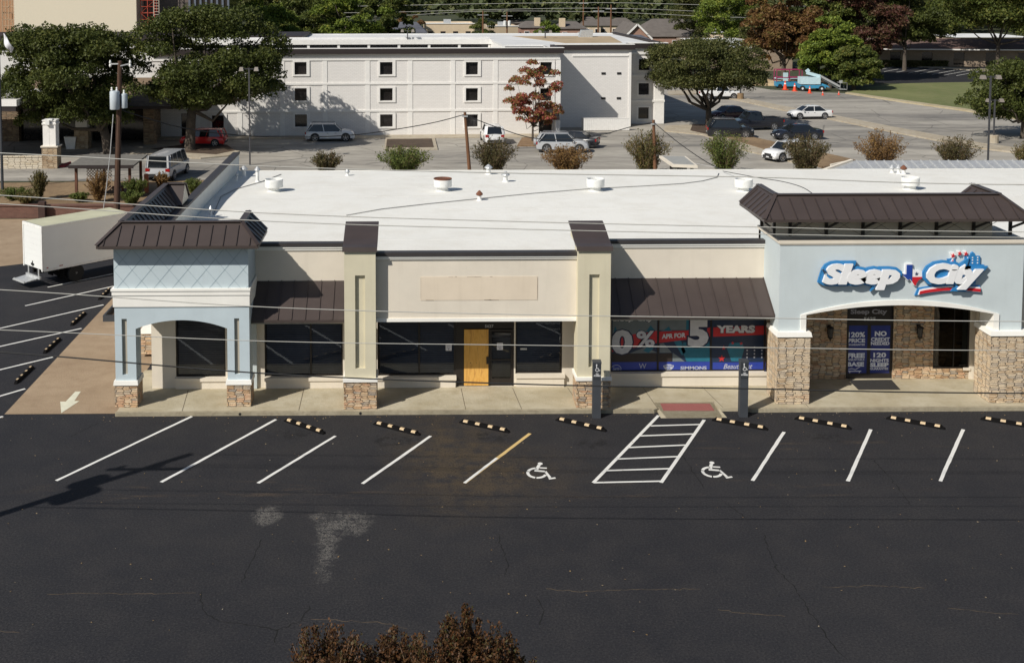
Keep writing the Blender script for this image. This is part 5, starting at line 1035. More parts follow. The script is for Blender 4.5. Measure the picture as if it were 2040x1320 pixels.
slab('lawn', [(1688, 186), (1720, 176), (1800, 168), (1880, 166), (1960, 165), (2120, 172), (2120, 245), (2040, 238), (1915, 218), (1800, 202)], M_lawn, 0, .12)
slab('lawn_kerb', [(1684, 187), (1688, 185.5), (1800, 201.5), (1915, 217.5), (2040, 237.5), (2120, 245), (2120, 248), (2040, 241), (1915, 221), (1800, 205)], m_ground('yellowed_kerb', (.40, .33, .20), (.48, .42, .29), (.28, .22, .13), .5, 2), 0, .15)
slab('sand_heap', [(1498, 170), (1530, 160), (1590, 158), (1640, 160), (1660, 168), (1560, 172)], m_ground('sand', (.50, .36, .20), (.60, .46, .28), (.38, .26, .14), .3, 1.5), 0, .35)
sheet('side_parking_lot', [gp(*q) for q in [(1730, 166), (1990, 166), (2060, 150), (2060, 137), (1740, 124), (1700, 150)]], .006, M_asph)
slab('walkway', [(1740, 127), (1740, 124.5), (1860, 133), (2060, 144), (2060, 148), (1860, 136.5)], M_kerb2, 0, .12)
for i in range(9):
    a = (1775+i*24, 129+i*1.35); b = (a[0]-62, a[1]+11.5); A_, B_ = gp(*a), gp(*b); mb = MB(); mb.ribbon([A_, B_], .14, .012); struct(mb.build('parking_stripe', M_white))
for q in [((1260, 300), (1480, 345))]: mb = MB(); mb.ribbon([gp(*q[0]), gp(*q[1])], .12, .008); struct(mb.build('parking_stripe', M_white))
# ---- brown-roofed office with hedge
Yb = gp(1880, 137)[1]; bt = thing('office_building', 'low tan brick office with a long brown shingle roof behind the grass', 'building', (fX(1900, Yb), Yb+4, 0)); bo = bt.location[:]
bx0, bx1 = fX(1700, Yb), fX(2140, Yb); ze = fZ(100, Yb+3)
M_tb = m_brick('tan_brick', (.30, .22, .15), (.36, .27, .19), (.30, .25, .20), .25, .08)
tilt = Matrix.Translation(bo) @ Matrix.Rotation(R_(-7), 4, 'Z') @ Matrix.Translation([-c for c in bo])
def bpart(name, m, fn, par=bt):
    def g(mb): mb.T = tilt; fn(mb)
    return part(name, m, g, par, bo)
ow = [(bx0+2.2+i*5.4, bx0+4.0+i*5.4, .3, 2.5) for i in range(7)]
bpart('wall', M_tb, lambda mb: (grid_wall(mb, bx0, bx1, 0, ze, ow, Yb+5, Yb+5.3), mb.box(bx0, Yb+5.3, 0, bx0+.3, Yb+18, ze)))
for q in ow: bpart('window', M_hwin, lambda mb: mb.box(q[0], Yb+5.12, q[2], q[1], Yb+5.2, q[3]))
bpart('roof', mat('brown_office_shingle', (.135, .085, .070), .95, .2, 1.5), lambda mb: mb.prismX([(Yb+3.4, ze), (Yb+12, ze+1.5), (Yb+20, ze)], bx0-1, bx1+1))
bpart('gutter', M_wtrim, lambda mb: mb.box(bx0-1, Yb+3.2, ze-.14, bx1+1, Yb+3.38, ze+.06))
mb = MB(); mb.T = tilt; M_hedge = m_leaf('hedge_leaves', [(.0, (.035, .045, .012)), (.5, (.075, .085, .025)), (1., (.15, .13, .05))])
rng = np.random.default_rng(5); Pn = np.stack([rng.uniform(bx0-4, bx1-22, 9000), rng.uniform(Yb+2.3, Yb+3.4, 9000), rng.uniform(.05, 1.0, 9000)], 1); k = rng.uniform(size=9000) < .5; Pn[k, 2] = rng.normal(1.0, .06, k.sum()); 
Pn = np.array([tuple(tilt @ Vector(p_)) for p_ in Pn]); tag(quads_mesh('hedge', Pn, .32, rng, M_hedge), 'long clipped hedge in front of the brown-roofed office', 'hedge')
# ---- buildings further back
def flat_building(name, lab, px0, px1, Y, rt, m, roofm, depth=14, wins=0, par=.35):
    x0, x1 = fX(px0, Y, 60), fX(px1, Y, 60); H = fZ(rt, Y); t = thing(name, lab, 'building', ((x0+x1)/2, Y, 0)); o_ = t.location[:]
    part('wall', m, lambda mb: (mb.box(x0, Y, 0, x1, Y+.3, H), mb.box(x0, Y+.3, 0, x0+.3, Y+depth, H), mb.box(x1-.3, Y+.3, 0, x1, Y+depth, H), mb.box(x0, Y+depth-.3, 0, x1, Y+depth, H)), t, o_)
    part('roof', roofm, lambda mb: mb.box(x0+.3, Y+.3, H-par-.2, x1-.3, Y+depth-.3, H-par), t, o_); part('roof_edge', M_wtrim, lambda mb: mb.box(x0-.15, Y-.15, H+.001, x1+.15, Y+.35, H+.16), t, o_)
    for i in range(wins):
        x = x0+(x1-x0)*(i+.5)/wins; part('window', M_hwin, lambda mb: mb.box(x-.6, Y-.04, H-3.2, x+.6, Y-.001, H-1.8), t, o_)
    part('rooftop_unit', M_galv, lambda mb: mb.box(x0+(x1-x0)*.4, Y+depth*.35, H-par, x0+(x1-x0)*.4+1.8, Y+depth*.35+1.4, H+.9), t, o_)
    return t
M_cr2 = mat('cream_render', (.62, .50, .35), .9, .1, .6); M_tan2 = mat('tan_render', (.44, .35, .24), .9, .1, .6)
flat_building('shop_building', 'long cream flat-roofed building behind the hotel roof', 845, 945, 285, 48, M_cr2, M_mem, 16, 4)
flat_building('shop_building', 'tan two-tone flat-roofed building right of the small round tree', 970, 1032, 280, 53, M_tan2, M_mem, 14, 3)
flat_building('brick_building', 'low tan brick building with white roof left of the russet tree', 1438, 1580, 196, 97, M_tb, mat('bright_roof', (.74, .74, .72), .8, .05), 34, 0, .05)
def house(name, lab, px0, px1, Y, r_e, r_r, wallm, roofm, ax='x', depth=11, wins=2, chim=None):
    x0, x1 = fX(px0, Y, 60), fX(px1, Y, 60); E_, Rg = fZ(r_e, Y), fZ(r_r, Y+depth/2 if ax == 'x' else Y); t = thing(name, lab, 'house', ((x0+x1)/2, Y+depth/2, 0)); o_ = t.location[:]
    def f(mb):
        mb.box(x0+.4, Y+.4, 0, x1-.4, Y+depth-.4, E_-.01)
        if ax == 'y': mb.prismY([(x0+.4, E_), (x1-.4, E_), ((x0+x1)/2, Rg-.15)], Y+.4, Y+depth-.4)
    part('wall', wallm, f, t, o_)
    def f(mb):
        if ax == 'x':
            h = min((x1-x0)*.28, depth*.5); a = [(x0, Y, E_), (x1, Y, E_), (x1, Y+depth, E_), (x0, Y+depth, E_)]; r1, r2 = (x0+h, Y+depth/2, Rg), (x1-h, Y+depth/2, Rg)
            mb.poly([a[0], a[1], r2, r1]); mb.poly([a[2], a[3], r1, r2]); mb.poly([a[1], a[2], r2]); mb.poly([a[3], a[0], r1]); mb.poly(a)
        else:
            xm = (x0+x1)/2
            for s, xe in ((-1, x0), (1, x1)): mb.hexa([(xe, Y, E_-.2), (xm, Y, Rg-.2), (xm, Y+depth, Rg-.2), (xe, Y+depth, E_-.2)], [(xe, Y, E_), (xm, Y, Rg), (xm, Y+depth, Rg), (xe, Y+depth, E_)])
    rf = part('roof', roofm, f, t, o_)
    if ax == 'y': part('barge_board', M_wtrim, lambda mb: (mb.bar((x0, Y-.06, E_-.15), ((x0+x1)/2, Y-.06, Rg-.15), .1, .4), mb.bar((x1, Y-.06, E_-.15), ((x0+x1)/2, Y-.06, Rg-.15), .1, .4)), rf, o_)
    if chim: xc = fX(chim, Y, 50); part('chimney', M_cr2, lambda mb: mb.box(xc-.7, Y+1.5, E_-.5, xc+.7, Y+2.8, Rg+.9), rf, o_)
    for i in range(wins):
        x = x0+(x1-x0)*(i+.5)/wins; wn = part('window', M_wtrim, lambda mb: mb.box(x-.6, Y+.33, E_-2.2, x+.6, Y+.399, E_-.8), t, o_); part('pane', M_hwin, lambda mb: mb.box(x-.5, Y+.30, E_-2.1, x+.5, Y+.329, E_-.9), wn, o_)
    return t
M_sh = mat('grey_brown_shingle', (.135, .118, .105), .95, .15, .8); M_sh2 = mat('slate_grey_shingle', (.10, .105, .125), .95, .15, .8); M_hb = m_brick('salmon_brick', (.34, .17, .12), (.40, .22, .16), (.36, .28, .22), .25, .08)
house('gabled_house', 'grey-blue gabled house between the trees behind the hotel', 775, 852, 262, 66, 44, M_wtrim, M_sh2, 'x', 12, 2)
house('townhouse', 'brick townhouse with cream chimney left of the pale green tree', 1036, 1092, 290, 56, 42, M_hb, M_sh, 'x', 12, 2, 1072)
house('townhouse', 'brick townhouse right of the pale green tree', 1110, 1172, 285, 58, 43, M_hb, M_sh, 'x', 12, 2, 1122)
for i, (a, b, lab) in enumerate([(1160, 1200, 'first of the stepped townhouses behind the twin poles'), (1190, 1236, 'second of the stepped townhouses, its slope left of the taller pole'), (1222, 1270, 'third of the stepped townhouses, left of the big gabled roof')]):
    house('townhouse', lab, a, b, 318+i*3, 52, 34+i, M_cr2, M_sh, 'x', 15, 2)
house('gabled_house', 'big brown-roofed house with white barge boards and brick gable', 1240, 1300, 268, 78, 48, M_hb, M_sh, 'y', 18, 1)
house('gabled_house', 'wide brown hipped roof behind the brick gable', 1275, 1415, 275, 74, 38, M_hb, M_sh, 'x', 18, 3)
house('gabled_house', 'low grey gabled roof just above the hotel parapet, left one', 1165, 1230, 238, 79, 66, M_wtrim, M_sh2, 'x', 10, 0)
house('gabled_house', 'low grey gabled roof just above the hotel parapet, right one', 1228, 1310, 232, 86, 70, M_wtrim, M_sh2, 'x', 10, 0)
house('gabled_house', 'small cream house at the right end of the distant houses', 1412, 1445, 290, 66, 58, M_cr2, M_mem, 'x', 10, 1)
house('distant_house', 'distant dark roof behind the tan flat-roofed building', 1000, 1052, 320, 47, 38, M_hb, M_sh, 'x', 14, 0)
house('distant_house', 'small roof showing under the canopy of the right-hand trees', 1905, 2060, 262, 76, 68, M_cr2, mat('white_roofing', (.7, .7, .68), .8, .1), 'x', 14, 0)
# ---- tall cream block with scaffolding, top left
Yt = 186.; tb = thing('tower_block', 'tall cream rendered block with grey stair core and glazed bay', 'building', (fX(150, Yt, 40), Yt, 0)); to = tb.location[:]
tx0, tx1 = fX(29, Yt, 40), fX(272, Yt, 40)
part('rendered_wall', mat('fine_cream_render', (.72, .64, .50), .85, .05, 8, stretch=(.3, 1, 6)), lambda mb: mb.box(tx0, Yt, 0, tx1, Yt+14, 27), tb, to)
part('brick_return', mat('orange_brown_render', (.40, .23, .13), .9, .15), lambda mb: mb.box(tx0-9, Yt+4, 0, tx0-.01, Yt+14, 27), tb, to)
part('stair_core', mat('grey_brown_concrete', (.14, .115, .10), .9, .15, .5), lambda mb: mb.box(tx1+.01, Yt+5, 0, fX(378, Yt+5, 40), Yt+14, 27), tb, to)
gx0, gx1 = fX(378, Yt+4, 20), fX(455, Yt+4, 20)
gb = part('glazed_bay', M_hwin, lambda mb: mb.box(gx0+.01, Yt+4, 0, gx1, Yt+14, 27), tb, to)
M_mull = mat('blue_grey_mullion', (.12, .14, .18), .6, .1)
part('mullions', M_mull, lambda mb: ([mb.box(gx0+i*(gx1-gx0)/7-.16, Yt+3.8, 0, gx0+i*(gx1-gx0)/7+.16, Yt+3.999, 27) for i in range(8)], [mb.box(gx0, Yt+3.75, z, gx1, Yt+3.79, z+1.1) for z in (9.3, 13.1, 16.9)]), gb, to)
def scaffold(px0, px1, lab, m1, m2, rows):
    x0, x1 = fX(px0, Yt-1, 40), fX(px1, Yt-1, 40); t = thing('scaffold', lab, 'scaffold', ((x0+x1)/2, Yt+1.5, 0)); o_ = t.location[:]
    def f(mb):
        for x in (x0, (x0+x1)/2, x1):
            for y in (Yt+.6, Yt+2.2): mb.tube([(x, y, 0), (x, y, 25)], .07, 5)
        for z in np.arange(2, 25, 2): mb.tube([(x0, Yt+.6, z), (x1, Yt+.6, z)], .05, 4); mb.tube([(x0, Yt+.6, z+1), (x1, Yt+.6, z+1)], .05, 4)
        for z in np.arange(2, 24, 4): mb.tube([(x0, Yt+.55, z), (x1, Yt+.55, z+2)], .04, 4); mb.tube([(x1, Yt+.55, z+2), (x0, Yt+.55, z+4)], .04, 4)
    part('tube_frame', m1, f, t, o_)
    def f(mb):
        for z in np.arange(2, 25, 4): mb.box(x0, Yt+.7, z, x1, Yt+2.1, z+.12)
    part('deck', m2, f, t, o_)
    def f(mb):
        for z in np.arange(.3, 25, .45): mb.box(x1-.1, Yt+.3, z, x1+.75, Yt+.38, z+.07)
        mb.box(x1-.15, Yt+.3, 0, x1-.06, Yt+.38, 25); mb.box(x1+.7, Yt+.3, 0, x1+.79, Yt+.38, 25)
    part('ladder', mat('pale_ladder', (.55, .47, .38), .6, .1), f, t, o_); return t
scaffold(276, 304, 'red scaffold with pale ladder against the dark stair core', mat('red_scaffold_tube', (.42, .07, .04), .6, .1), mat('red_deck', (.25, .06, .04), .8, .2), 0)
scaffold(-2, 24, 'tan scaffold at the left edge of the tall cream block', mat('tan_scaffold_tube', (.48, .36, .24), .6, .1), mat('plank_deck', (.22, .12, .06), .8, .2), 0)
# ---- ribbed metal shed roof and kiosk just behind the strip
Yk = 74.9; zl_, zt_ = 2.6, 3.4; xa0, xr0, xe = 24.7, fX(1697, 77.9, 325), fX(2120, 77.9, 325)
t = thing('metal_shed', 'shed with ribbed grey metal roof and cream gable trim behind the strip', 'shed', (38, Yk+3, 0)); o_ = t.location[:]
part('wall', M_cream, lambda mb: mb.box(xr0+.3, Yk+.6, 0, xe, Yk+5.4, 2.5), t, o_)
part('gable_trim', M_cream, lambda mb: (mb.bar((xa0, Yk, zl_-.02), (xr0, 77.9, zt_), .22, .2), mb.bar((xr0-1.6, 77.4, 3.16), (xr0, 77.9, zt_-.01), .16, .16)), t, o_)
rf = part('roof', M_galv, lambda mb: (mb.poly([(xa0, Yk, zl_), (xe, Yk, zl_), (xe, 77.9, zt_), (xr0, 77.9, zt_)]), mb.poly([(xr0+.6, Yk+6, zl_), (xr0, 77.9, zt_), (xe, 77.9, zt_), (xe, Yk+6, zl_)])), t, o_)
part('roof_rib', mat('shed_rib', (.40, .41, .42), .5, .1), lambda mb: [mb.bar((x, Yk, zl_+.03), (x, 77.9, zt_+.03), .06, .05) for x in np.arange(xr0+.3, xe, .62)], rf, o_)
kq = [gp(1339, 328, 2.6), gp(1390, 330, 2.6), gp(1366, 311, 2.6), gp(1313, 310, 2.6)]; x0, x1, Yk2, zf = kq[0][0], kq[1][0], kq[0][1], 2.6; t = thing('kiosk', 'small kiosk with tilted white flat roof behind the strip roof', 'kiosk', ((x0+x1)/2, Yk2+1.5, 0)); o_ = t.location[:]
part('roof', M_cream, lambda mb: mb.prismZ([q[:2] for q in kq], 2.42, 2.6), t, o_)
kc = ((kq[0][0]+kq[2][0])/2, (kq[0][1]+kq[2][1])/2)
part('roof_skin', mat('kiosk_grey', (.33, .33, .31), .8, .1), lambda mb: mb.prismZ([(kc[0]+(q[0]-kc[0])*.82, kc[1]+(q[1]-kc[1])*.88) for q in kq], 2.601, 2.62), t, o_)
part('cabin', M_copw, lambda mb: mb.box(x0+.5, Yk2+1, 0, x1-.4, Yk2+3.0, 2.41), t, o_); part('corner_post', M_cream, lambda mb: (mb.box(x0+.2, Yk2+.3, 0, x0+.4, Yk2+.5, 2.41), mb.box(x1-.3, Yk2+.3, 0, x1-.1, Yk2+.5, 2.41)), t, o_)
# ================================================================ vehicles
PAINT = {}
def paint(n, c, rough=.25): return mat('paint_'+n, c, rough, .03, 3, spec=.5, coat=.6)
M_tyre = mat('tyre', (.014, .014, .014), .85, .1); M_rim = mat('alloy_rim', (.45, .45, .46), .3, .05, metal=.7); M_head = mat('headlamp_lens', (.55, .56, .58), .1, 0, spec=.8); M_tail = mat('tail_lamp_lens', (.30, .01, .01), .2, 0); M_plast = mat('black_trim_plastic', (.02, .02, .021), .7, .1); M_plate = mat('number_plate', (.6, .6, .6), .5, 0)
def vehicle(name, lab, kind, body, px, row, deg, L=4.6, W=1.82, H=1.5, group='cars in the hotel car park', rail=False, spare=False):
    """body lofted along its length; nose towards +x; lower body, glasshouse, roof, wheels, lamps"""
    t = thing(name, lab, {'pickup': 'pickup truck', 'van': 'van'}.get(kind, 'car'), at(px, row), R_(deg), group)
    hx, hw = L/2, W/2
    P = {'sedan': dict(hood=.66, belt=.64, deck=.70, c=(-.36, -.20, .10, .27), hn=.50), 'suv': dict(hood=.64, belt=.60, deck=.62, c=(-.485, -.40, .10, .25), hn=.52),
         'hatch': dict(hood=.62, belt=.60, deck=.62, c=(-.48, -.42, .14, .30), hn=.54), 'pickup': dict(hood=.60, belt=.60, deck=.60, c=(-.10, -.06, .14, .24), hn=.56), 'van': dict(hood=.60, belt=.56, deck=.56, c=(-.495, -.47, .27, .38), hn=.5)}[kind]
    zb = .22 if kind != 'pickup' and kind != 'van' else .34; c = [v*L for v in P['c']]
    S = []
    for f_, zt, wf, z_low in [(-.5, P['deck']-.17, .86, zb+.16), (-.488, P['deck']-.03, .94, zb+.03), (-.44, P['deck'], .985, zb), (-.30, P['belt'], 1., zb), (0, P['belt'], 1., zb), (P['c'][3]-.02, P['belt'], 1., zb), (P['c'][3]+.03, P['hood'], .99, zb), (.40, P['hood']-.045, .97, zb), (.46, P['hn'], .93, zb+.02), (.49, P['hn']-.10, .86, zb+.06), (.5, P['hn']-.2, .78, zb+.14)]:
        x = f_*L; zt *= H; w_ = hw*wf; S.append([(x, -w_*.86, z_low), (x, -w_*.98, z_low+.10), (x, -w_, (z_low+zt)*.5), (x, -w_*.965, zt-.10), (x, -w_*.87, zt-.015), (x, 0, zt+.02), (x, w_*.87, zt-.015), (x, w_*.965, zt-.10), (x, w_, (z_low+zt)*.5), (x, w_*.98, z_low+.10), (x, w_*.86, z_low)])
    def f(mb):
        vs = [p for s in S for p in s]; k = 11; fs = [(i*k+j, (i+1)*k+j, (i+1)*k+(j+1) % k, i*k+(j+1) % k) for i in range(len(S)-1) for j in range(k)] + [tuple(range(k)), tuple(range(len(S)*k-1, (len(S)-1)*k-1, -1))]; mb.add(vs, fs)
        if kind == 'pickup': pass
    bd = part('body', body, f, t, (0, 0, 0), angle=38)
    zB = P['belt']*H-.04; zR = H-.03; wi = hw*.90; wr = hw*.74 if kind != 'van' else hw*.82; x1_, x2_, x3_, x4_ = c
    mid1, mid2 = x2_*.97+x3_*.03, x3_
    Bq = [(x1_, -wi, zB), (x4_, -wi, zB), (x4_, wi, zB), (x1_, wi, zB)]; Tq = [(x2_, -wr, zR), (x3_, -wr, zR), (x3_, wr, zR), (x2_, wr, zR)]
    part('glasshouse', M_cglass, lambda mb: mb.hexa(Bq, Tq), t, (0, 0, 0))
    def f(mb):
        a, b = x2_-.04, x3_+.06; xs_ = [a, a*.8+b*.2, (a+b)/2, a*.2+b*.8, b]; up = [0, .045, .055, .045, 0]
        vs = []
        for x, u in zip(xs_, up): vs += [(x, -wr-.015, zR-.03), (x, -wr*.85, zR+u*.7+.01), (x, 0, zR+u+.02), (x, wr*.85, zR+u*.7+.01), (x, wr+.015, zR-.03)]
        mb.add(vs, [(i*5+j, (i+1)*5+j, (i+1)*5+j+1, i*5+j+1) for i in range(4) for j in range(4)])
        mb.box(a, -wr, zR-.035, b, wr, zR-.005)
    part('roof', body, f, t, (0, 0, 0), angle=40)
    def f(mb):
        for s in (-1, 1):
            mb.bar((x1_, s*wi, zB), (x2_, s*wr, zR), .10 if kind == 'sedan' else .16, .035); mb.bar((x4_, s*wi, zB), (x3_, s*wr, zR), .07, .035)
            for q in ((.5,) if kind != 'van' else (.25, .5, .75)): xb_ = x1_*(1-q)+x4_*q; xt = x2_*(1-q)+x3_*q; mb.bar((xb_, s*(wi+.004), zB), (xt, s*(wr+.004), zR), .07, .02)
            if kind in ('suv', 'van', 'hatch'): mb.bar((x1_+.1, s*(wi-.01), zB), (x2_+.28, s*(wr+.004), zR-.02), .34 if kind != 'van' else .2, .03)
    part('roof_pillars', body, f, t, (0, 0, 0))
    part('lower_trim', M_plast, lambda mb: (mb.box(-hx*.9, -hw*.955, zb-.04, hx*.9, hw*.955, zb+.10), mb.box(-hx*1.005, -hw*.72, zb+.1, -hx*.94, hw*.72, zb+.30), mb.box(hx*.93, -hw*.62, zb+.1, hx*1.003, hw*.62, zb+.33)), t, (0, 0, 0))
    rw = .34 if kind in ('sedan', 'hatch') else .38
    for fx_ in (-.30, .315):
        for s in (-1, 1):
            y = s*(hw-.10)
            wh = part('wheel', M_tyre, lambda mb: mb.lathe([(rw*.75, -.11), (rw*.96, -.11), (rw, -.07), (rw, .07), (rw*.96, .11), (rw*.75, .11)], (fx_*L, y, rw), 20, 'y'), t, (0, 0, 0), angle=40)
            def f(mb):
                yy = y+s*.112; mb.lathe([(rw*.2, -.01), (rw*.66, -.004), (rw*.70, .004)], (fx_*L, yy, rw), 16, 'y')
            def g(mb):
                yy = y+s*.118; mb.lathe([(.055, -.006), (.06, .008)], (fx_*L, yy, rw), 8, 'y')
                for k in range(5): a = k*2*math.pi/5+.3; mb.bar((fx_*L+.04*math.cos(a), yy, rw+.04*math.sin(a)), (fx_*L+rw*.68*math.cos(a), yy, rw+rw*.68*math.sin(a)), .075, .02, up=(0, 1, 0))
                mb.tube([(fx_*L+rw*.69*math.cos(a), yy, rw+rw*.69*math.sin(a)) for a in np.linspace(0, 2*math.pi, 21)], .018, 4, caps=False)
            part('rim', M_rim, g, wh, (0, 0, 0)); part('hub_shadow', M_dark, f, wh, (0, 0, 0))
            part('wheel_arch', M_plast, lambda mb: mb.lathe([(rw*1.16, -.012), (rw*1.16, .012)], (fx_*L, s*(hw-.012), rw+.03), 20, 'y'), t, (0, 0, 0))
    for s in (-1, 1):
        part('headlight', M_head, lambda mb: mb.hexa([(hx*.90, s*hw*.93, P['hn']*H-.20), (hx*.985, s*hw*.62, P['hn']*H-.22), (hx*.975, s*hw*.60, P['hn']*H-.21), (hx*.88, s*hw*.90, P['hn']*H-.19)], [(hx*.90, s*hw*.95, P['hn']*H-.07), (hx*.975, s*hw*.64, P['hn']*H-.08), (hx*.96, s*hw*.62, P['hn']*H-.07), (hx*.88, s*hw*.92, P['hn']*H-.06)]), t, (0, 0, 0))
        part('tail_light', M_tail, lambda mb: mb.box(-hx*1.004, s*hw*.62, P['deck']*H-.32, -hx*.955, s*hw*.955, P['deck']*H-.10), t, (0, 0, 0))
        part('wing_mirror', body, lambda mb: mb.box(x4_-.30, s*hw*.97, zB-.02, x4_-.16, s*(hw+.12), zB+.10), t, (0, 0, 0))
        part('door_handles', M_plast, lambda mb: [mb.box(x_, s*hw*1.0, zB-.16, x_+.14, s*hw*1.012, zB-.13) for x_ in (-.06*L, .10*L)], t, (0, 0, 0))
    part('number_plate', M_plate, lambda mb: (mb.box(-hx*1.012, -.16, .50, -hx*1.004, .16, .60), mb.box(hx*1.004, -.16, .36, hx*1.01, .16, .46)), t, (0, 0, 0))
    part('grille', M_plast, lambda mb: mb.box(hx*.985, -hw*.42, P['hn']*H-.30, hx*1.002, hw*.42, P['hn']*H-.14), t, (0, 0, 0))
    if rail: part('roof_rail', M_plast if rail == 1 else M_rim, lambda mb: [mb.tube([(x2_+.15, s*wr*.93, zR+.03), (x2_+.25, s*wr*.93, zR+.10), (x3_-.1, s*wr*.93, zR+.10), (x3_, s*wr*.93, zR+.03)], .02, 5) for s in (-1, 1)], t, (0, 0, 0))
    if spare: wh = part('spare_wheel', body, lambda mb: mb.lathe([(.2, -.13), (.33, -.12), (.35, 0), (.33, .1), (.2, .12)], (-hx-.10, -.1, .92), 18, 'x'), t, (0, 0, 0), angle=40)
    if kind == 'pickup':
        part('bed_liner', M_plast, lambda mb: mb.box(-hx*.95, -hw*.80, P['deck']*H-.5, c[0]-.12, hw*.80, P['deck']*H+.024), t, (0, 0, 0)); part('bed_rail', body, lambda mb: (mb.box(-hx*.97, -hw*.95, P['deck']*H-.1, c[0]-.05, -hw*.80, P['deck']*H+.06), mb.box(-hx*.97, hw*.80, P['deck']*H-.1, c[0]-.05, hw*.95, P['deck']*H+.06), mb.box(-hx*.99, -hw*.95, P['deck']*H-.3, -hx*.95, hw*.95, P['deck']*H+.05)), t, (0, 0, 0))
    if kind in ('suv', 'van', 'hatch'):
        zw0, zw1 = zB+.02, zR-.12; fx0 = lambda z: x1_+(x2_-x1_)*(z-zB)/(zR-zB)
        part('rear_window', M_cglass, lambda mb: mb.hexa([(fx0(zw0)-.02, -wi*.78, zw0), (fx0(zw0)-.02, wi*.78, zw0), (fx0(zw0)+.05, wi*.78, zw0), (fx0(zw0)+.05, -wi*.78, zw0)], [(fx0(zw1)-.02, -wr*.8, zw1), (fx0(zw1)-.02, wr*.8, zw1), (fx0(zw1)+.05, wr*.8, zw1), (fx0(zw1)+.05, -wr*.8, zw1)]), t, (0, 0, 0))
        part('tailgate_frame', body, lambda mb: (mb.box(-hx*.985, -wi*.95, zB-.12, -hx*.93, wi*.95, zB+.02), [mb.bar((fx0(zB)+.0, s*wi*.90, zB), (fx0(zR), s*wr*.92, zR), .08, .12) for s in (-1, 1)]), t, (0, 0, 0))
    return t
C_white = paint('white', (.74, .74, .73)); C_silver = paint('silver', (.42, .43, .44)); C_red = paint('red', (.75, .02, .02)); C_black = paint('black', (.012, .013, .016)); C_mar = paint('maroon', (.055, .012, .022)); C_dblue = paint('black_blue', (.012, .014, .022)); C_van = paint('grey_white', (.46, .47, .48))
vehicle('crossover_car', 'white crossover parked side-on under the hotel windows', 'suv', C_white, 658, 280, 2, 4.75, 1.84, 1.68, rail=1)
vehicle('hatchback_car', 'bright red boxy hatchback behind the oak trunk', 'hatch', C_red, 406, 290, 176, 4.2, 1.78, 1.6)
vehicle('off_road_car', 'white off-roader seen from behind near the maple', 'suv', C_white, 980, 283, 93, 4.6, 1.86, 1.75)
vehicle('crossover_car', 'silver crossover with a spare wheel on its tailgate', 'suv', C_silver, 1120, 302, -5, 4.7, 1.86, 1.72, rail=2, spare=True)
vehicle('sedan_car', 'dark sedan mostly hidden behind the silver crossover', 'sedan', C_black, 1143, 292, 158, 4.6, 1.8, 1.42)
vehicle('sedan_car', 'white sedan parked beside the long kerb', 'sedan', C_white, 1612, 236, 186, 4.7, 1.84, 1.46)
vehicle('sedan_car', 'black sedan below the white sedan', 'sedan', C_dblue, 1587, 277, 186, 4.75, 1.84, 1.44)
vehicle('crossover_car', 'white crossover half hidden by the dark rounded bush', 'suv', C_white, 1568, 318, 207, 4.5, 1.84, 1.62)
vehicle('off_road_car', 'black boxy off-roader beside the round oak', 'suv', C_black, 1454, 273, -9, 4.5, 1.84, 1.78, rail=2)
vehicle('pickup_truck', 'long black pickup truck behind the black off-roader', 'pickup', C_dblue, 1503, 258, 190, 5.7, 2.0, 1.9)
vehicle('sedan_car', 'dark maroon car behind the black pickup truck', 'sedan', C_mar, 1452, 238, 200, 4.6, 1.82, 1.5)
vehicle('pickup_truck', 'white pickup truck seen through the branches of the round oak', 'pickup', C_white, 1432, 197, -2, 5.4, 1.95, 1.85)
vehicle('passenger_van', 'pale grey passenger van left of the strip roof', 'van', C_van, 336, 352, 83, 5.2, 2.0, 2.05, rail=0)
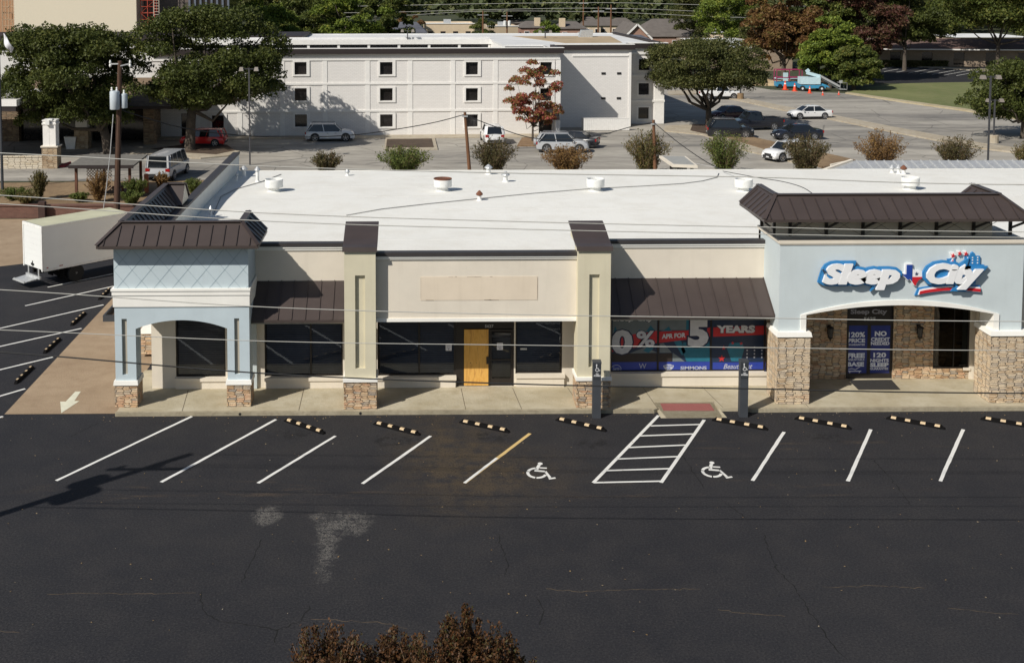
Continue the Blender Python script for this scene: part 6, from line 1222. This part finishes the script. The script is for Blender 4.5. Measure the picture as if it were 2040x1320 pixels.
# ---- box truck
def box_truck():
    a, b = gp(62, 549), gp(222, 520); d = math.atan2(b[1]-a[1], b[0]-a[0]); t = thing('box_truck', 'white box truck with rear ramp parked at the back of the side lot', 'truck', (-18.6, 58.85, 0), R_(45))
    L, W, z0_, z1_ = 5.0, 1.95, .95, 3.15
    P0 = lambda n_, m, fn, par=t: part(n_, m, fn, par, (0, 0, 0))
    bd = P0('cargo_box', mat('fibreglass_white', (.80, .81, .79), .5, .04, .8), lambda mb: mb.box(0, 0, z0_, L, W, z1_)); P0('box_roof', mat('yellowed_roof_skin', (.55, .54, .38), .6, .12, 1.0), lambda mb: mb.box(.03, .03, z1_+.001, L-.03, W-.03, z1_+.03), bd)
    P0('corner_trim', M_wpaint, lambda mb: (mb.box(-.03, -.03, z0_-.08, .07, .07, z1_+.02), mb.box(-.03, W-.07, z0_-.08, .07, W+.03, z1_+.02), mb.box(-.03, .07, z1_-.14, .06, W-.07, z1_+.03), mb.box(.07, -.03, z1_-.06, L, 0, z1_+.02), mb.box(.07, -.03, z0_-.1, L, -.001, z0_+.03)), bd)
    dr_ = P0('rear_door', mat('door_white', (.74, .75, .73), .5, .03, .6), lambda mb: [mb.box(-.02, .1, z0_+.05+i*.29, -.002, W-.1, z0_+.335+i*.29) for i in range(7)]); P0('door_latch', M_dark, lambda mb: (mb.box(-.05, W*.5-.15, z0_+.1, -.021, W*.5+.15, z0_+.2), mb.box(-.05, W*.5-.03, z0_+.05, -.021, W*.5+.02, z0_+.32)), dr_)
    P0('chassis', M_blk, lambda mb: (mb.box(.1, .7, .62, L+1.5, .85, .92), mb.box(.1, W-.85, .62, L+1.5, W-.7, .92), [mb.box(x, .1, .85, x+.1, W-.1, .948) for x in np.arange(.3, L, .7)]))
    P0('rear_bumper', M_galv, lambda mb: (mb.box(-.05, .25, .42, .05, W-.25, .55), mb.box(0, .4, .55, .06, .5, .94), mb.box(0, W-.5, .55, .06, W-.4, .94)))
    P0('loading_ramp', M_galv, lambda mb: (mb.hexa([(-.05, .55, .36), (-.05, 1.75, .36), (-.75, 1.75, .30), (-.75, .55, .30)], [(-.05, .55, .42), (-.05, 1.75, .42), (-.75, 1.75, .34), (-.75, .55, .34)]), mb.box(-.72, .6, .34, -.66, 1.7, .40)))
    for y in (.18, .46, W-.18, W-.46):
        wh = P0('wheel', M_tyre, lambda mb: mb.lathe([(.3, -.12), (.43, -.12), (.46, -.06), (.46, .06), (.43, .12), (.3, .12)], (1.9, y, .46), 20, 'y')); P0('rim', M_galv, lambda mb: mb.lathe([(.06, -.06), (.26, -.03), (.29, .0)], (1.9, y-(.06 if y < 1 else -.06), .46), 16, 'y'), wh)
    P0('mud_flap', M_blk, lambda mb: (mb.box(1.25, .1, .2, 1.27, .65, .85), mb.box(1.25, W-.65, .2, 1.27, W-.1, .85)))
    P0('cab', M_wpaint, lambda mb: mb.prismY([(L+.1, .6), (L+2.0, .6), (L+2.0, 1.4), (L+1.5, 2.3), (L+.1, 2.35)], .15, W-.15)); P0('cab_window', M_cglass, lambda mb: mb.box(L+.6, .13, 1.45, L+1.4, .149, 2.1))
    for y in (.3, W-.3): P0('wheel', M_tyre, lambda mb: mb.lathe([(.3, -.12), (.46, -.1), (.46, .1), (.3, .12)], (L+1.1, y, .46), 16, 'y'))
    P0('side_markers', M_tail, lambda mb: (mb.box(.2, -.035, z0_+.05, .3, -.031, z0_+.1), mb.box(.9, -.035, z0_+.05, 1.1, -.031, z0_+.09))); return t
box_truck()
# ---- boom lift and cones
Bp = gp(1615, 181); bl = thing('boom_lift', 'folded blue and white boom lift parked by the trees', 'boom lift', (Bp[0], Bp[1], 0), R_(-4)); bl.scale = (.84,)*3; P0 = lambda n_, m, fn, par=bl: part(n_, m, fn, par, (0, 0, 0), angle=40)
M_lb = mat('lift_blue', (.05, .28, .46), .4, .1); M_lw = mat('lift_pale_blue', (.50, .66, .70), .45, .1)
P0('chassis', M_lb, lambda mb: (mb.box(-2.0, -.9, .5, 2.2, .9, 1.0), mb.hexa([(.8, -.8, 1.0), (2.9, -.8, .6), (2.9, .8, .6), (.8, .8, 1.0)], [(.9, -.7, 1.5), (2.4, -.7, 1.0), (2.4, .7, 1.0), (.9, .7, 1.5)])))
P0('turret', M_lw, lambda mb: (mb.box(-1.9, -1.0, 1.15, 1.3, 1.0, 2.3), mb.box(-.6, -.6, 1.0, .6, .6, 1.15)))
P0('lower_boom', M_lw, lambda mb: (mb.bar((-.8, -.3, 3.0), (1.4, -.3, 2.4), .4, .5), mb.bar((-.9, -.3, 3.1), (-.4, -.3, 3.5), .3, .5)))
P0('upper_boom', M_galv, lambda mb: (mb.bar((1.2, -.3, 2.6), (4.6, -.3, .75), .28, .32), mb.bar((1.2, .1, 2.3), (4.4, .1, .5), .2, .24)))
P0('platform', M_galv, lambda mb: ([mb.bar(a, b, .05) for a, b in [((4.5,-.9,.3),(5.6,-.9,.3)),((5.6,-.9,.3),(5.6,.9,.3)),((5.6,.9,.3),(4.5,.9,.3)),((4.5,.9,.3),(4.5,-.9,.3)),((4.5,-.9,1.4),(5.6,-.9,1.4)),((5.6,-.9,1.4),(5.6,.9,1.4)),((5.6,.9,1.4),(4.5,.9,1.4)),((4.5,.9,1.4),(4.5,-.9,1.4)),((4.5,-.9,.3),(4.5,-.9,1.4)),((5.6,-.9,.3),(5.6,-.9,1.4)),((5.6,.9,.3),(5.6,.9,1.4)),((4.5,.9,.3),(4.5,.9,1.4))]], mb.box(4.5, -.9, .25, 5.6, .9, .3), mb.box(4.6, -.3, 1.3, 5.1, .2, 1.75)))
for x in (-1.6, 1.5):
    for y in (-1.0, 1.0): wh = P0('wheel', M_tyre, lambda mb: mb.lathe([(.3, -.17), (.46, -.15), (.46, .15), (.3, .17)], (x, y, .46), 18, 'y')); P0('rim', M_wpaint, lambda mb: mb.lathe([(.1, -.02), (.24, 0)], (x, y-.16, .46), 12, 'y'), wh)
Sp = gp(1575, 175); sl = thing('scissor_lift', 'small lift with red and blue rails left of the boom lift', 'lift', (Sp[0], Sp[1], 0))
part('base', M_lb, lambda mb: mb.box(-2.2, -.6, .25, 1.4, .6, .9), sl, (0, 0, 0)); part('guard_rail', mat('magenta_rail', (.30, .03, .10), .5, .1), lambda mb: [mb.bar(a, b, .10) for a, b in [((-2.2,-.6,1.5),(1.4,-.6,1.5)),((-2.2,-.6,2.6),(1.4,-.6,2.6)),((-2.2,.6,2.6),(1.4,.6,2.6)),((-2.2,.6,1.5),(1.4,.6,1.5)),((-2.2,-.6,.9),(-2.2,-.6,2.6)),((1.4,-.6,.9),(1.4,-.6,2.6)),((-2.2,.6,.9),(-2.2,.6,2.6)),((1.4,.6,.9),(1.4,.6,2.6)),((-.4,-.6,.9),(-.4,-.6,2.6))]], sl, (0, 0, 0)); part('deck', M_lw, lambda mb: (mb.box(-2.2, -.6, 1.3, 1.4, .6, 1.42), mb.box(-1.3, -.62, 1.0, -.6, -.6, 2.2)), sl, (0, 0, 0))
for x in (-1.7, .9): part('wheel', M_tyre, lambda mb: (mb.lathe([(.1, -.1), (.3, -.1), (.3, .1), (.1, .1)], (x, -.6, .3), 14, 'y'), mb.lathe([(.1, -.1), (.3, -.1), (.3, .1), (.1, .1)], (x, .6, .3), 14, 'y')), sl, (0, 0, 0))
def cone():
    t = thing('traffic_cone', '', 'cone', group='orange traffic cones around the lifts'); M_or = mat('cone_orange', (.75, .07, .02), .5, .05)
    part('cone_body', M_or, lambda mb: mb.lathe([(.30, .06), (.06, 1.25), (.03, 1.27)], (0, 0, 0), 14), t, (0, 0, 0)); part('cone_foot', M_or, lambda mb: mb.box(-.38, -.38, 0, .38, .38, .06), t, (0, 0, 0)); part('reflective_band', M_wpaint, lambda mb: mb.lathe([(.165, .78), (.13, .95)], (0, 0, 0), 14), t, (0, 0, 0)); return t
Cn = cone()
for i, (px, row, s, lab) in enumerate([(1564, 179, 1.25, 'leftmost orange cone by the red and blue lift'), (1583, 182, 1.1, 'orange cone at the near side of the small lift'), (1613, 186, .95, 'orange cone under the boom lift turret'), (1639, 190, .55, 'squat orange cone right of the boom lift wheels'), (1671, 189, .5, 'smallest cone beside the grass corner')]): place(Cn, i, at(px, row), 0, lab, s*.8)
# ================================================================ poles, wires, roof vents, street furniture
def wire(pts, r, m, name, lab, cat='wire', group=None, seg=18):
    mb = MB(); mb.tube([tuple(p) for p in pts], r, 5); o = mb.build(name, m, smooth=True); return tag(o, lab, cat, group)
def px_wire(pix, Ys, r, m, name, lab, group=None):
    """a hanging cable through real points read off the photo, each at its own depth"""
    P = [fp(a, b, y) for (a, b), y in zip(pix, Ys)]; n = 26; out = []
    T = np.linspace(0, len(P)-1, n*(len(P)-1)//2+2)
    for t in T:
        i = min(int(t), len(P)-2); f_ = t-i; p0, p1, p2, p3 = [np.array(P[max(0, min(len(P)-1, k))]) for k in (i-1, i, i+1, i+2)]
        out.append(tuple(.5*((2*p1)+(-p0+p2)*f_+(2*p0-5*p1+4*p2-p3)*f_**2+(-p0+3*p1-3*p2+p3)*f_**3)))
    return wire(out, r, m, name, lab, 'wire', group)
YL = 28.6; GW = 'overhead street wires in front of the shops'
for rows, r, m, lab in [((305, 331, 345, 353, 368), .013, M_wire, 'topmost pale overhead wire in front of the white roof'), ((389, 424, 441, 452, 462), .0115, M_wire, 'upper of the close pair of pale wires over the roof edge'), ((406, 440, 456, 466, 473), .0115, M_wire, 'lower of the close pair of pale wires over the roof edge'),
    ((577, 611, 626, 633, 640), .0115, M_wire, 'pale wire crossing above the shop windows'), ((657, 679, 687, 692, 698), .010, M_wire, 'pale wire crossing the middle of the windows'), ((701, 743, 764, 774, 783), .018, M_bwire, 'lowest and thickest black cable in front of the shops')]:
    px_wire([(-640, rows[0]-(rows[1]-rows[0])*.9), (0, rows[0]), (520, rows[1]), (1020, rows[2]), (1500, rows[3]), (2040, rows[4]), (3400, rows[4]+3)], [YL]*7, r, m, 'overhead_wire', lab, GW)
# street pole left of the view: its shadow lies across the car park
t = thing('utility_pole', 'street utility pole beyond the left edge whose shadow crosses the car park', 'utility pole', (-17.6, 28.7, 0)); part('pole', M_pole, lambda mb: mb.tube([(0, 0, 0), (0, 0, 11.6)], .19, 10, .13), t, (0, 0, 0))
part('crossarm', M_pole, lambda mb: mb.box(-1.3, -.22, 10.3, 1.3, -.1, 10.42), t, (0, 0, 0)); part('transformer', M_galv, lambda mb: (mb.lathe([(.05, 0), (.3, .03), (.3, .95), (.15, 1.05)], (.5, 0, 7.3), 14), mb.lathe([(.05, 0), (.26, .03), (.26, .8), (.15, .9)], (-.45, 0, 8.6), 14)), t, (0, 0, 0)); part('insulator', M_galv, lambda mb: [mb.lathe([(.06, 0), (.1, .1), (.05, .3)], (x, -.16, 10.42), 8) for x in (-1.1, .1, 1.1)], t, (0, 0, 0))
# the transformer pole at the left
Yp1 = 75.4; xb = fX(232, Yp1, 430); H1 = fZ(121, Yp1); t = thing('utility_pole', 'red-brown utility pole carrying two pale transformers', 'utility pole', (xb, Yp1, 0)); dxp = fX(239, Yp1, 121)-xb
part('pole', M_pole, lambda mb: mb.tube([(0, 0, 0), (dxp, 0, H1)], .21, 10, .14), t, (0, 0, 0))
za1 = fZ(127, Yp1)
ar = part('crossarm', M_galv, lambda mb: (mb.bar((dxp-.62, 0, za1), (dxp, -.1, za1+.02), .06, .08), mb.bar((dxp, -.1, za1-.12), (dxp+.62, 0, za1+.02), .06, .08)), t, (0, 0, 0)); part('insulator', M_wpaint, lambda mb: [mb.lathe([(.05, -.2), (.09, -.1), (.05, 0), (.08, .1), (.04, .25)], (dxp+x, 0, za1), 8) for x in (-.62, .64)], ar, (0, 0, 0))
M_tr = mat('transformer_paint', (.50, .56, .60), .4, .1)
for cx0, r0, r1, rad, yy in ((231, 216, 180, .31, -.3), (248, 214, 186, .21, -.1)):
    xx = fX(cx0, Yp1, 200)-xb; z0_, z1_ = fZ(r0, Yp1), fZ(r1, Yp1)
    tr_ = part('transformer', M_tr, lambda mb: (mb.lathe([(rad*.9, 0), (rad, .04), (rad, z1_-z0_-.05), (rad*.93, z1_-z0_), (rad*.3, z1_-z0_+.03)], (xx, yy, z0_), 18),), t, (0, 0, 0), angle=40)
    part('bushing', M_wpaint, lambda mb: [mb.lathe([(.05, 0), (.08, .08), (.045, .15), (.07, .2), (.03, .26)], (xx+q, yy, z1_), 8) for q in ((-.18, .14) if rad > .25 else (0,))], tr_, (0, 0, 0))
part('conduit', M_galv, lambda mb: mb.tube([(fX(228, Yp1, 228)-xb, -.3, fZ(226, Yp1)), (fX(222, Yp1, 290)-xb, -.3, fZ(300, Yp1)), (fX(214, Yp1, 380)-xb, -.4, fZ(380, Yp1)), (fX(208, Yp1, 418)-xb, -.4, fZ(420, Yp1))], .03, 6), t, (0, 0, 0))
def lean_pole(px0, row0, px1, row1, Y, lab):
    x0_ = fX(px0, Y, row0); t = thing('utility_pole', lab, 'utility pole', (x0_, Y, 0)); z1_ = fZ(row1, Y); xt = fX(px1, Y, row1)-x0_; z0m = fZ(row0, Y); sl_ = xt/(z1_-z0m)
    part('pole', M_pole2, lambda mb: mb.tube([(-sl_*z0m, 0, 0), (xt, 0, z1_)], .15, 9, .11), t, (0, 0, 0)); part('pole_bracket', M_galv, lambda mb: mb.box(xt-.2, -.2, z1_-.35, xt+.22, .1, z1_-.25), t, (0, 0, 0)); return (xt+x0_, Y, z1_)
YQ = 91.; q1 = lean_pole(935, 338, 926, 224, YQ, 'leaning brown pole left of the grey-brown bush'); q2 = lean_pole(1305, 338, 1302, 240, YQ, 'straight brown pole beside the kiosk')
px_wire([(240, 219), (300, 238), (370, 256), (440, 266), (520, 272), (620, 273), (713, 268), (800, 256), (870, 243), (926, 228)], [Yp1+(YQ-Yp1)*k/9 for k in range(10)], .035, M_bwire, 'service_cable', 'dark cable sagging from the transformer pole to the leaning pole')
px_wire([(926, 229), (985, 252), (1060, 275), (1130, 277), (1200, 268), (1260, 252), (1302, 244)], [YQ]*7, .035, M_bwire, 'service_cable', 'dark cable sagging between the two brown poles')
px_wire([(1302, 244), (1350, 283), (1400, 318), (1440, 340)], [YQ, 82, 74, 66], .03, M_bwire, 'service_cable', 'dark cable dropping from the brown pole to the strip roof')
px_wire([(1440, 341), (1510, 354), (1560, 362), (1598, 373), (1622, 388)], [64, 58, 54, 50, 45], .018, M_bwire, 'service_cable', 'thin cable crossing the white roof to the brown mansard')
rc = lambda pix: [(lambda p: (p[0], p[1], zroof(p[1])+.03))(gp(a, b, 5.05)) for a, b in pix]
wire(rc([(690, 432), (760, 420), (850, 410), (960, 399), (1060, 388), (1170, 378), (1290, 371), (1360, 366), (1400, 360), (1428, 352), (1432, 343)]), .02, mat('grey_cable', (.25, .25, .24), .7, 0), 'roof_cable', 'long thin grey cable lying across the white roof')
wire(rc([(425, 430), (440, 395), (470, 378), (520, 362), (560, 345)]), .02, mat('grey_cable', (.25, .25, .24), .7, 0), 'roof_cable', 'short curved cable at the left end of the white roof')
# lamp posts
def lamp_post(H, heads=2, base=False):
    t = thing('lamp_post', '', 'lamp post', group='tall car park lamp posts'); P0 = lambda n_, m, fn, par=t: part(n_, m, fn, par, (0, 0, 0))
    P0('pole', M_lp, lambda mb: mb.box(-.06, -.06, 0, .06, .06, H)); P0('arm', M_lp, lambda mb: mb.box(-.62, -.03, H-.12, .62, .03, H-.06))
    for s in (-1, 1): P0('lamp_head', M_lph, lambda mb: mb.hexa([(s*.62-.19, -.26, H-.25), (s*.62+.19, -.26, H-.25), (s*.62+.19, .26, H-.25), (s*.62-.19, .26, H-.25)], [(s*.62-.13, -.15, H+.06), (s*.62+.13, -.15, H+.06), (s*.62+.13, .15, H+.06), (s*.62-.13, .15, H+.06)]))
    return t
M_lp = mat('lamp_post_grey', (.055, .055, .06), .6, .1); M_lph = mat('lamp_head_metal', (.24, .21, .18), .5, .1)
LP = lamp_post(1.)
def mk_lamp(i, px, row_b, Y, top, lab): H = fZ(top, Y); t = lamp_post(H); t['label'] = lab; t.location = (fX(px, Y, row_b), Y, 0); return t
for ch in list(LP.children): bpy.data.objects.remove(ch)
bpy.data.objects.remove(LP)
mk_lamp(0, 498, 325, 98, 135, 'lamp post in front of the left part of the hotel'); l2 = mk_lamp(1, 1968, 325, 93.5, 153, 'lamp post at the right above the metal shed roof')
l3 = mk_lamp(2, 1979, 290, 110, 200, 'lamp post on a round concrete base under the right-hand oak'); part('concrete_base', M_kerb2, lambda mb: mb.lathe([(.45, 0), (.45, .7), (.4, .75)], (0, 0, 0), 14), l3, (0, 0, 0))
mk_lamp(3, 812, 80, 138, 60, 'small lamp post rising above the left part of the hotel roof'); mk_lamp(4, 1086, 90, 140, 62, 'small lamp post rising above the middle of the hotel roof')
t = thing('lamp_post', 'short lamp post on a brown drum by the long kerb', 'lamp post', at(1475, 199), group='tall car park lamp posts'); part('pole', M_lp, lambda mb: mb.box(-.07, -.07, 0, .07, .07, 4.2), t, (0, 0, 0)); part('concrete_base', M_dirt, lambda mb: mb.lathe([(.42, 0), (.42, .85)], (0, 0, 0), 12), t, (0, 0, 0)); part('lamp_head', M_lph, lambda mb: mb.box(-.3, -.2, 4.2, .3, .2, 4.35), t, (0, 0, 0))
def far_pole(px, top, Y, lab, tr=False):
    H = fZ(top, Y); t = thing('power_pole', lab, 'power pole', (fX(px, Y, 50), Y, 0), group='distant power poles'); part('pole', M_pole2, lambda mb: mb.tube([(0, 0, 0), (0, 0, H)], .22, 6, .15), t, (0, 0, 0)); part('crossarm', M_galv, lambda mb: mb.box(-1.2, -.08, H-1.0, 1.2, .08, H-.85), t, (0, 0, 0))
    if tr: part('transformer', M_wpaint, lambda mb: (mb.lathe([(.35, 0), (.35, .95), (.1, 1.05)], (-.5, -.4, H-3.0), 10), mb.lathe([(.35, 0), (.35, .95), (.1, 1.05)], (.5, -.4, H-3.0), 10)), t, (0, 0, 0))
for px, top, Y, lab, tr in [(962, 22, 262, 'distant power pole in front of the small round tree', 0), (1010, 24, 262, 'distant power pole with white transformers', 1), (1162, 0, 300, 'distant power pole leaning over the woods left of the twin poles', 0), (1192, 14, 250, 'left one of the twin distant poles before the townhouses', 0), (1217, 10, 262, 'right, taller one of the twin distant poles', 0)]: far_pole(px, top, Y, lab, tr)
for k, (rws, lab) in enumerate([((27, 33, 23, 25, 36), 'lowest distant power line'), ((20, 25, 20, 17, 26), 'middle distant power line'), ((8, 12, 8, 6, 12), 'highest distant power line')]): px_wire([(500, rws[0]+8), (760, rws[1]), (962, rws[2]), (1217, rws[3]), (1500, rws[4]), (1900, rws[4]+2)], [262]*6, .045, M_wire, 'power_line', lab+' crossing before the woods', 'distant power lines')
# roof vents
def vent(px, row, lab, used, rusty=False, s=1.):
    global VT
    if not used or rusty:
        V = thing('roof_vent', lab, 'roof vent', group='round drum vents on the white roof')
        part('drum', M_wpaint, lambda mb: (mb.lathe([(.44, .22), (.45, .24), (.45, .60), (.43, .62), (.41, .60), (.41, .36)], (0, 0, 0), 24),), V, (0, 0, 0), angle=40); part('curb', M_wpaint, lambda mb: (mb.lathe([(.28, -.03), (.26, .24)], (0, 0, 0), 18), mb.lathe([(.42, -.02), (.30, .05)], (0, 0, 0), 18)), V, (0, 0, 0), angle=40)
        if rusty: part('rusted_rim', M_rust, lambda mb: (mb.lathe([(.452, .585), (.455, .635), (.40, .62), (.30, .42)], (0, 0, 0), 24),), V, (0, 0, 0))
        else: part('inner_cap', M_galv, lambda mb: mb.lathe([(.34, .36), (.2, .52), (.05, .56)], (0, 0, 0), 16), V, (0, 0, 0))
        if not rusty: VT = V
        else: used = 0
    else: V = VT
    p = gp(px, row, 5.1); z = zroof(p[1]); return place(V, used, (p[0], p[1], z), 0, lab, s)
vent(546, 380, 'leftmost white drum vent on the roof', 0); vent(882, 379, 'drum vent with rusted broken rim', 0, True); vent(1186, 379, 'white drum vent in the middle of the roof, right of the rusted one', 1); vent(1481, 380, 'white drum vent just left of the brown mansard', 1); vent(1813, 376, 'white drum vent behind the brown mansard', 1)
def stack(px, row, H, r, lab, cap=M_galv, body=M_wpaint):
    p = gp(px, row, 5.05); t = thing('vent_pipe', lab, 'vent pipe', (p[0], p[1], zroof(p[1])), group='small vent pipes on the white roof'); part('pipe', body, lambda mb: mb.lathe([(r*1.8, -.02), (r, .08), (r, H)], (0, 0, 0), 12), t, (0, 0, 0)); part('cap', cap, lambda mb: mb.lathe([(r*.9, H-.06), (r*1.9, H), (r*1.7, H+.06), (r*.3, H+.2)], (0, 0, 0), 12), t, (0, 0, 0))
for a in [(513, 361, .62, .09, 'tall galvanised vent pipe right of the left parapet'), (486, 350, .42, .11, 'stubby vent pipe near the back corner of the left parapet'), (472, 358, .3, .05, 'tiny white vent pipe below the stubby one'), (692, 347, .2, .07, 'very small vent pipe at the back edge of the roof'), (973, 344, .35, .12, 'vent pipe with conical cap at the back edge of the roof'), (1007, 361, .36, .12, 'vent pipe with ribbed cap right of the conical one'),
    (955, 402, .28, .09, 'small rusty vent pipe near the middle of the roof'), (1777, 341, .25, .08, 'first of the cluster of small vents by the metal shed'), (1790, 343, .3, .08, 'second of the cluster of small vents by the metal shed'), (1800, 344, .3, .1, 'dark-capped vent of the cluster by the metal shed'), (420, 434, .3, .05, 'thin white pipe behind the left tower roof')]: stack(*a, cap=M_rust if 'rusty' in a[4] or 'dark' in a[4] else M_galv)
# ---- wheel stops
def wheel_stop():
    t = thing('wheel_stop', '', 'wheel stop', group='black rubber wheel stops with cream patches')
    part('rubber_body', M_blk, lambda mb: (mb.prismX([(-.095, 0), (.095, 0), (.05, .12), (-.05, .12)], -.86, .86), mb.hexa([(-.98, -.075, 0), (-.86, -.075, 0), (-.86, .075, 0), (-.98, .075, 0)], [(-.97, -.05, .03), (-.861, -.045, .10), (-.861, .045, .10), (-.97, .05, .03)]), mb.hexa([(.86, -.075, 0), (.98, -.075, 0), (.98, .075, 0), (.86, .075, 0)], [(.861, -.045, .10), (.97, -.05, .03), (.97, .05, .03), (.861, .045, .10)])), t, (0, 0, 0))
    M_pt = mat('cream_patch', (.60, .45, .27), .6, .1)
    part('patches', M_pt, lambda mb: [mb.add([(x-.09, -.0737, .060), (x+.08, -.0737, .060), (x+.085, -.0525, .1215), (x-.08, -.0525, .1215), (x+.087, .022, .1215), (x-.078, .022, .1215)], [(0, 1, 2, 3), (3, 2, 4, 5)]) for x in (-.72, -.25, .25, .72)], t, (0, 0, 0)); return t
WS = wheel_stop(); k = 0
for (a, b), lab in zip([((566,834),(648,862)),((745,841),(837,864)),((918,838),(1013,858)),((1108,833),(1208,856)),((1421,834),(1528,853)),((1583,831),(1697,852)),((1764,830),(1885,852)),((1955,832),(2075,852)),((222,572),(195,598)),((170,622),(142,647)),((120,673),(88,702)),((68,727),(28,765))],
    ['wheel stop in front of the awning bay left of the first pillar', 'wheel stop just right of the first khaki pillar', 'wheel stop in front of the plywood door', 'wheel stop at the foot of the left sign post', 'wheel stop at the foot of the right sign post', 'wheel stop in front of the left stone pier', 'wheel stop in front of the navy doors', 'wheel stop cut off by the right edge', 'rearmost wheel stop along the side drive, by the dark planter box', 'second wheel stop from the rear along the side drive', 'third wheel stop from the rear along the side drive', 'nearest wheel stop along the side drive']):
    A_, B_ = gp(*a, .05), gp(*b, .05); place(WS, k, ((A_[0]+B_[0])/2, (A_[1]+B_[1])/2, 0), math.atan2(B_[1]-A_[1], B_[0]-A_[0]), lab, 1.0); k += 1
# ---- sign posts
def sign_post():
    t = thing('sign_post', '', 'sign post', group='charcoal square posts with wheelchair signs'); b = .145
    part('post', M_post, lambda mb: (mb.box(-b, -b, 0, b, b, 2.02), mb.box(-b-.01, -b-.01, 1.98, b+.01, b+.01, 2.05)), t, (0, 0, 0))
    pl_ = part('sign_plate', mat('sign_plate_dark', (.03, .035, .04), .5, .05), lambda mb: mb.box(-b+.01, -b-.012, 1.42, b-.01, -b-.001, 2.0), t, (0, 0, 0))
    def f(mb):
        y = -b-.013; q = lambda *P: mb.poly([(a, y, z) for a, z in P])
        q(*[(-.02+.025*math.cos(i*math.pi/5), 1.945+.025*math.sin(i*math.pi/5)) for i in range(10)]); q((-.035, 1.915), (-.01, 1.915), (.0, 1.80), (-.03, 1.80)); q((-.03, 1.83), (.045, 1.83), (.045, 1.81), (-.03, 1.81)); q((.03, 1.815), (.05, 1.815), (.09, 1.73), (.07, 1.725)); q((.07, 1.73), (.11, 1.745), (.11, 1.765), (.075, 1.75))
        an = [R_(a) for a in range(110, 345, 15)]; c_ = (-.0, 1.765)
        for a, b_ in zip(an, an[1:]): q((c_[0]+.065*math.cos(a), c_[1]+.065*math.sin(a)), (c_[0]+.065*math.cos(b_), c_[1]+.065*math.sin(b_)), (c_[0]+.047*math.cos(b_), c_[1]+.047*math.sin(b_)), (c_[0]+.047*math.cos(a), c_[1]+.047*math.sin(a)))
    part('symbol', M_vwh, f, pl_, (0, 0, 0))
    part('sign_text', M_vwh, lambda mb: (text(mb, 'VAN', -.05, .05, 1.605, 1.645, -b-.0125, .002, .04), text(mb, 'ACCESSIBLE', -.12, .12, 1.53, 1.585, -b-.0125, .002, .04)), pl_, (0, 0, 0)); return t
M_vwh = mat('white_sign_print', (.72, .72, .72), .5, 0)
SP = sign_post(); p = gp(1189, 833); place(SP, 0, (p[0], p[1]+.145, 0), R_(-3), 'charcoal sign post left of the red tactile pad'); p = gp(1482, 831); place(SP, 1, (p[0], p[1]+.145, 0), R_(-3), 'charcoal sign post right of the red tactile pad')
# dark planter box beside the tower, far side bits
p = gp(205, 641); t = thing('planter_box', 'open dark metal planter box beside the blue tower', 'planter', (p[0], p[1], 0)); part('box_walls', M_post, lambda mb: (mb.box(0, 0, 0, 1.5, .08, .30), mb.box(0, 2.4, 0, 1.5, 2.48, .30), mb.box(0, .08, 0, .08, 2.4, .30), mb.box(1.42, .08, 0, 1.5, 2.4, .30)), t, (0, 0, 0)); part('soil', M_mulch, lambda mb: mb.box(.08, .08, 0, 1.42, 2.4, .12), t, (0, 0, 0)); part('bottle', M_galv, lambda mb: mb.lathe([(.04, .12), (.04, .3), (.02, .36)], (.5, .4, 0), 8), t, (0, 0, 0))
for px, lab in ((478, 'dark drain hole in the kerb right of the arch tower'), (718, 'dark drain hole in the kerb under the first khaki pillar')):
    x = fX(px, 41.36, 824); mb = MB(); mb.lathe([(.05, 0), (.05, .02)], (x, 41.352, .065), 10, 'y'); struct(mb.build('kerb_drain', M_dark))

rng = np.random.default_rng(9); n = 420; Pl = np.stack([rng.uniform(-16, 24, n), rng.uniform(27, 41.2, n), np.full(n, .012)], 1); Pl[:150, 1] = 41.3-np.abs(rng.normal(0, .18, 150))
o = quads_mesh('fallen_leaves', Pl, .05, rng, m_leaf('dry_leaf_litter', [(.0, (.20, .12, .05)), (.6, (.34, .24, .12)), (1., (.5, .46, .38))]), up=6, aspect=.7); struct(o, 'stuff'); tag(o, 'scattered dry leaves and specks on the dark car park', 'leaf litter')
